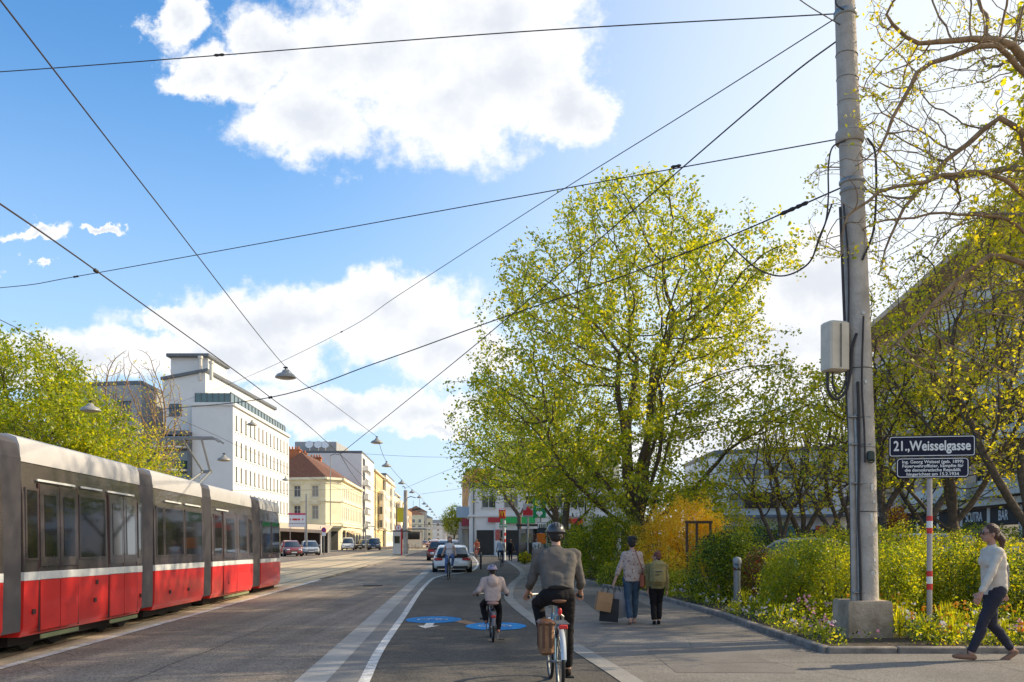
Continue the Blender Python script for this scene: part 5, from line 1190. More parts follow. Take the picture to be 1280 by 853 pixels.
# ------------------------------------------------------------------ shrubs and planting
def bush(label, blobs, n, size, mats, matw=None, stems=True, name='shrub', group=None, seed=1, core=M['lf_dark'], fl=None, up=.4, cat='shrub', lump=.16):
    """blobs: (x, y, z, rx, ry, rz) ellipsoids in world coordinates"""
    rng = np.random.RandomState(seed); bx, by = blobs[0][0], blobs[0][1]
    root = thing(name, label, cat, (bx, by, 0), 0, group); vol = np.array([b[3]*b[4]*b[5] for b in blobs])**.7; P = []
    for b, k in zip(blobs, rng.multinomial(n, vol/vol.sum())):
        d = rng.normal(size=(k, 3)); d /= np.linalg.norm(d, axis=1)[:, None]; t = rng.uniform(0.25, 1, k)**.4
        s = np.array([1+lump*noise.noise(V((q[0]*2.3+seed, q[1]*2.3, q[2]*2.3+b[0])))+.16*noise.noise(V((q[0]*6, q[1]*6+seed, q[2]*6))) for q in d])
        p = d*(t*s)[:, None]*np.array([b[3], b[4], b[5]])+np.array([b[0]-bx, b[1]-by, b[2]])
        p += rng.normal(size=p.shape)*size*.6; P.append(p[p[:, 2] > .03])
    P = np.concatenate(P); leaf_cloud('foliage', P, size, mats, root, matw=matw, seed=seed, up=up)
    if stems:
        m = MB()
        for b in blobs:
            for i in range(7):
                a = rng.uniform(0, 6.28); e = V((b[0]-bx+math.cos(a)*b[3]*.7, b[1]-by+math.sin(a)*b[4]*.7, b[2]+b[5]*rng.uniform(.2, .8))); s0 = V((b[0]-bx+rng.normal()*.08, b[1]-by+rng.normal()*.08, 0))
                m.tube([s0, s0.lerp(e, .5)+V((rng.normal()*.08, rng.normal()*.08, .1)), e], [.02, .014, .006], 4, cap=False)
        m.build('stem', M['bark'], root)
    return root
def bl(px, y0, y1, wpx, D, depth=None):      # an ellipsoid from its picture box at distance D
    c = at(px, (y0+y1)/2, D); rx = wpx*D/FOC/2; rz = (y1-y0)*D/FOC/2; return (c.x, D, c.z, rx, depth or rx, rz)
bush('large round dark green bush beside the bollard lamp', [bl(895, 668, 775, 75, 22.2), bl(925, 665, 770, 74, 22.0), bl(905, 660, 720, 60, 22.4)], 26000, .055, [M['lf_dark'], M['lf_mid'], M['lf_spring']], [.4, .4, .2], seed=51, lump=.28)
bush('reddish bush right of the bollard lamp', [bl(952, 682, 760, 50, 21)], 6000, .05, [M['lf_red'], M['lf_dark'], M['lf_mid']], [.5, .3, .2], seed=52)
bush('broad light green bush in front of the park trees, left of the concrete pole', [bl(1000, 668, 788, 84, 18.2, .9), bl(1040, 674, 790, 80, 17.6, .9), bl(975, 690, 780, 50, 18.4, .8)], 30000, .05, [M['lf_mid'], M['lf_spring'], M['lf_yel']], [.55, .33, .12], seed=53, lump=.28)
bush('long yellow-green hedge behind the pole and the name sign', [bl(1040, 655, 745, 100, 24), bl(1110, 652, 745, 120, 23.5), bl(1180, 660, 745, 110, 23), bl(1250, 668, 745, 100, 23)], 34000, .06, [M['lf_yel'], M['lf_spring'], M['lf_mid']], [.3, .4, .3], seed=54, lump=.4)
bush('thick green hedge mass between the concrete pole and the name sign', [bl(1112, 680, 790, 70, 16.9, .8), bl(1148, 676, 785, 66, 17.4, .9)], 24000, .048, [M['lf_mid'], M['lf_spring'], M['lf_yel']], [.5, .35, .15], seed=55, lump=.3)
bush('olive green shrub right of the name sign post', [bl(1196, 678, 785, 80, 17.2, .9), bl(1236, 688, 785, 70, 16.8, .8)], 24000, .048, [M['lf_mid'], M['lf_dark'], M['lf_yel'], M['lf_spring']], [.4, .2, .15, .25], seed=56, lump=.35)
bush('dark shrub at the right frame edge behind the walking woman', [bl(1280, 690, 785, 80, 16.8, .8), bl(1330, 690, 785, 90, 16.8, .8)], 16000, .05, [M['lf_dark'], M['lf_mid']], [.5, .5], seed=57)
bush('tall golden yellow flowering bush behind the boy', [bl(862, 620, 730, 84, 31), bl(830, 632, 735, 60, 32), bl(885, 640, 720, 50, 30)], 26000, .075, [M['lf_gold'], M['lf_yel']], [.85, .15], seed=58, name='flowering_bush', lump=.6)
bush('smaller orange yellow bush between the green shrubs and the golden bush', [bl(808, 650, 735, 44, 33), bl(838, 690, 745, 60, 29.5)], 10000, .07, [M['lf_gold'], M['lf_mid'], M['lf_red']], [.65, .2, .15], seed=59, name='flowering_bush', lump=.6)
bush('tall shaggy green shrub left of the golden bush, behind the woman with bags', [bl(745, 640, 728, 58, 37), bl(775, 636, 730, 62, 36), bl(722, 655, 722, 40, 38)], 24000, .085, [M['lf_green'], M['lf_spring'], M['lf_yel'], M['lf_dark']], [.35, .4, .15, .1], seed=60, lump=.5)
bush('low spreading shrub along the path between the shaggy shrub and the round bush', [bl(775, 700, 748, 60, 31), bl(815, 705, 755, 60, 28.5), bl(850, 710, 762, 50, 25.5)], 17000, .06, [M['lf_mid'], M['lf_dark'], M['lf_spring'], M['lf_yel']], [.4, .25, .2, .15], seed=61)
bush('dark green shrub under the trees at the far end of the planting', [bl(720, 680, 716, 30, 44), bl(700, 640, 700, 36, 58)], 9000, .1, [M['lf_dark'], M['lf_green']], [.6, .4], seed=62)
bush('small yellow-green plant clump beside the man with a backpack', [bl(656, 690, 705, 16, 60)], 1500, .1, [M['lf_yel'], M['lf_dark']], [.6, .4], seed=63)
bush('green thicket behind the golden bush', [bl(850, 600, 700, 110, 42), bl(905, 625, 700, 70, 44)], 16000, .11, [M['lf_spring'], M['lf_green'], M['lf_yel']], [.4, .3, .3], seed=64)
bush('row of low dark hedge in the park behind the cars', [bl(960, 650, 690, 90, 46), bl(1100, 655, 690, 150, 42), bl(1230, 655, 690, 130, 38)], 14000, .1, [M['lf_dark'], M['lf_mid']], [.6, .4], seed=65)
bush('small red leaved shrub above the hedge left of the name sign', [bl(1122, 632, 668, 26, 27)], 1800, .06, [M['lf_red'], M['lf_yel']], [.7, .3], seed=66)

# ground cover with flowers along the kerb
rng = np.random.RandomState(71); gx = []; fw = {'fl_white': [], 'fl_orange': [], 'fl_pink': []}; bl_ = MB()
def inbed(x, y):
    if x > 4.6 and 12.62 < y < 20: return True
    return 18 < y < 34 and x > 4.7-(y-18)*.085 and x < 8.5
for i in range(5200):
    x = rng.uniform(3.2, 15); y = 12.62+rng.exponential(2.6) if rng.rand() < .7 else rng.uniform(14, 33)
    if x < 6.2 and rng.rand() < .5: y = rng.uniform(12.6, 30)
    if not inbed(x, y): continue
    if abs(x-5.5) < .62 and y < 14.8 and rng.rand() < .93: continue
    nn = noise.noise(V((x*.9, y*.9, 1))); h = .06+.18*max(0, .5+nn)+.04*rng.rand()+min(.18, (y-12.6)*.06 if x > 5 else .05)
    k = rng.randint(9, 22); o = rng.normal(size=(k, 3))*np.array([.10, .10, h*.35])+np.array([x, y, .06+h*.5]); gx.append(o[o[:, 2] > .05])
    kind = noise.noise(V((x*.7+9, y*.7, 4)))
    if rng.rand() < (.30 if kind > .12 or kind < -.2 else .07):
        c = 'fl_orange' if (kind > .1 and x > 7) or (x < 7.6 and x > 6.2 and rng.rand() < .5) else ('fl_pink' if kind < -.32 else 'fl_white')
        for j in range(rng.randint(1, 4)):
            q = np.array([x, y, .06+h*1.05])+rng.normal(size=3)*np.array([.09, .09, .04]); fw[c].append(q+rng.normal(size=(5, 3))*.014)
    if rng.rand() < .05:                       # upright blades
        for j in range(9):
            a = rng.uniform(0, 6.28); b0 = V((x, y, .05)); tp = b0+V((math.cos(a)*.12, math.sin(a)*.12, h+rng.uniform(.1, .22))); sd_ = V((-math.sin(a), math.cos(a), 0))*.012
            mid = b0.lerp(tp, .55)+V((-math.cos(a), -math.sin(a), 0))*.02; bl_.add([b0-sd_, b0+sd_, mid+sd_, tp, mid-sd_], [(0, 1, 2, 3, 4)])
g = leaf_cloud('ground_cover', np.concatenate(gx), .055, [M['lf_mid'], M['lf_dark'], M['lf_spring'], M['lf_yel']], None, matw=[.4, .25, .25, .1], seed=72)
tag(g, 'low leafy ground cover filling the planting bed behind the kerb', 'ground cover', kind='stuff')
g = bl_.build('grass_blades', M['lf_spring']); tag(g, 'long narrow leaves of spring bulbs standing in the planting bed', 'leaves', kind='stuff')
for k, nm in (('fl_white', 'white'), ('fl_orange', 'orange'), ('fl_pink', 'pink')):
    if fw[k]: g = leaf_cloud(nm+'_flowers', np.concatenate(fw[k]), .042, M[k], None, asp=1.1, seed=73); tag(g, nm+' spring flowers scattered through the planting bed', 'flowers', kind='stuff')
# dry leaves and bits by the kerb
q = np.stack([rng.uniform(4.5, 14, 500), 12.62+rng.exponential(.25, 500), np.full(500, .075)], 1); q2 = np.stack([4.4-np.abs(rng.normal(size=160))*.12, rng.uniform(12.5, 20, 160), np.full(160, .012)], 1)
g = leaf_cloud('leaf_litter', np.concatenate([q, q2]), .04, mat('dry_leaves', (.20, .11, .05), .9, var=.4), None, up=3, seed=74); tag(g, 'dry leaf litter lying by the bed kerb', 'leaf litter', kind='stuff')
# ------------------------------------------------------------------ people and bicycles
def ik(a, c, l1, l2, pole):
    a = V(a); c = V(c); d = c-a; L_ = min(d.length, (l1+l2)*.999); d = d.normalized(); c2 = a+d*L_
    x = (l1*l1-l2*l2+L_*L_)/(2*L_); h = math.sqrt(max(l1*l1-x*x, 1e-6)); p = V(pole); p = p-d*p.dot(d)
    return a+d*x+p.normalized()*h, c2
PM = {}
def cloth(name, c, var=.15, bump=.25):
    if name not in PM: PM[name] = mat(name, c, .85, var=var, scale=7, bump=bump, bscale=60, spec=.2)
    return PM[name]
def human(label, loc, rz, H, pel, lean=0., side=0., head_pitch=0., head_yaw=0., hands=None, feet=None, top=None, legs=None, shoes=None, hairst='short', hairm=None, skinm=None, sleeve=2., legl=1.9, detail=1, female=False, grip=False, twist=0., group=None, toe=0., knee_out=0., elbow=(0, -1, -.3), loose=0., hem=-.02, sh=1.):
    """local frame: y forward, x to the person's right, z up; pel, hands, feet in metres"""
    hairm = hairm or M['hair']; skinm = skinm or M['skin']
    root = thing('person', label, 'person', loc, rz, group); h = H
    pel = V(pel); la = R(lean); t = V((math.sin(R(side)), math.sin(la), math.cos(la))).normalized(); fw = V((0, math.cos(la), -math.sin(la)))
    X = V((math.cos(R(twist)), math.sin(R(twist)), 0))
    neck = pel+t*h*.292; hdir = V((0, math.sin(la*.35-R(head_pitch)*.0), 1)).normalized(); hc = neck+hdir*h*.105+V((0, .015*h, 0))
    Rh = Matrix.Rotation(R(head_yaw), 3, 'Z') @ Matrix.Rotation(R(-head_pitch), 3, 'X')
    chest = pel+t*h*.20; waist = pel+t*h*.10
    Rt = Matrix.Rotation(-la, 3, 'X')
    sx = (.086 if female else .112)*h*sh; S = [neck-t*.028*h+X*k*sx for k in (-1, 1)]; Hp = [pel+X*k*.052*h-t*.01*h for k in (-1, 1)]
    hands = hands or [V((-.15*h, .02, pel.z-.06*h)), V((.15*h, .02, pel.z-.06*h))]
    E = []; Wr = []
    for i, k in enumerate((-1, 1)):
        e, w_ = ik(S[i], hands[i], .172*h, .150*h, V((k*.3, elbow[1], elbow[2]))); E.append(e); Wr.append(w_)
    Kn = []; An = []
    for i, k in enumerate((-1, 1)):
        f = V(feet[i]); kn, a = ik(Hp[i], f, .245*h, .246*h, V((k*knee_out, 1, .1))); Kn.append(kn); An.append(a)
    fdir = [V((0, 1, 0)) for _ in range(2)]
    if toe and not hasattr(toe, '__len__'): toe = (toe, toe)
    toe = toe or (0, 0)
    def foot_prims(b, g=0., which=(0, 1)):
        for i in which:
            a = An[i]; p = R(toe[i]); d = V((0, math.cos(p), math.sin(p))); hl = a-d*.025*h+V((0, 0, -.022*h)); ba = a+d*.085*h+V((0, 0, -.026*h)); tt = a+d*.118*h+V((0, 0, -.028*h))
            b.caps(hl, ba, .019*h+g, .019*h+g, 10); b.caps(ba, tt, .019*h+g, .013*h+g, 10); b.caps(a, hl, .019*h+g, .017*h+g, 8)
    def leg_prims(b, g=0., f1=2.):
        for i in range(2):
            b.caps(Hp[i], Kn[i].lerp(Hp[i], .0), .050*h+g, .032*h+g, 12)
            q = Kn[i].lerp(An[i], .30)+V((0, -.010*h, 0)); 
            e = Kn[i].lerp(An[i], min(1, max(.05, f1-1)))
            b.caps(Kn[i], q, .031*h+g, .031*h+g, 12)
            if f1 > 1.3: b.caps(q, e, .031*h+g, (.020*h if f1 > 1.8 else .026*h)+g*1.3, 12)
    def pelvis_prims(b, g=0.):
        b.ell(pel+t*.0*h, ((.088 if female else .084)*h+g, .060*h+g, .062*h+g), 16, 10, M=Rt); b.ell(pel-t*.012*h+V((0, -.018*h, 0)), (.078*h+g, .052*h+g, .055*h+g), 14, 9, M=Rt)
        b.caps(pel, waist, .062*h+g, .058*h+g, 14)
    def torso_prims(b, g=0.):
        b.ell(waist, ((.070 if female else .078)*h+g, .054*h+g, .085*h+g), 16, 10, M=Rt)
        b.ell(chest, ((.080 if female else .092)*h+g, .062*h+g, .090*h+g), 16, 10, M=Rt)
        b.ell(chest+t*.04*h, ((.084 if female else .100)*h*sh+g, .052*h+g, .055*h+g), 16, 10, M=Rt)
        b.caps(S[0], S[1], .026*h+g, .026*h+g, 12); b.caps(S[0].lerp(S[1], .2)-t*.01*h, S[0].lerp(S[1], .8)-t*.01*h, .034*h+g, .034*h+g, 12)
        b.caps(neck-t*.03*h, neck-t*.0*h, .045*h+g, .028*h+g, 12)
        if female:
            for k in (-1, 1): b.ell(chest+X*k*.038*h+fw*.048*h+t*.0*h, (.030*h+g, .022*h+g, .032*h+g), 12, 8)
    def arm_prims(b, g=0., s=2.):
        for i in range(2):
            e = S[i].lerp(E[i], min(1, s)); b.caps(S[i], e, .0255*h+g, .0215*h+g, 10)
            if s > 1: e2 = E[i].lerp(Wr[i], min(1, s-1)); b.caps(E[i], e2, .0215*h+g, (.016*h if s > 1.8 else .021*h)+g, 10)
    def head_prims(b):
        b.ell(hc+Rh @ V((0, -.004*h, .012*h)), (.043*h, .054*h, .054*h), 16, 12, M=Rh)
        b.ell(hc+Rh @ V((0, .012*h, -.022*h)), (.034*h, .040*h, .042*h), 14, 10, M=Rh)
        b.ell(hc+Rh @ V((0, .034*h, -.048*h)), (.018*h, .016*h, .013*h), 10, 7, M=Rh)
        b.caps(hc+Rh @ V((0, .048*h, .008*h)), hc+Rh @ V((0, .062*h, -.016*h)), .0055*h, .0085*h, 8)      # nose
        b.caps(hc+Rh @ V((-.012*h, .049*h, -.033*h)), hc+Rh @ V((.012*h, .049*h, -.033*h)), .0055*h, .0055*h, 8)  # mouth
        b.caps(hc+Rh @ V((-.022*h, .044*h, .014*h)), hc+Rh @ V((.022*h, .044*h, .014*h)), .007*h, .007*h, 8)     # brow
        for k in (-1, 1): b.ell(hc+Rh @ V((k*.044*h, -.004*h, -.006*h)), (.006*h, .011*h, .018*h), 8, 7, M=Rh)
        b.caps(neck-t*.02*h, hc+Rh @ V((0, -.008*h, -.03*h)), .029*h, .028*h, 12)
    def hand_prims(b):
        for i, k in enumerate((-1, 1)):
            d = (Wr[i]-E[i]).normalized()
            if grip: d = (d+V((0, .3, -.1))).normalized()
            sd_ = V((0, 1, 0)) if abs(d.y) < .6 else V((k*-1., 0, 0)); n = d.cross(sd_).normalized(); sd_ = n.cross(d).normalized()
            inw = V((-k, 0, 0)); inw = (inw-d*inw.dot(d)); inw = inw.normalized() if inw.length > .2 else V((0, 0, -1))
            if grip: inw = V((0, 0, -1)); sd_ = V((-k, .0, 0)); sd_ = (sd_-d*sd_.dot(d)).normalized()
            w_ = Wr[i]; pc = w_+d*.026*h
            b.caps(w_, w_+d*.045*h, .0145*h, .015*h, 8); 
            for s_ in (-.7, .7): b.caps(w_+d*.012*h+sd_*s_*.012*h, w_+d*.046*h+sd_*s_*.018*h, .011*h, .0105*h, 8)
            for j, ln in enumerate((.034, .041, .044, .038)):
                o = w_+d*.048*h+sd_*(-.019+.0127*j)*h*-1; cv = .75 if grip else .3
                m1 = o+(d*(1-cv*.3)+inw*cv*.5).normalized()*ln*.5*h; m2 = m1+(d*(1-cv)+inw*cv*1.2).normalized()*ln*.5*h
                b.caps(o, m1, .0062*h, .0058*h, 7); b.caps(m1, m2, .0058*h, .0045*h, 7)
            th0 = w_+d*.016*h+sd_*.016*h; th1 = th0+(d*.7+sd_*.7+inw*.3).normalized()*.026*h; th2 = th1+(d+inw*.5).normalized()*.018*h
            b.caps(th0, th1, .0085*h, .007*h, 7); b.caps(th1, th2, .007*h, .0052*h, 7)
    vx = (.0075, .011, .02)[2-detail] if detail in (0, 1, 2) else .01
    vx = {2: .0075, 1: .012, 0: .022}[detail]
    b = MB(); head_prims(b); torso_prims(b, -.004*h); arm_prims(b, 0); hand_prims(b); pelvis_prims(b, -.004*h); leg_prims(b); foot_prims(b)
    me = skin_mesh(b, vx*(.8 if detail == 2 else 1), 3); me.materials.append(skinm); link('body', me, root)
    if top:
        b = MB(); torso_prims(b, .014+loose); 
        if sleeve > 0: arm_prims(b, .010+loose*.5, sleeve)
        for k in (-1, 1):      # the cloth hangs straight from shoulder blade to waist
            for yy in (-.018, .012): b.caps(neck-t*.055*h+X*k*sx*.66+fw*yy*h, pel+t*(hem+.02)*h+X*k*.040*h+fw*yy*h, .040*h+loose, .048*h+loose, 12)
            pass
        b.caps(waist, pel+t*hem*h, .066*h+loose, .074*h+loose, 14); b.ell(pel+t*(hem+.02)*h, (.094*h+loose, .068*h+loose, .04*h), 16, 8, M=Rt)
        me = skin_mesh(b, {2: .013, 1: .016, 0: .024}[detail], 9 if detail == 2 else 5, .010 if detail else 0, 8, 1); me.materials.append(top)
        for v in me.vertices:      # a level hem
            q = v.co-pel; a = q.dot(t); rad = (q-t*a).length
            if a < hem*h and rad < .115*h+loose: v.co = v.co+t*(hem*h-a)*.92
        link('shirt', me, root)
    if legs:
        b = MB(); pelvis_prims(b, .009); leg_prims(b, .010+loose*.3, legl)
        me = skin_mesh(b, vx*1.1, 8 if detail == 2 else 5, .008 if detail else 0, 9, 2); me.materials.append(legs); link('trousers', me, root)
    if shoes:
        for i in (0, 1): b = MB(); foot_prims(b, .003, (i,)); me = skin_mesh(b, vx, 2); me.materials.append(shoes); link('shoe', me, root)
    hb_ = MB()
    if hairst != 'none':
        hb_.ell(hc+Rh @ V((0, -.012*h, .020*h)), (.050*h, .056*h, .055*h), 16, 10, M=Rh)
        hb_.ell(hc+Rh @ V((0, -.030*h, -.006*h)), (.042*h, .034*h, .046*h), 14, 9, M=Rh)
    if hairst == 'updo':
        hb_.ell(hc+Rh @ V((.0*h, -.02*h, .052*h)), (.046*h, .044*h, .034*h), 14, 9, M=Rh); hb_.ell(hc+Rh @ V((.02*h, -.03*h, .058*h)), (.036*h, .034*h, .030*h), 12, 8); hb_.ell(hc+Rh @ V((-.022*h, -.01*h, .056*h)), (.03*h, .03*h, .024*h), 12, 8)
    if hairst == 'bun': hb_.ell(hc+Rh @ V((.01*h, -.03*h, .062*h)), (.026*h, .026*h, .024*h), 12, 8)
    if hairst == 'pony':
        hb_.caps(hc+Rh @ V((0, -.058*h, .0)), hc+Rh @ V((0, -.085*h, -.045*h)), .024*h, .028*h, 12); hb_.caps(hc+Rh @ V((0, -.085*h, -.045*h)), hc+Rh @ V((0, -.088*h, -.105*h)), .026*h, .012*h, 10)
    if hairst == 'long':
        for k in (-1, 0, 1): hb_.caps(hc+Rh @ V((k*.03*h, -.03*h, 0)), hc+Rh @ V((k*.036*h, -.04*h, -.11*h)), .026*h, .018*h, 10)
    if hb_.v:
        me = skin_mesh(hb_, vx*.9, 2, .004, 30, 4)
        # open the face
        for v in me.vertices:
            q = Rh.inverted() @ (v.co-hc)
            if q.y > .026*h and q.z < .034*h: v.co = hc+Rh @ V((q.x*.8, .010*h, q.z*.9))
            elif q.y > .034*h: v.co = hc+Rh @ V((q.x, .034*h+(q.y-.034*h)*.3, q.z))
        me.materials.append(hairm); link('hair', me, root)
    if detail >= 1:
        for k in (-1, 1):
            eb = MB(); eb.ell(hc+Rh @ V((k*.0165*h, .0475*h, .0035*h)), (.0062*h, .0035*h, .0036*h), 10, 7, M=Rh); eb.ell(hc+Rh @ V((k*.0165*h, .0502*h, .0035*h)), (.0027*h, .0018*h, .0027*h), 8, 6, mi=1, M=Rh); eb.build('eye', [M['white'], M['hair']], root, True)
        lb = MB(); lb.caps(hc+Rh @ V((-.010*h, .0535*h, -.033*h)), hc+Rh @ V((.010*h, .0535*h, -.033*h)), .0032*h, .0032*h, 8); lb.build('lips', cloth('lip_red', (.36, .12, .10), .05, 0), root, True)
    return root, dict(S=S, E=E, W=Wr, neck=neck, hc=hc, Rh=Rh, pel=pel, chest=chest, t=t, An=An, Kn=Kn, fw=fw, Rt=Rt)

def bicycle(label, loc, rz, wr=.345, wb=1.06, frame=None, sc=1., name='bicycle', tyre=None, rack=True, fender=None, flare=True, detail=True, saddle_h=.92, bar_h=1.0, bar_w=.3, lamp=True, sadm=None, cat='bicycle', group=None):
    """local: rear axle at y=0, front axle at y=wb"""
    root = thing(name, label, cat, loc, rz, group, sc); tyre = tyre or M['black']; frame = frame or M['dark']; Q = Matrix.Rotation(R(90), 3, 'Y')
    for y in (0, wb):
        w_ = MB(); w_.torus((0, y, wr), wr-.018, .018, 40 if detail else 20, 8, Q); wo = w_.build('wheel', tyre, root, True)
        rm = MB(); rm.torus((0, y, wr), wr-.042, .012, 40 if detail else 20, 6, Q); rm.lathe([(.025, -.035), (.018, -.02), (.018, .02), (.025, .035)], 10, (0, y, wr), M=Q)
        for i in range(28 if detail else 8):
            a = 2*math.pi*i/(28 if detail else 8); s_ = .03*(1 if i % 2 else -1); rm.tube([(s_, y+.02*math.cos(a+.5), wr+.02*math.sin(a+.5)), (0, y+(wr-.045)*math.cos(a), wr+(wr-.045)*math.sin(a))], .0014 if detail else .004, 3, cap=False)
        rm.build('rim', M['steel'], wo, True)
        if fender:
            f = MB(); a0, a1 = (R(10), R(190)) if y == 0 else (R(15), R(165)); secs = []
            for i in range(19):
                a = a0+(a1-a0)*i/18; o = V((0, -math.cos(a), math.sin(a))) ; rr = wr+.022
                secs.append([V((x, y, wr))+o*(rr-abs(x)*.35)+V((x*0, 0, 0)) for x in (-.028, -.014, 0, .014, .028)]+[V((x, y, wr))+o*(rr-abs(x)*.35-.004) for x in (.028, .014, 0, -.014, -.028)])
            f.loft(secs); f.build('mudguard', fender, root, True)
    bb = V((0, .44*wb/1.06, wr-.06)); st = V((0, .24*wb/1.06, saddle_h-.10)); hd = V((0, wb-.26, bar_h-.22)); hb2 = V((0, wb-.17, wr+.30)); ra = V((0, 0, wr))
    f = MB()
    f.tube([bb, st.lerp(bb, -.0)], .017, 10); f.tube([bb, hb2], .021, 10); f.tube([st.lerp(bb, .45), hb2.lerp(hd, .4)], .017, 10); f.tube([hb2, hd], .02, 10)
    for k in (-1, 1): f.tube([ra+V((k*.055, 0, 0)), bb+V((k*.03, 0, 0))], .011, 8); f.tube([ra+V((k*.055, 0, 0)), st.lerp(bb, .25)+V((k*.015, 0, 0))], .009, 8); f.tube([V((k*.055, wb, wr)), V((k*.05, wb-.07, wr+.2)), hb2+V((k*.045, 0, .02))], .012, 8)
    f.build('frame', frame, root, True)
    h = MB(); bc = V((0, wb-.30, bar_h)); h.tube([hd, bc], .013, 8)
    h.tube([bc+V((-bar_w, -.20, -.02)), bc+V((-bar_w*.85, -.05, .0)), bc+V((-bar_w*.4, .04, 0)), bc+V((bar_w*.4, .04, 0)), bc+V((bar_w*.85, -.05, 0)), bc+V((bar_w, -.20, -.02))], .011, 8); h.build('handlebar', M['steel'], root, True)
    for k in (-1, 1): g_ = MB(); g_.tube([bc+V((k*bar_w, -.21, -.022)), bc+V((k*bar_w*.92, -.11, -.012))], .016, 8); g_.build('grip', M['black'], root, True)
    s = MB(); s.tube([st, st+V((0, -.02, .07))], .012, 8); s.build('seat_post', M['steel'], root, True)
    s = MB(); sp_ = V((0, st.y-.05, saddle_h)); s.ell(sp_+V((0, -.05, -.01)), (.10, .085, .035), 16, 10); s.caps(sp_+V((0, -.03, -.0)), sp_+V((0, .15, .0)), .045, .022, 12)
    me = skin_mesh(s, .012, 3); me.materials.append(sadm or M['dark']); link('saddle', me, root)
    if rack:
        r_ = MB(); z = wr*2+.07
        for k in (-1, 1): r_.tube([(k*.06, .12, z), (k*.06, -.28, z)], .006, 6); r_.tube([(k*.062, 0, wr), (k*.06, -.10, z)], .005, 6); r_.tube([(k*.062, 0, wr), (k*.06, .08, z)], .005, 6)
        for y in (.12, .02, -.08, -.18, -.28): r_.tube([(-.06, y, z), (.06, y, z)], .005, 6)
        r_.build('rear_rack', M['steel'], root, True)
        l = MB(); l.bbox((0, -.30, z-.03), (.09, .025, .045), .008); l.build('rear_light', M['red'], root, True)
    c = MB(); c.lathe([(.09, -.004), (.095, 0), (.09, .004)], 24, bb+V((.06, 0, 0)), M=Q); c.tube([bb-V((.09, 0, 0)), bb+V((.09, 0, 0))], .014, 8)
    c.tube([bb+V((.09, 0, 0)), bb+V((.095, .0, -.17))], .009, 6); c.tube([bb-V((.09, 0, 0)), bb+V((-.095, 0, .17))], .009, 6); c.build('crank', M['steel'], root, True)
    for k, z in ((1, -.17), (-1, .17)): p = MB(); p.bbox(bb+V((k*.15, 0, z)), (.10, .08, .025), .006); p.build('pedal', M['black'], root)
    if lamp: l = MB(); l.lathe([(.0, -.03), (.03, -.02), (.036, .03), (0, .034)], 12, (0, wb-.14, bar_h-.14), M=Matrix.Rotation(R(-90), 3, 'X')); l.build('front_light', M['steel'], root, True)
    return root, bb
def helmet(root, J, h, c, m, name='helmet'):
    b = MB(); c0 = J['hc']+J['Rh'] @ V((0, -.004*h, .018*h)); b.ell(c0, (.060*h, .074*h, .060*h), 18, 9, M=J['Rh'], half=True); b.torus(c0, .062*h, .006*h, 20, 6, J['Rh'])
    o = b.build(name, m, root, True, 60)
    s = MB()
    for k in (-1.3, -.45, .45, 1.3): s.tube([c0+J['Rh'] @ V((k*.02*h, math.cos(a)*.0745*h*(1-.1*abs(k)), math.sin(a)*.0615*h*(1-.12*abs(k)))) for a in np.linspace(.5, 2.6, 8)], .0045*h, 6)
    s.build('vent', M['black'], o, True); q = MB()
    for k in (-1, 1): q.tube([c0+J['Rh'] @ V((k*.052*h, -.01*h, 0)), J['hc']+J['Rh'] @ V((k*.043*h, .0, -.05*h)), J['hc']+J['Rh'] @ V((0, .03*h, -.066*h))], .003*h, 5)
    q.build('strap', M['black'], o)
# --- the man on the blue bicycle
bx, by, brz = .50, 9.15, R(3)
bk, bb = bicycle('light blue city bicycle with rear rack, ridden by the man in the grey shirt', (bx, by, 0), brz, frame=mat('light_blue_paint', (.16, .32, .50), .3, coat=.5), fender=mat('pale_mudguard', (.5, .52, .54), .35, metal=.3), saddle_h=.98, bar_h=1.0, bar_w=.29, sadm=mat('brown_saddle', (.22, .10, .05), .5), rack=True)
l = MB(); l.ell((0, .02, .86), (.022, .018, .04)); l.build('rear_reflector', M['red'], bk, True)
l = MB(); l.tube([(-.035, .17, .70), (-.04, .12, .80), (.0, .11, .84), (.04, .12, .80), (.035, .17, .70)], .018, 8); l.build('frame_lock', M['steel'], bk, True)
m_rot = Matrix.Rotation(brz, 3, 'Z'); mo = V((bx, by, 0))
man, J = human('man cycling away in grey shirt, black trousers and dark helmet', (bx, by, 0), brz, 1.72, (0.0, .20, 1.03), lean=24, hands=[(-.29, .62, 1.03), (.29, .62, 1.03)], feet=[(-.13, .40, .54), (.13, .42, .20)], top=cloth('grey_shirt', (.12, .105, .092), .18), legs=cloth('black_trousers', (.012, .010, .011)), shoes=cloth('dark_shoes', (.02, .012, .01)), hairm=M['hair'], sleeve=1.45, legl=1.85, detail=2, grip=True, loose=.014, knee_out=.25, elbow=(0, -.2, -1.2), sh=1.04, toe=(-12, 0), hem=.02)
helmet(man, J, 1.72, None, mat('dark_grey_helmet', (.045, .042, .045), .4, coat=.4))
bt_ = MB(); bt_.torus(J['pel']+J['t']*.05, .135, .014, 26, 8, Matrix.Rotation(R(-20), 3, 'X')); bt_.build('belt', M['black'], man, True)
pb = thing('pannier_bag', 'tan leather pannier bag hanging at the left of the blue bicycle rack', 'bag', (bx, by, 0), brz); s = MB(); s.bbox((-.155, -.06, .60), (.15, .30, .34), .03); s.build('bag_body', mat('tan_leather', (.26, .125, .055), .6, var=.3, scale=9, bump=.3), pb, True)
s = MB(); s.bbox((-.155, -.06, .755), (.17, .32, .06), .025); s.build('flap', mat('dark_leather', (.12, .05, .022), .5, var=.2), pb, True); s = MB()
for y in (-.14, .02): s.box((-.233, y, .64), (.008, .025, .26))
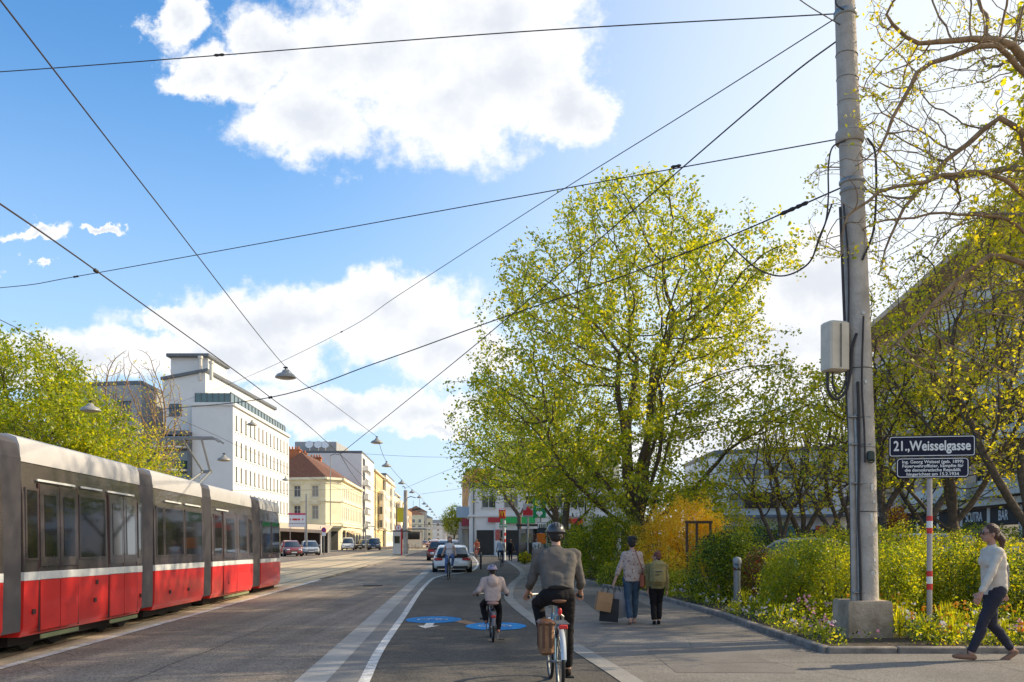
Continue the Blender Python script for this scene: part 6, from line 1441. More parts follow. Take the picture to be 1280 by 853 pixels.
for x in (-.19, -.12): s.box((x, -.214, .64), (.025, .008, .26))
s.build('strap', mat('strap_leather', (.10, .04, .02), .5), pb)
# --- the child
kx_, ky_, kr = -.30, 13.85, R(4)
kb_, _ = bicycle('small black child bicycle under the child in the beige hoodie', (kx_, ky_, 0), kr, wr=.235, wb=.76, frame=mat('child_frame_black', (.03, .03, .035), .3), saddle_h=.62, bar_h=.74, bar_w=.24, rack=False, fender=mat('grey_mudguard', (.14, .13, .14), .5), lamp=False, sadm=mat('pinkish_saddle', (.35, .2, .17), .6))
kid, J = human('child cycling away in beige hoodie and lilac helmet on a small bicycle', (kx_, ky_, 0), kr, 1.16, (0, .14, .665), lean=10, hands=[(-.27, .30, .76), (.24, .36, .76)], feet=[(-.10, .26, .32), (.10, .30, .17)], top=cloth('beige_hoodie', (.46, .35, .31), .08), legs=cloth('black_child_trousers', (.012, .011, .013)), shoes=cloth('pink_shoes', (.35, .16, .13)), sleeve=1.95, legl=1.9, detail=2, grip=True, loose=.020, knee_out=.35, elbow=(0, -.35, -.6), sh=1.0, hem=-.03)
helmet(kid, J, 1.32, None, mat('lilac_helmet', (.28, .23, .33), .4, coat=.4))
s = MB(); s.ell(J['neck']+V((0, -.105, -.06)), (.088, .05, .085), 14, 9); s.torus(J['neck']+V((0, -.03, -.01)), .078, .034, 18, 8); me = skin_mesh(s, .012, 3, .005, 14, 5); me.materials.append(cloth('beige_hoodie', (0, 0, 0))); link('hood', me, kid)
l = MB(); l.bbox((.0, -.18, .42), (.07, .03, .04), .008); l.build('rear_light', M['red'], kb_, True)
# --- woman cycling towards the camera
wx, wy = -2.62, 37.2
wbk, _ = bicycle('bicycle coming towards the camera under the woman in the white top', (wx, wy, 0), R(180), frame=M['dark'], rack=False, detail=False, saddle_h=.93, bar_h=1.05, bar_w=.27)
wc, J = human('woman cycling towards the camera in white top and blue wide jeans', (wx, wy, 0), R(180), 1.70, (0, .18, .98), lean=6, hands=[(-.27, .58, 1.06), (.27, .58, 1.06)], feet=[(-.12, .42, .54), (.12, .44, .22)], top=cloth('white_top', (.66, .62, .62), .05), legs=cloth('blue_jeans', (.10, .15, .30), .2), shoes=cloth('white_shoes', (.6, .58, .56)), hairst='long', hairm=M['brown_hair'], sleeve=.15, legl=1.9, detail=1, female=True, grip=True, loose=.008, knee_out=.2, elbow=(0, -.5, -.6))
# --- far cyclists
fx1, fy1 = -.66, 53
bicycle('bicycle ridden away by the person in pale blue top near the crossing', (fx1, fy1, 0), R(2), detail=False, rack=False)
human('cyclist riding away in pale blue top and dark blue trousers near the crossing', (fx1, fy1, 0), R(2), 1.70, (0, .18, 1.0), lean=12, hands=[(-.26, .6, 1.0), (.26, .6, 1.0)], feet=[(-.12, .42, .52), (.12, .44, .22)], top=cloth('pale_blue_top', (.33, .38, .47)), legs=cloth('dark_jeans', (.03, .05, .10)), shoes=M['black'], hairst='short', hairm=M['brown_hair'], sleeve=1.9, detail=0, knee_out=.2)
fx2, fy2 = -3.15, 78
bicycle('orange red bicycle of the farthest cyclist', (fx2, fy2, 0), R(184), detail=False, rack=False, frame=mat('orange_frame', (.5, .12, .05), .4))
human('farthest cyclist in orange red clothes on the cycle path', (fx2, fy2, 0), R(184), 1.66, (0, .18, 1.0), lean=8, hands=[(-.26, .6, 1.0), (.26, .6, 1.0)], feet=[(-.12, .42, .52), (.12, .44, .22)], top=cloth('orange_red_top', (.48, .14, .08)), legs=cloth('rust_trousers', (.3, .08, .05)), shoes=M['black'], hairst='long', sleeve=.8, detail=0, knee_out=.2, skinm=M['skin2'])
# --- walkers
def walker(label, p, rz, H, stride=.26, **k):
    z = H*.535; an = .045*H
    return human(label, (p[0], p[1], 0), rz, H, (0, 0, z-.008), feet=k.pop('feet', [(-.05*H, stride, an), (.05*H, -stride, an+.03)]), toe=k.pop('toe', (8, -28)), **k)
walker('pedestrian in a black suit walking away between the cyclist and the signs', (at(638, HOR, 68).x, 68), R(0), 1.72, .2, top=cloth('black_suit', (.015, .014, .016)), legs=cloth('black_suit', (0, 0, 0)), shoes=M['black'], detail=0, loose=.02, hairm=M['brown_hair'])
walker('pedestrian in a dark blue jacket next to the one in the black suit', (at(648.5, HOR, 70).x, 70), R(170), 1.66, .2, top=cloth('navy_jacket', (.03, .035, .07)), legs=cloth('dark_grey_trousers', (.05, .045, .06)), shoes=M['black'], detail=0, loose=.02)
mb_, J = walker('man in white t-shirt and teal trousers walking towards the camera with a backpack', (at(671, HOR, 54).x, 54), R(180), 1.78, .18, top=cloth('white_tshirt', (.55, .56, .58), .06), legs=cloth('teal_trousers', (.05, .17, .20)), shoes=M['dark'], detail=1, sleeve=.6, loose=.015, skinm=M['skin2'])
for k in (-1, 1): s = MB(); s.tube([V((k*.10, .10, 1.08)), V((k*.12, .13, 1.30)), V((k*.11, .03, 1.48)), V((k*.10, -.13, 1.38))], .022, 6); s.build('backpack_strap', M['black'], mb_)
s = MB(); s.bbox((0, -.22, 1.22), (.30, .18, .44), .06); s.build('backpack', M['black'], mb_, True)
# woman with the shopping bags
wpos = at(790, HOR, 16.9); wpx = wpos.x
wm_, J = human('woman walking away with shopping bags, patterned blouse and blue jeans', (wpx, 16.9, 0), R(-3), 1.68, (0, 0, .885), lean=-1, hands=[(-.34, -.02, .80), (.20, .10, .82)], feet=[(-.05, -.16, .085), (.06, .20, .075)], toe=(-22, 4), top=cloth('patterned_blouse', (.50, .36, .32), .1), legs=cloth('slim_blue_jeans', (.055, .085, .125), .25), shoes=cloth('nude_shoes', (.45, .27, .2)), hairst='updo', sleeve=1.35, legl=1.80, detail=2, female=True, loose=.014, elbow=(0, -.6, -.1), hem=-.035, head_yaw=-4)
bm_ = PM['patterned_blouse']; nt_ = bm_.node_tree; v_ = nt_.nodes.new('ShaderNodeTexVoronoi'); v_.inputs['Scale'].default_value = 17; tc_ = nt_.nodes.new('ShaderNodeTexCoord'); nt_.links.new(tc_.outputs['Object'], v_.inputs['Vector'])
rp_ = nt_.nodes.new('ShaderNodeValToRGB'); rp_.color_ramp.elements[0].color = (.16, .06, .05, 1); rp_.color_ramp.elements[0].position = .16; rp_.color_ramp.elements[1].color = (.46, .35, .29, 1); rp_.color_ramp.elements[1].position = .30
nt_.links.new(v_.outputs['Distance'], rp_.inputs['Fac']); nt_.links.new(rp_.outputs['Color'], nt_.nodes['Principled BSDF'].inputs['Base Color'])
def paper_bag(label, c, d, m, top_, hm, cat='shopping bag', rz=0., name='shopping_bag', tilt=0):
    o = thing(name, label, cat, c, rz); s = MB(); w_, t_, h_ = d
    s.loft([[V((x, y, -h_)) for x, y in ((-w_/2, -t_/2), (w_/2, -t_/2), (w_/2, t_/2), (-w_/2, t_/2))], [V((x*1.0, y*1.12, -h_*.5)) for x, y in ((-w_/2, -t_/2), (w_/2, -t_/2), (w_/2, t_/2), (-w_/2, t_/2))], [V((x*.97, y*.8, 0)) for x, y in ((-w_/2, -t_/2), (w_/2, -t_/2), (w_/2, t_/2), (-w_/2, t_/2))]])
    s.build('bag_body', m, o); s = MB()
    for k in (-1, 1): s.tube([(-w_*.22, k*t_*.38, -.01), (-w_*.16, k*t_*.2, top_*.7), (0, 0, top_), (w_*.16, k*t_*.2, top_*.7), (w_*.22, k*t_*.38, -.01)], .005, 5)
    s.build('handle', hm, o); o.rotation_euler = (0, tilt, rz); return o
hL = V((wpx-.36, 16.88, .745))
paper_bag('tan paper shopping bag held in the woman’s left hand', hL+V((-.17, -.12, -.13)), (.30, .13, .36), mat('kraft_paper', (.34, .19, .09), .8, var=.15), .12, M['cable'], rz=R(12), tilt=R(10))
paper_bag('large black shopping bag hanging below the tan paper bag', hL+V((-.06, .03, -.26)), (.36, .14, .44), mat('black_paper', (.012, .011, .013), .6), .24, M['black'], rz=R(-6), tilt=R(4))
paper_bag('grey shopping bag right of the black one beside the woman’s leg', hL+V((.10, .14, -.14)), (.24, .12, .50), mat('grey_paper', (.28, .25, .24), .8, var=.1), .13, M['cable'], rz=R(-12), tilt=R(-9))
sb = thing('shoulder_bag', 'small red-brown leather shoulder bag on the woman’s right hip', 'bag', (wpx+.185, 16.85, 0), 0); s = MB(); s.bbox((0, 0, .83), (.10, .22, .27), .03); s.build('bag_body', mat('russet_leather', (.30, .075, .03), .5, var=.2), sb, True)
s = MB(); s.tube([(0, .08, .95), (-.03, .09, 1.15), (-.10, .06, 1.41), (-.14, -.04, 1.43), (-.10, -.14, 1.28), (-.03, -.17, 1.08), (.0, -.09, .96)], .010, 6); s.build('strap', mat('strap_russet', (.22, .06, .03), .5), sb, True)
# boy with the backpack
bp_ = at(821, HOR, 16.75)
boy, J = human('boy walking beside the woman, khaki backpack and dark trousers, looking left', (bp_.x, 16.75, 0), R(-3), 1.40, (0, 0, .735), hands=[(-.17, .02, .66), (.19, .0, .66)], feet=[(-.05, -.05, .07), (.045, .06, .065)], top=cloth('khaki_jacket', (.20, .16, .07)), legs=cloth('dark_leggings', (.014, .011, .012)), shoes=cloth('black_boots', (.01, .01, .011)), hairst='bun', hairm=mat('auburn_hair', (.13, .035, .015), .5, var=.4, scale=40, bump=.5), sleeve=1.9, legl=1.8, detail=2, loose=.015, head_yaw=52, head_pitch=6, elbow=(0, -.8, 0), hem=-.03)
s = MB(); s.bbox((0, -.17, 1.0), (.29, .16, .46), .06); s.bbox((0, -.265, .93), (.22, .06, .24), .028); me = skin_mesh(s, .012, 4, .006, 12, 8); me.materials.append(mat('khaki_backpack', (.27, .21, .08), .8, var=.18, scale=8, bump=.3)); bpk = link('backpack', me, boy)
s = MB(); s.torus((0, -.13, 1.24), .035, .008, 14, 6, Matrix.Rotation(R(90), 3, 'X')); s.bbox((0, -.30, 1.02), (.12, .012, .02), .004); s.bbox((-.02, -.30, .96), (.08, .012, .015), .004); s.build('trim', M['dark'], bpk, True)
for k in (-1, 1): s = MB(); s.tube([(k*.09, -.10, .84), (k*.12, .07, .92), (k*.11, .08, 1.06), (k*.10, -.02, 1.155), (k*.09, -.12, 1.12)], .016, 6); s.build('backpack_strap', M['dark'], boy, True)
# woman walking at the right edge
rp = (6.42, 11.75)
rw, J = human('woman in cream jumper and dark trousers walking left at the right frame edge', (rp[0], rp[1], 0), R(90), 1.86, (0, -.02, .955), lean=3, hands=[(-.24, .30, .88), (.26, -.27, .93)], feet=[(-.06, .33, .095), (.06, -.30, .12)], toe=(6, -32), top=cloth('cream_jumper', (.62, .53, .43), .05), legs=cloth('charcoal_trousers', (.035, .033, .045)), shoes=cloth('tan_flats', (.24, .13, .085)), hairst='pony', hairm=M['brown_hair'], sleeve=1.93, legl=1.86, detail=2, female=True, loose=.010, elbow=(0, -1, 0), hem=-.035, skinm=mat('warm_skin', (.40, .21, .145), .5, spec=.35))
g_ = MB(); h = 1.86
for k in (-1, 1): g_.ell(J['hc']+J['Rh'] @ V((k*.0185*h, .058*h, .005*h)), (.0165*h, .004*h, .0125*h), 14, 8); g_.tube([J['hc']+V((k*.034*h, .056*h, .008*h)), J['hc']+V((k*.045*h, .0, .006*h))], .0018*h, 5)
g_.tube([J['hc']+V((-.005*h, .061*h, .008*h)), J['hc']+V((.005*h, .061*h, .008*h))], .0022*h, 5); g_.build('sunglasses', mat('sunglass_lens', (.03, .012, .01), .1, coat=.6), rw, True)
hbg = thing('handbag', 'grey shoulder bag carried behind the woman in the cream jumper', 'bag', (rp[0]+.20, rp[1]+.20, 0), 0); s = MB(); s.bbox((0, 0, 1.12), (.26, .10, .40), .04); me = skin_mesh(s, .014, 4, .008, 8, 9); me.materials.append(mat('grey_leather', (.09, .09, .11), .5, var=.2)); link('bag_body', me, hbg)
s = MB(); s.tube([(-.08, 0, 1.30), (-.14, -.03, 1.50), (-.17, -.06, 1.535), (-.12, -.02, 1.48), (.06, .02, 1.30)], .008, 6); s.build('strap', M['dark'], hbg, True)
# cafe guests, far
for i, (px, D, z, lb, c1, c2) in enumerate(((385, 108, 0, 'guest in pale pink top standing at the cafe', (.55, .40, .40), (.2, .2, .25)), (389.5, 106, 0, 'guest in white top standing at the cafe', (.6, .6, .6), (.03, .03, .04)), (393, 109, 0, 'guest in black top at the right end of the cafe group', (.03, .03, .035), (.3, .3, .32)))):
    human(lb, (at(px, HOR, D).x, D, 0), R(40*i), 1.7, (0, 0, .9), feet=[(-.09, .05, .08), (.09, -.05, .08)], top=cloth('guest_top_%d' % i, c1), legs=cloth('guest_legs_%d' % i, c2), shoes=M['black'], detail=0, group='people at the cafe')
bicycle('red bicycle leaning by the cafe posts', (at(398, HOR, 104).x, 104, 0), R(80), frame=M['red'], detail=False, rack=False)
# ------------------------------------------------------------------ concrete pole with its gear
pb0 = V((at(1077.5, HOR, 14.25).x, 14.25, 0)); pole = thing('concrete_pole', 'tall concrete wire pole with cables standing in a stained concrete block', 'pole', pb0)
def pr(px, py, D=None):  # the point at distance D relative to the pole base
    return at(px, py, D or 14.25)-pb0
s = MB(); b0 = pr(1077, 790); 
s.loft([[V((x*k+.0, y*k, z)) for x, y in ((-.35, -.35), (.35, -.35), (.35, .35), (-.35, .35))] for z, k in ((-.1, 1.0), (.5, 1.0), (.60, .98), (.64, .94))]); s.build('foot_block', M['block'], pole)
s = MB(); pts = []; rr = []
for px, py, w_ in ((1081, 752, 33), (1079, 600, 31), (1074, 450, 30), (1068, 300, 29), (1063, 185, 27), (1062, 170, 27), (1059, 90, 25.5), (1056, 0, 24), (1054, -70, 22)):
    p = pr(px, py); pts.append(V((p.x, 0, p.z))); rr.append(w_*14.25/FOC/2)
s.tube(pts, rr, 20, cap=True); s.build('shaft', M['conc'], pole, True)
def polex(py): return float(np.interp(py, [-70, 0, 90, 170, 185, 300, 450, 600, 752], [1054, 1056, 1059, 1062, 1063, 1068, 1074, 1079, 1081]))
for py, w_, h_ in ((172, 34, .20), (228, 31, .08), (240, 31, .05), (18, 28, .10)):
    s = MB(); c = pr(polex(py), py); r_ = w_*14.25/FOC/2; s.lathe([(r_*.93, -h_/2), (r_, -h_/2+.02), (r_, h_/2-.02), (r_*.93, h_/2)], 20, (c.x, 0, c.z)); s.build('clamp_collar', M['conc'] if h_ > .15 else M['steel'], pole, True)
# conduits up the left of the shaft
for dx, x1, py1, r_, m_ in ((-16.5, 0, 470, .05, 'conc'), (-10, 0, 520, .055, 'steel'), (-19, 0, 262, .022, 'cable')):
    s = MB(); P_ = [pr(polex(y)+dx, y) for y in (752, 650, 560, py1)]; s.tube([V((p.x, -.10, p.z)) for p in P_], r_, 10); s.build('conduit', M[m_], pole, True)
for y in (523, 557, 605, 740):
    s = MB(); c = pr(polex(y)-7, y); s.bbox((c.x, -.14, c.z), (.34, .12, .03), .01); s.build('clamp', M['steel'], pole)
s = MB(); c = pr(1081, 572); s.bbox((c.x, -.24, c.z), (.11, .09, .16), .02); s.torus((c.x-.0, -.25, c.z-.06), .05, .012, 14, 6, Matrix.Rotation(R(90), 3, 'X')); s.build('socket', mat('green_black', (.015, .03, .02), .4), pole, True)
s = MB(); c = pr(1040, 436); s.bbox((c.x+.01, -.10, c.z), (.36, .30, .80), .03, rz=R(16)); bxo = s.build('junction_box', mat('beige_box', (.62, .53, .40), .6, var=.12, scale=3, bump=.2), pole, True)
s = MB(); s.box((c.x+.05, -.262, c.z), (.012, .012, .70), rz=R(16)); s.bbox((c.x-.10, -.225, c.z+.30), (.03, .02, .03), .006); s.bbox((c.x-.10, -.225, c.z-.28), (.03, .02, .03), .006); s.build('lock', M['dark'], bxo)
def cab(pts, r_=.018, nm='cable', y=-.16, root=pole, m_='cable'):
    P_ = [pr(a, b) for a, b in pts]; P_ = [V((p.x, y if not hasattr(y, '__len__') else y[i], p.z)) for i, p in enumerate(P_)]
    Q_ = [P_[0]*2-P_[1]]+P_+[P_[-1]*2-P_[-2]]; o = []
    for i in range(1, len(Q_)-2):
        for j in range(6):
            t = j/6; a, b, c, d = Q_[i-1:i+3]; o.append(.5*((2*b)+(c-a)*t+(2*a-5*b+4*c-d)*t*t+(3*b-a-3*c+d)*t**3))
    o.append(P_[-1]); s = MB(); s.tube(o, r_, 7); s.build(nm, M[m_], root, True)
cab([(1030, 468), (1031, 490), (1040, 501), (1052, 492), (1058, 470), (1060, 440), (1066, 420)], .024)
cab([(1036, 468), (1037, 486), (1044, 495), (1052, 480), (1055, 450), (1056, 340), (1050, 260)], .016)
cab([(1066, 480), (1068, 560), (1067, 640), (1069, 700), (1070, 750)], .022, y=-.2)
cab([(1072, 400), (1070, 480), (1073, 540), (1074, 580)], .016, y=-.24)
cab([(1052, 182), (1036, 190), (1031, 215), (1031, 250), (1028, 280), (1020, 300), (1012, 325)], .013)
cab([(1078, 180), (1087, 195), (1089, 230), (1088, 270), (1084, 300), (1072, 330)], .018, y=-.2)
cab([(1050, 20), (1040, 10), (1047, -20)], .012)
for y in (70, 100, 130, 262):
    s = MB(); c = pr(polex(y), y); r_ = 26.5*14.25/FOC/2; s.torus((c.x, 0, c.z), r_, .006, 20, 5, Matrix.Rotation(R(6), 3, 'Y')); s.build('wire_band', M['steel'], pole, True)
stk = mat('weathered_paper', (.62, .60, .55), .8, var=.3, scale=20)
rr_ = random.Random(5)
for px, py, w_, h_ in ((1084, 610, .035, .10), (1087, 628, .05, .05), (1083, 648, .04, .14), (1088, 700, .05, .05), (1085, 716, .07, .05), (1073, 395, .05, .04), (1076, 480, .04, .05), (1086, 668, .03, .06)):
    c = pr(px, py); R_ = 31.5*14.25/FOC/2; ax = pr(polex(py), py).x; dx_ = max(-.8*R_, min(.8*R_, c.x-ax)); yy_ = -math.sqrt(R_*R_-dx_*dx_)-.004; an = math.asin(dx_/R_)
    s = MB(); s.box((ax+dx_, yy_, c.z), (w_, .004, h_), rz=an); s.build('sticker', stk, pole)
for py in (462, 560, 640):
    c = pr(polex(py), py); s = MB(); r_ = float(np.interp(py, [450, 600, 752], [30, 31, 33]))*14.25/FOC/2; s.torus((c.x, 0, c.z), r_+.001, .007, 24, 5); s.build('seam_ring', M['cable'] if py != 560 else M['steel'], pole, True)
# ------------------------------------------------------------------ street name sign
sgx = at(1163, HOR, 15.0).x; sg = thing('street_sign', 'dark blue street name sign on a post with red and white bands', 'street sign', (sgx, 15.0, 0), R(-9))
zt = lambda y: EYE+(HOR-y)*15.0/FOC
s = MB(); s.tube([(0, .05, 0), (0, .05, zt(544))], .044, 16); s.build('post', mat('post_grey', (.42, .38, .36), .5, metal=.3, var=.15, bump=.1), sg, True)
for y0, y1, m_ in ((645, 651.5, 'red'), (651.5, 660, 'white'), (660, 667, 'red'), (714, 721, 'red'), (721, 730, 'white'), (730, 737.5, 'red')):
    s = MB(); s.lathe([(.0475, zt(y1)), (.0475, zt(y0))], 18, (0, .05, 0)); s.build('reflective_band', M[m_], sg, True)
navy = mat('dark_blue_enamel', (.004, .005, .028), .45, spec=.25)
def plate(cx, z0, z1, w_, r_, name='plate'):
    def rr(w2, h2, r2, y):
        o = []
        for sx, sz, a0 in ((1, 1, 0), (-1, 1, 90), (-1, -1, 180), (1, -1, 270)):
            for j in range(5): a = R(a0+22.5*j); o.append(V((cx+sx*(w2-r2)+r2*math.cos(a), y, (z0+z1)/2+sz*(h2-r2)+r2*math.sin(a))))
        return o
    h2 = (z1-z0)/2; s = MB(); s.loft([rr(w_/2, h2, r_, .0), rr(w_/2, h2, r_, -.012)]); o = s.build(name, navy, sg)
    s = MB(); A_ = rr(w_/2-.018, h2-.018, r_*.8, -.0145); B_ = rr(w_/2-.030, h2-.030, r_*.6, -.0145); n = len(A_)
    s.add(A_+B_, [(i, (i+1) % n, n+(i+1) % n, n+i) for i in range(n)]); s.build('border', M['white'], o); return o
p1_ = plate(.02, zt(571.5), zt(544.5), 1.40, .045); p2_ = plate(.03, zt(598), zt(571.8), 1.18, .07)
def put_text(par_, txt, x, z, size, sx, bold=0.):
    me = text_mesh(txt, size, bold, .001, sx=sx); me.materials.append(M['white']); o = link('lettering', me, par_, (x, -.0165, z)); return o
me = bolden(text_mesh('21.,Weisselgasse', .235, 0, .001), .006); wd = max(v.co.x for v in me.vertices)-min(v.co.x for v in me.vertices)
me.transform(Matrix.Diagonal((1.24/wd, 1, 1, 1))); me.materials.append(M['white']); link('lettering', me, p1_, (.02, -.0165, zt(558)+.0))
for k, tx in enumerate(('Ing. Georg Weissel (geb. 1899)', 'Feuerwehroffizier, kämpfte für', 'die demokratische Republik', 'hingerichtet am 15.2.1934')):
    me = bolden(text_mesh(tx, .074, 0, .001), .0018); wd = max(v.co.x for v in me.vertices)-min(v.co.x for v in me.vertices); me.transform(Matrix.Diagonal(((.98, .98, .90, .84)[k]/wd, 1, 1, 1))); me.materials.append(M['white']); link('lettering', me, p2_, (.03, -.0165, zt(577.6+5.15*k)))
s = MB(); 
for z in (zt(550), zt(566), zt(580), zt(592)): s.bbox((0, .03, z), (.13, .05, .03), .006)
s.build('bracket', M['steel'], sg)
# ------------------------------------------------------------------ bollard lamp
bp = at(921.5, HOR, 20.6); bo = thing('bollard_lamp', 'stainless steel bollard lamp in front of the round bush', 'lamp', (bp.x, 20.6, 0)); zb = lambda y: EYE+(HOR-y)*20.6/FOC
s = MB(); s.tube([(0, 0, 0), (0, 0, zb(713))], .085, 18); s.build('post', M['steel'], bo, True)
s = MB(); s.lathe([(.095, zb(713)), (.10, zb(706)), (.09, zb(705))], 20); s.build('lamp_glass', M['glass'], bo, True)
s = MB(); s.lathe([(.10, zb(705)), (.105, zb(701)), (.09, zb(698)), (.05, zb(696.6)), (0, zb(696.2))], 20); s.build('cap', M['steel'], bo, True)
# wooden tree support frame
wf = thing('tree_stake_frame', 'dark wooden stake frame with crossbar standing in the golden bush', 'stake frame', (at(873, HOR, 29.3).x, 29.3, 0)); zf = lambda y: EYE+(HOR-y)*29.3/FOC
wd_ = mat('weathered_wood', (.09, .055, .03), .85, var=.3, bump=.5)
for dx in (-.38, -.05, .40): s = MB(); s.tube([(dx, 0, 0), (dx, 0, zf(652))], .045, 8); s.build('stake', wd_, wf, True)
s = MB(); s.box((0, -.05, zf(653)), (.92, .05, .09)); s.build('crossbar', wd_, wf)
# ------------------------------------------------------------------ overhead wires
def wire(label, pts, r_=.014, nm='overhead_wire', extra=()):
    P_ = [at(*p) for p in pts]
    if len(P_) > 2:
        Q_ = [P_[0]*2-P_[1]]+P_+[P_[-1]*2-P_[-2]]; o = []
        for i in range(1, len(Q_)-2):
            for j in range(8):
                t = j/8; a, b, c, d = Q_[i-1:i+3]; o.append(.5*((2*b)+(c-a)*t+(2*a-5*b+4*c-d)*t*t+(3*b-a-3*c+d)*t**3))
        o.append(P_[-1]); P_ = o
    r_ *= .72; root = thing(nm, label, 'wire', P_[0]); s = MB(); s.tube([p-root.location for p in P_], r_, 6); s.build('strand', M['wire'], root, True)
    for px, py, D, ln in extra:
        c = at(px, py, D); i = min(range(len(P_)), key=lambda k: (P_[k]-c).length); a = P_[max(i-1, 0)]; b = P_[min(i+1, len(P_)-1)]; d = (b-a).normalized()
        s = MB(); q = c-root.location; s.tube([q-d*ln, q-d*ln*.6, q, q+d*ln*.6, q+d*ln], [r_*1.5, r_*3.0, r_*2.2, r_*3.0, r_*1.5], 8); s.build('insulator', M['cable'], root, True)
    return root
PD = 14.25
wire('uppermost span wire crossing the whole sky from the pole top to the left edge', [(-260, 105, 20), (0, 90, 19), (272, 69.5, 18), (650, 40, 16), (1054, 17, PD)], .014, extra=[(274, 69, 18, .12)])
wire('span wire crossing the middle of the sky from the pole collar to the left edge', [(-260, 378, 26), (0, 360, 25), (100, 345, 24), (400, 291, 21), (760, 226, 17), (1054, 173, PD)], .014, extra=[(95, 346, 24, .1), (845, 208, 16.2, .1)])
wire('thick wire from the upper left corner down to the first pendant lamp', [(-200, -260, 7), (0, 0, 10.5), (190, 246, 17), (357, 459, 32.5), (409, 500, 41), (471, 546, 55)], .017)
wire('contact wire over the tram running from the left edge towards the street end', [(-150, 160, 7.5), (0, 255, 10.5), (150, 360, 15), (338, 497, 24), (425, 568, 40), (500, 640, 120)], .016, extra=[(120, 339, 14, .06)])
wire('thin long wire from the pole top past the first pendant lamp to the white block', [(1054, 17, PD), (860, 140, 17), (680, 252, 22), (500, 368, 29), (425, 416, 34), (300, 475, 52), (205, 510, 80)], .013, extra=[(427, 415, 34, .12)])
wire('steep wire from the pole top through the big tree to the wire junction', [(1056, 44, PD), (960, 118, 15), (760, 290, 20), (580, 443, 27), (425, 568, 40)], .018)
wire('heavy cable with insulators from the pole through the big tree to the contact wire', [(1058, 232, PD), (985, 264, 15), (905, 298, 16.5), (760, 352, 19), (620, 400, 21), (470, 454, 23), (338, 497, 24), (200, 512, 34)], .018, extra=[(985, 264, 15, .16), (1002, 256.5, 14.8, .12), (338, 497, 24, .10)])
wire('drooping cable loop between the pole and the heavy cable', [(905, 298, 16.5), (925, 318, 16), (950, 338, 15.6), (980, 345, 15.2), (1010, 330, 14.8), (1024, 300, 14.5), (1040, 255, 14.3)], .020)
wire('short wire leaving the top of the frame at the pole head', [(960, -40, 12), (1000, 0, 13), (1053, 33, PD)], .012)
wire('wire dropping from the left edge into the green trees', [(-60, 375, 20), (0, 400, 22), (60, 432, 25), (110, 470, 28), (150, 500, 32)], .014)
wire('wire sloping down over the white block behind the pantograph', [(195, 512, 52), (260, 540, 60), (330, 572, 75), (425, 612, 120), (500, 640, 220)], .02)
wire('wire running level in front of the yellow corner house', [(180, 602, 60), (265, 612, 62), (340, 613, 66), (455, 612, 75)], .02)
wire('curved wire from the wire junction down in front of the white loggia house', [(425, 568, 40), (440, 592, 50), (455, 609, 60), (480, 619, 75)], .02)
wire('far span wire over the street end, upper one', [(430, 566, 90), (520, 571, 90), (600, 572, 90)], .022)
wire('far span wire over the street end, sloping up to the right', [(505, 611, 120), (560, 588, 110), (640, 560, 100)], .024)
wire('lowest far span wire meeting the right hand houses', [(525, 618, 150), (590, 609, 150), (640, 602, 150)], .03)
LP = [(357, 459, 32.5), (471, 546, 55), (483, 577, 70), (502, 600, 90), (515, 612, 108), (524, 619, 125), (530, 627.5, 145), (534, 631, 165), (537.5, 635, 188), (540, 638.5, 212), (543, 642.5, 240), (545.5, 646, 275)]
wire('long lamp wire following the middle of the street past all far pendant lamps', LP[1:], .022)
def pendant(label, px, py, D, m_=None, r_=.38):
    o = thing('pendant_street_lamp', label, 'street lamp', at(px, py, D), 0, 'street lamps hanging from the wires')
    s = MB(); s.tube([(0, 0, .02), (0, 0, -.14)], .03, 6); s.bbox((0, 0, -.02), (.16, .06, .05), .01); s.build('hanger', M['dark'], o)
    s = MB(); s.lathe([(.07, -.10), (.12, -.14), (.14, -.20), (.30, -.27), (r_, -.36), (r_, -.40), (r_-.03, -.40)], 26); s.build('lamp_shade', m_ or mat('lamp_grey', (.30, .29, .27), .4, var=.1), o, True, 50)
    s = MB(); s.lathe([(r_-.03, -.395), (r_-.08, -.43), (.15, -.46), (0, -.465)], 22); s.build('diffuser', M['lamp_dif'], o, True); return o
M['lamp_dif'] = mat('lamp_diffuser', (.34, .30, .24), .25, coat=.4); lg = mat('lamp_enamel', (.30, .29, .27), .4, var=.1)
nm_ = ['nearest pendant lamp hanging left of the frame centre', 'second pendant lamp along the street, below and right of the nearest', 'third pendant lamp along the street', 'fourth pendant lamp along the street', 'fifth pendant lamp along the street, near the concrete stop pole', 'sixth pendant lamp along the street, right of the stop pole']
first = None
for i, (x, y, D) in enumerate(LP):
    lb = nm_[i] if i < 6 else 'tiny pendant lamp in the dense string at the far end of the lamp wire'
    if first is None: first = pendant(lb, x, y, D, lg)
    else: copy_tree(first, None, lb, at(x, y, D))
for (x, y, D, lb) in ((113, 501, 34, 'pendant lamp hanging among the green trees at the far left'), (280, 567, 50, 'pendant lamp in front of the end wall of the white block'), (315, 525, 66, 'small pendant lamp high over the street face of the white block'), (357, 596, 95, 'small pendant lamp at the right end of the white block')): copy_tree(first, None, lb, at(x, y, D))

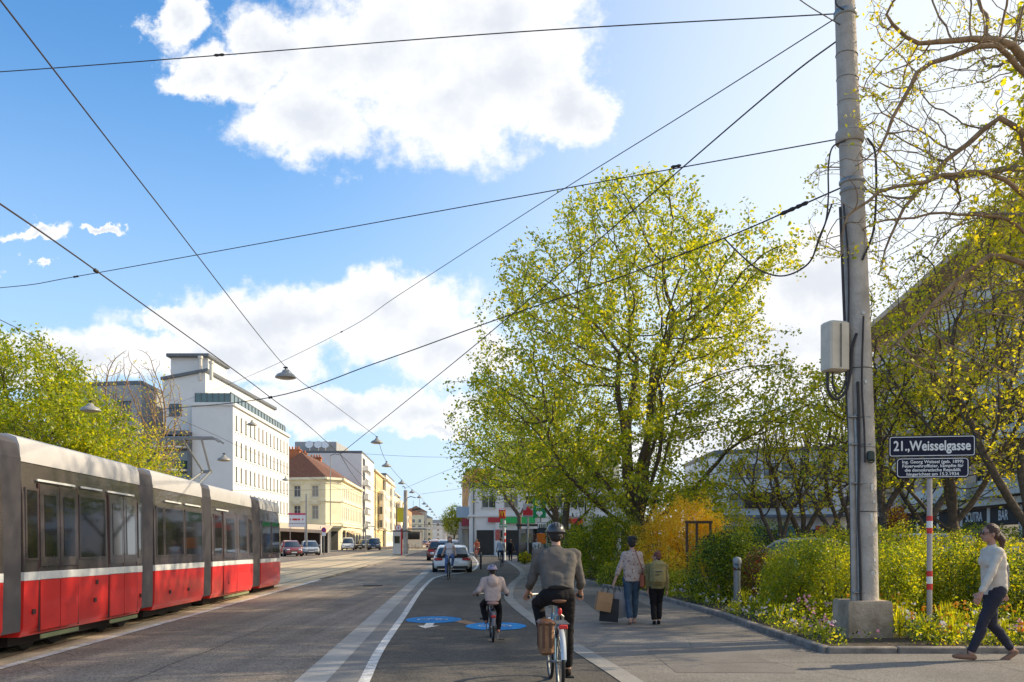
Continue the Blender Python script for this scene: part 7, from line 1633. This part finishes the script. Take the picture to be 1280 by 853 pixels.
# ------------------------------------------------------------------ tram stop and masts in mid street
def mast(label, px, D, ytop, r_=.17, m_='conc', arm=None, nm='street_mast'):
    p = at(px, ytop, D); o = thing(nm, label, 'pole', (p.x, D, 0)); s = MB(); s.tube([(0, 0, 0), (0, 0, p.z)], [r_, r_*.75], 12); s.build('shaft', M[m_], o, True)
    if arm:
        for (dx, dz, ex, ez) in arm: s = MB(); s.tube([(0, 0, p.z+dz), (dx*.5, 0, p.z+dz+.25), (dx, 0, p.z+dz+ez)], .05, 6); s.build('arm', M['dark'], o, True)
    return o
mast('concrete stop pole with a small arm beside the tram stop in mid street', 507, 105, 613, .30, 'conc', [(1.2, -1.0, 0, .1), (-.4, .2, 0, .2)])
mast('slim grey mast in front of the yellow corner house', 383, 96, 618, .12, 'steel')
mast('slim dark mast right of the dark car at the loggia house', 457, 118, 660, .10, 'steel', [(1.3, 0, 0, .1)])
mast('tall slender mast behind the yellow roof beside the satellite dishes', 413, 140, 568, .09, 'steel', [(1.4, -.2, 0, .1)])
yb = thing('banner', 'yellow banner hanging left of the concrete stop pole', 'banner', (at(500.5, HOR, 112).x, 112, 0)); s = MB(); zz = lambda y, D: EYE+(HOR-y)*D/FOC
s.box((0, 0, (zz(635, 112)+zz(653, 112))/2), (.8, .05, zz(635, 112)-zz(653, 112))); s.build('cloth', mat('yellow_banner', (.75, .58, .02), .6), yb); s = MB(); s.tube([(.55, 0, 0), (.55, 0, zz(633, 112))], .06, 8); s.tube([(.55, 0, zz(635, 112)), (-.4, 0, zz(635, 112))], .03, 6); s.build('post', M['steel'], yb)
ps = thing('stop_sign_post', 'red post with round white stop sign and red cross arm at the tram stop', 'sign', (at(502, HOR, 96).x, 96, 0)); z = lambda y: zz(y, 96)
s = MB(); s.tube([(0, 0, 0), (0, 0, z(662))], .09, 10); s.build('post', M['red'], ps, True); s = MB(); s.lathe([(0, -.03), (.34, -.03), (.34, .03), (0, .03)], 24, (-.35, 0, z(660)), M=Matrix.Rotation(R(90), 3, 'X')); s.build('disc', M['white'], ps)
s = MB(); s.torus((-.35, -.035, z(660)), .33, .035, 24, 6, Matrix.Rotation(R(90), 3, 'X')); s.box((-.35, -.045, z(660)), (.10, .02, .3)); s.build('ring', M['red'], ps, True); s = MB(); s.bbox((0, .1, z(664)), (1.9, .4, .14), .03); s.build('cross_arm', M['dark'], ps)
tk = thing('ticket_pillar', 'grey ticket pillar next to the red stop post', 'pillar', (at(497, HOR, 98).x, 98, 0)); s = MB(); s.bbox((0, 0, 1.4), (1.0, .8, 2.8), .1); s.build('body', B['concrete'], tk, True); s = MB(); s.box((0, -.41, 1.7), (.6, .04, .8)); s.build('screen', M['glass'], tk)
wh = thing('stop_shelter', 'white shelter with dark window farther along the platform', 'shelter', (at(515, HOR, 175).x, 175, 0)); s = MB(); s.bbox((0, 0, 1.9), (4.0, 3, 3.4), .1); s.build('body', B['concrete'], wh); s = MB(); s.box((0, -1.54, 2.6), (3.4, .06, 1.5)); s.build('window', M['glass'], wh); s = MB(); s.bbox((0, 0, 3.9), (5.4, 3.8, .25), .06); s.build('roof', B['tin'], wh)
bd = thing('hanging_sign', 'dark tilted board hanging over the tracks', 'sign', at(520.5, 637, 110)); s = MB(); s.box((0, 0, 0), (1.15, .1, .18), M=Matrix.Rotation(R(-10), 3, 'Y')); s.build('board', M['dark'], bd); s = MB(); s.tube([(-.4, 0, .05), (-.4, 0, 1.1)], .02, 5); s.tube([(.4, 0, .2), (.4, 0, 1.3)], .02, 5); s.build('hanger', M['dark'], bd)
ns = thing('no_parking_sign', 'round blue no-parking sign with white plate on a post in front of the yellow house', 'sign', (at(405, HOR, 96).x, 96, 0)); s = MB(); s.tube([(0, 0, 0), (0, 0, z(660))], .05, 8); s.build('post', M['steel'], ns, True)
s = MB(); s.lathe([(0, -.02), (.25, -.02), (.25, .02), (0, .02)], 24, (0, -.07, z(662.5)), M=Matrix.Rotation(R(90), 3, 'X')); s.build('disc', mat('sign_blue', (.03, .06, .35), .4), ns); s = MB(); s.torus((0, -.09, z(662.5)), .23, .04, 24, 6, Matrix.Rotation(R(90), 3, 'X')); s.tube([(-.16, -.1, z(662.5)+.16), (.16, -.1, z(662.5)-.16)], .03, 6); s.build('ring', M['red'], ns, True)
s = MB(); s.box((0, -.07, z(667.5)), (.42, .03, .46)); s.build('plate', M['white'], ns)
# platform railing and far small posts
for k in range(9):
    D = 118+k*11; x = kx(D)-3.3; o = thing('platform_post', 'thin dark post on the tram platform line', 'post', (x, D, 0), 0, 'posts along the tram platform'); s = MB(); s.tube([(0, 0, 0), (0, 0, 1.0)], .06, 6); s.tube([(0, 0, 1.0), (0, 10.8, 1.0)], .03, 5); s.build('rail', M['steel'], o)

# ------------------------------------------------------------------ signs by the crossing at right
def board(label, px0, px1, py0, py1, D, m_, nm='sign_board', post=True, cat='sign', postx=None):
    c = at((px0+px1)/2, (py0+py1)/2, D); w_ = (px1-px0)*D/FOC; h_ = (py1-py0)*D/FOC; o = thing(nm, label, cat, (c.x, D, 0)); s = MB(); s.bbox((0, 0, c.z), (w_, .12, h_), .02); b = s.build('board', m_, o)
    if post: x = ((postx or (px0+px1)/2)-(px0+px1)/2)*D/FOC; s = MB(); s.tube([(x, .12, 0), (x, .12, c.z+h_/2)], .07, 10); s.build('post', M['steel'], o, True)
    return o, b, c, w_, h_
DS = 62
o, b, c, w_, h_ = board('green sign with white heart symbol under the big tree', 666, 682.5, 624, 647.5, DS, mat('signal_green', (.0, .24, .09), .5), postx=676)
s = MB()
for k in (-1, 1): s.ell((k*.10, -.075, c.z-.33), (.13, .02, .13), 14, 8)
s.add([V((x, y, c.z+zz_)) for y in (-.09, -.07) for x, zz_ in ((-.215, -.37), (.215, -.37), (0, -.62))], [(0, 2, 1), (3, 4, 5), (0, 1, 4, 3), (1, 2, 5, 4), (2, 0, 3, 5)])
for a in range(4): s.ell((.075*math.cos(a*1.57+.78), -.07, c.z+.44+.075*math.sin(a*1.57+.78)), (.065, .02, .065), 10, 6)
for k, (w2, z2) in enumerate(((.34, .19), (.46, .08))):
    for j in range(5): s.box((-w2/2+w2*(j+.5)/5, -.07, c.z+z2), (w2/5*.72, .03, .07))
s.build('symbol', M['white'], b, True)
o, b, c, w_, h_ = board('red and yellow fast food sign with two golden arches', 623.5, 632, 636, 648.5, 70, mat('sign_red', (.62, .02, .015), .5), postx=629)
s = MB(); 
for k in (-1, 1): s.tube([V((k*.105+.10*math.cos(a), -.09, c.z-.22+.40*math.sin(a))) for a in np.linspace(0, math.pi, 13)], .032, 6)
s.build('golden_arches', mat('golden_yellow', (.85, .50, .01), .5), b, True); s = MB(); s.box((0, -.075, c.z+.33), (.42, .03, .09)); s.build('white_strip', M['white'], b)
o, b, c, w_, h_ = board('small green sign below the fast food sign', 624, 633.5, 655.5, 659.5, 71, mat('sign_green_2', (.01, .30, .12), .5), post=False)
s = MB()
for j in range(5): s.box((-.22+.11*j, -.075, c.z), (.08, .03, .10))
s.build('lettering', M['white'], b); s = MB(); s.tube([(0, .1, 0), (0, .1, c.z+.1)], .05, 8); s.build('post', M['white'], o)
o, b, c, w_, h_ = board('grey and red sign with a red dome shape left of the green heart sign', 653.5, 666, 630, 646, 64, mat('sign_grey', (.45, .43, .44), .5), postx=660)
s = MB(); s.box((0, -.075, c.z-.18), (w_*.98, .03, .38)); s.ell((.04, -.075, c.z+.05), (.17, .03, .24), 14, 8); s.build('symbol', mat('sign_crimson', (.55, .02, .03), .5), b)
o, b, c, w_, h_ = board('round-edged dark and white sign over the orange box behind the cyclist', 672, 683.5, 653, 666, 60, mat('sign_dark_blue', (.03, .04, .06), .5), postx=684)
s = MB(); s.box((0, -.075, c.z+.15), (w_*.94, .03, .34)); s.build('white_panel', M['white'], b); s = MB()
for j in range(4): s.bbox((-.19+.125*j, -.095, c.z+.08+.03*(j % 2)), (.07, .02, .24), .01)
s.build('symbol', M['dark'], b)
o, b, c, w_, h_ = board('orange advertising box behind the cyclist’s helmet', 671, 686.5, 667, 680, 61, mat('orange_box', (.70, .16, .01), .5))
o, b, c, w_, h_ = board('small pale blue sign beside the walking pair', 647.5, 653.5, 671.5, 676, 72, mat('pale_teal', (.25, .45, .5), .5))
nk = thing('news_kiosk', 'dark glazed kiosk at the crossing behind the pedestrians', 'kiosk', (at(661, HOR, 66).x, 66, 0)); s = MB()
for x in (-.8, .8): 
    for y in (-.6, .6): s.box((x, y, 1.35), (.09, .09, 2.7))
s.box((0, 0, 2.75), (1.9, 1.4, .14)); s.build('frame', M['dark'], nk); s = MB(); s.box((0, .55, 1.4), (1.5, .04, 2.2)); s.box((0, 0, .4), (1.5, 1.0, .8)); s.build('panel', M['glass'], nk); s = MB(); s.box((-.2, .51, 1.8), (.8, .03, .7)); s.build('poster', mat('ochre_poster', (.4, .3, .1), .6, col2=(.15, .2, .2), scale=6), nk)
wp = thing('street_mast', 'white mast with red bands near the fast food sign', 'pole', (at(630.5, HOR, 73).x, 73, 0)); s = MB(); s.tube([(0, 0, 0), (0, 0, zz(651, 73))], .11, 10); s.build('shaft', M['white'], wp, True); s = MB()
for y in (668, 676): s.lathe([(.115, zz(y+2, 73)), (.115, zz(y-2, 73))], 12)
s.build('band', M['red'], wp)
mast('pale leaning mast behind the shaggy shrub right of the cyclist', 712, 48, 655, .07, 'white')
# low bollards where the path forks
for x, y in ((-1.75, 49), (-1.85, 52.5), (-2.0, 56)):
    o = thing('path_bollard', 'thin dark bollard in the row beside the parked white hatchback', 'bollard', (x, y, 0), 0, 'bollards by the parking bay'); s = MB(); s.tube([(0, 0, 0), (0, 0, .8)], .05, 8); s.ell((0, 0, .8), .055, 8, 6); s.build('post', M['dark'], o, True)
bpy.data.batch_remove(TRASH+[BENCH])
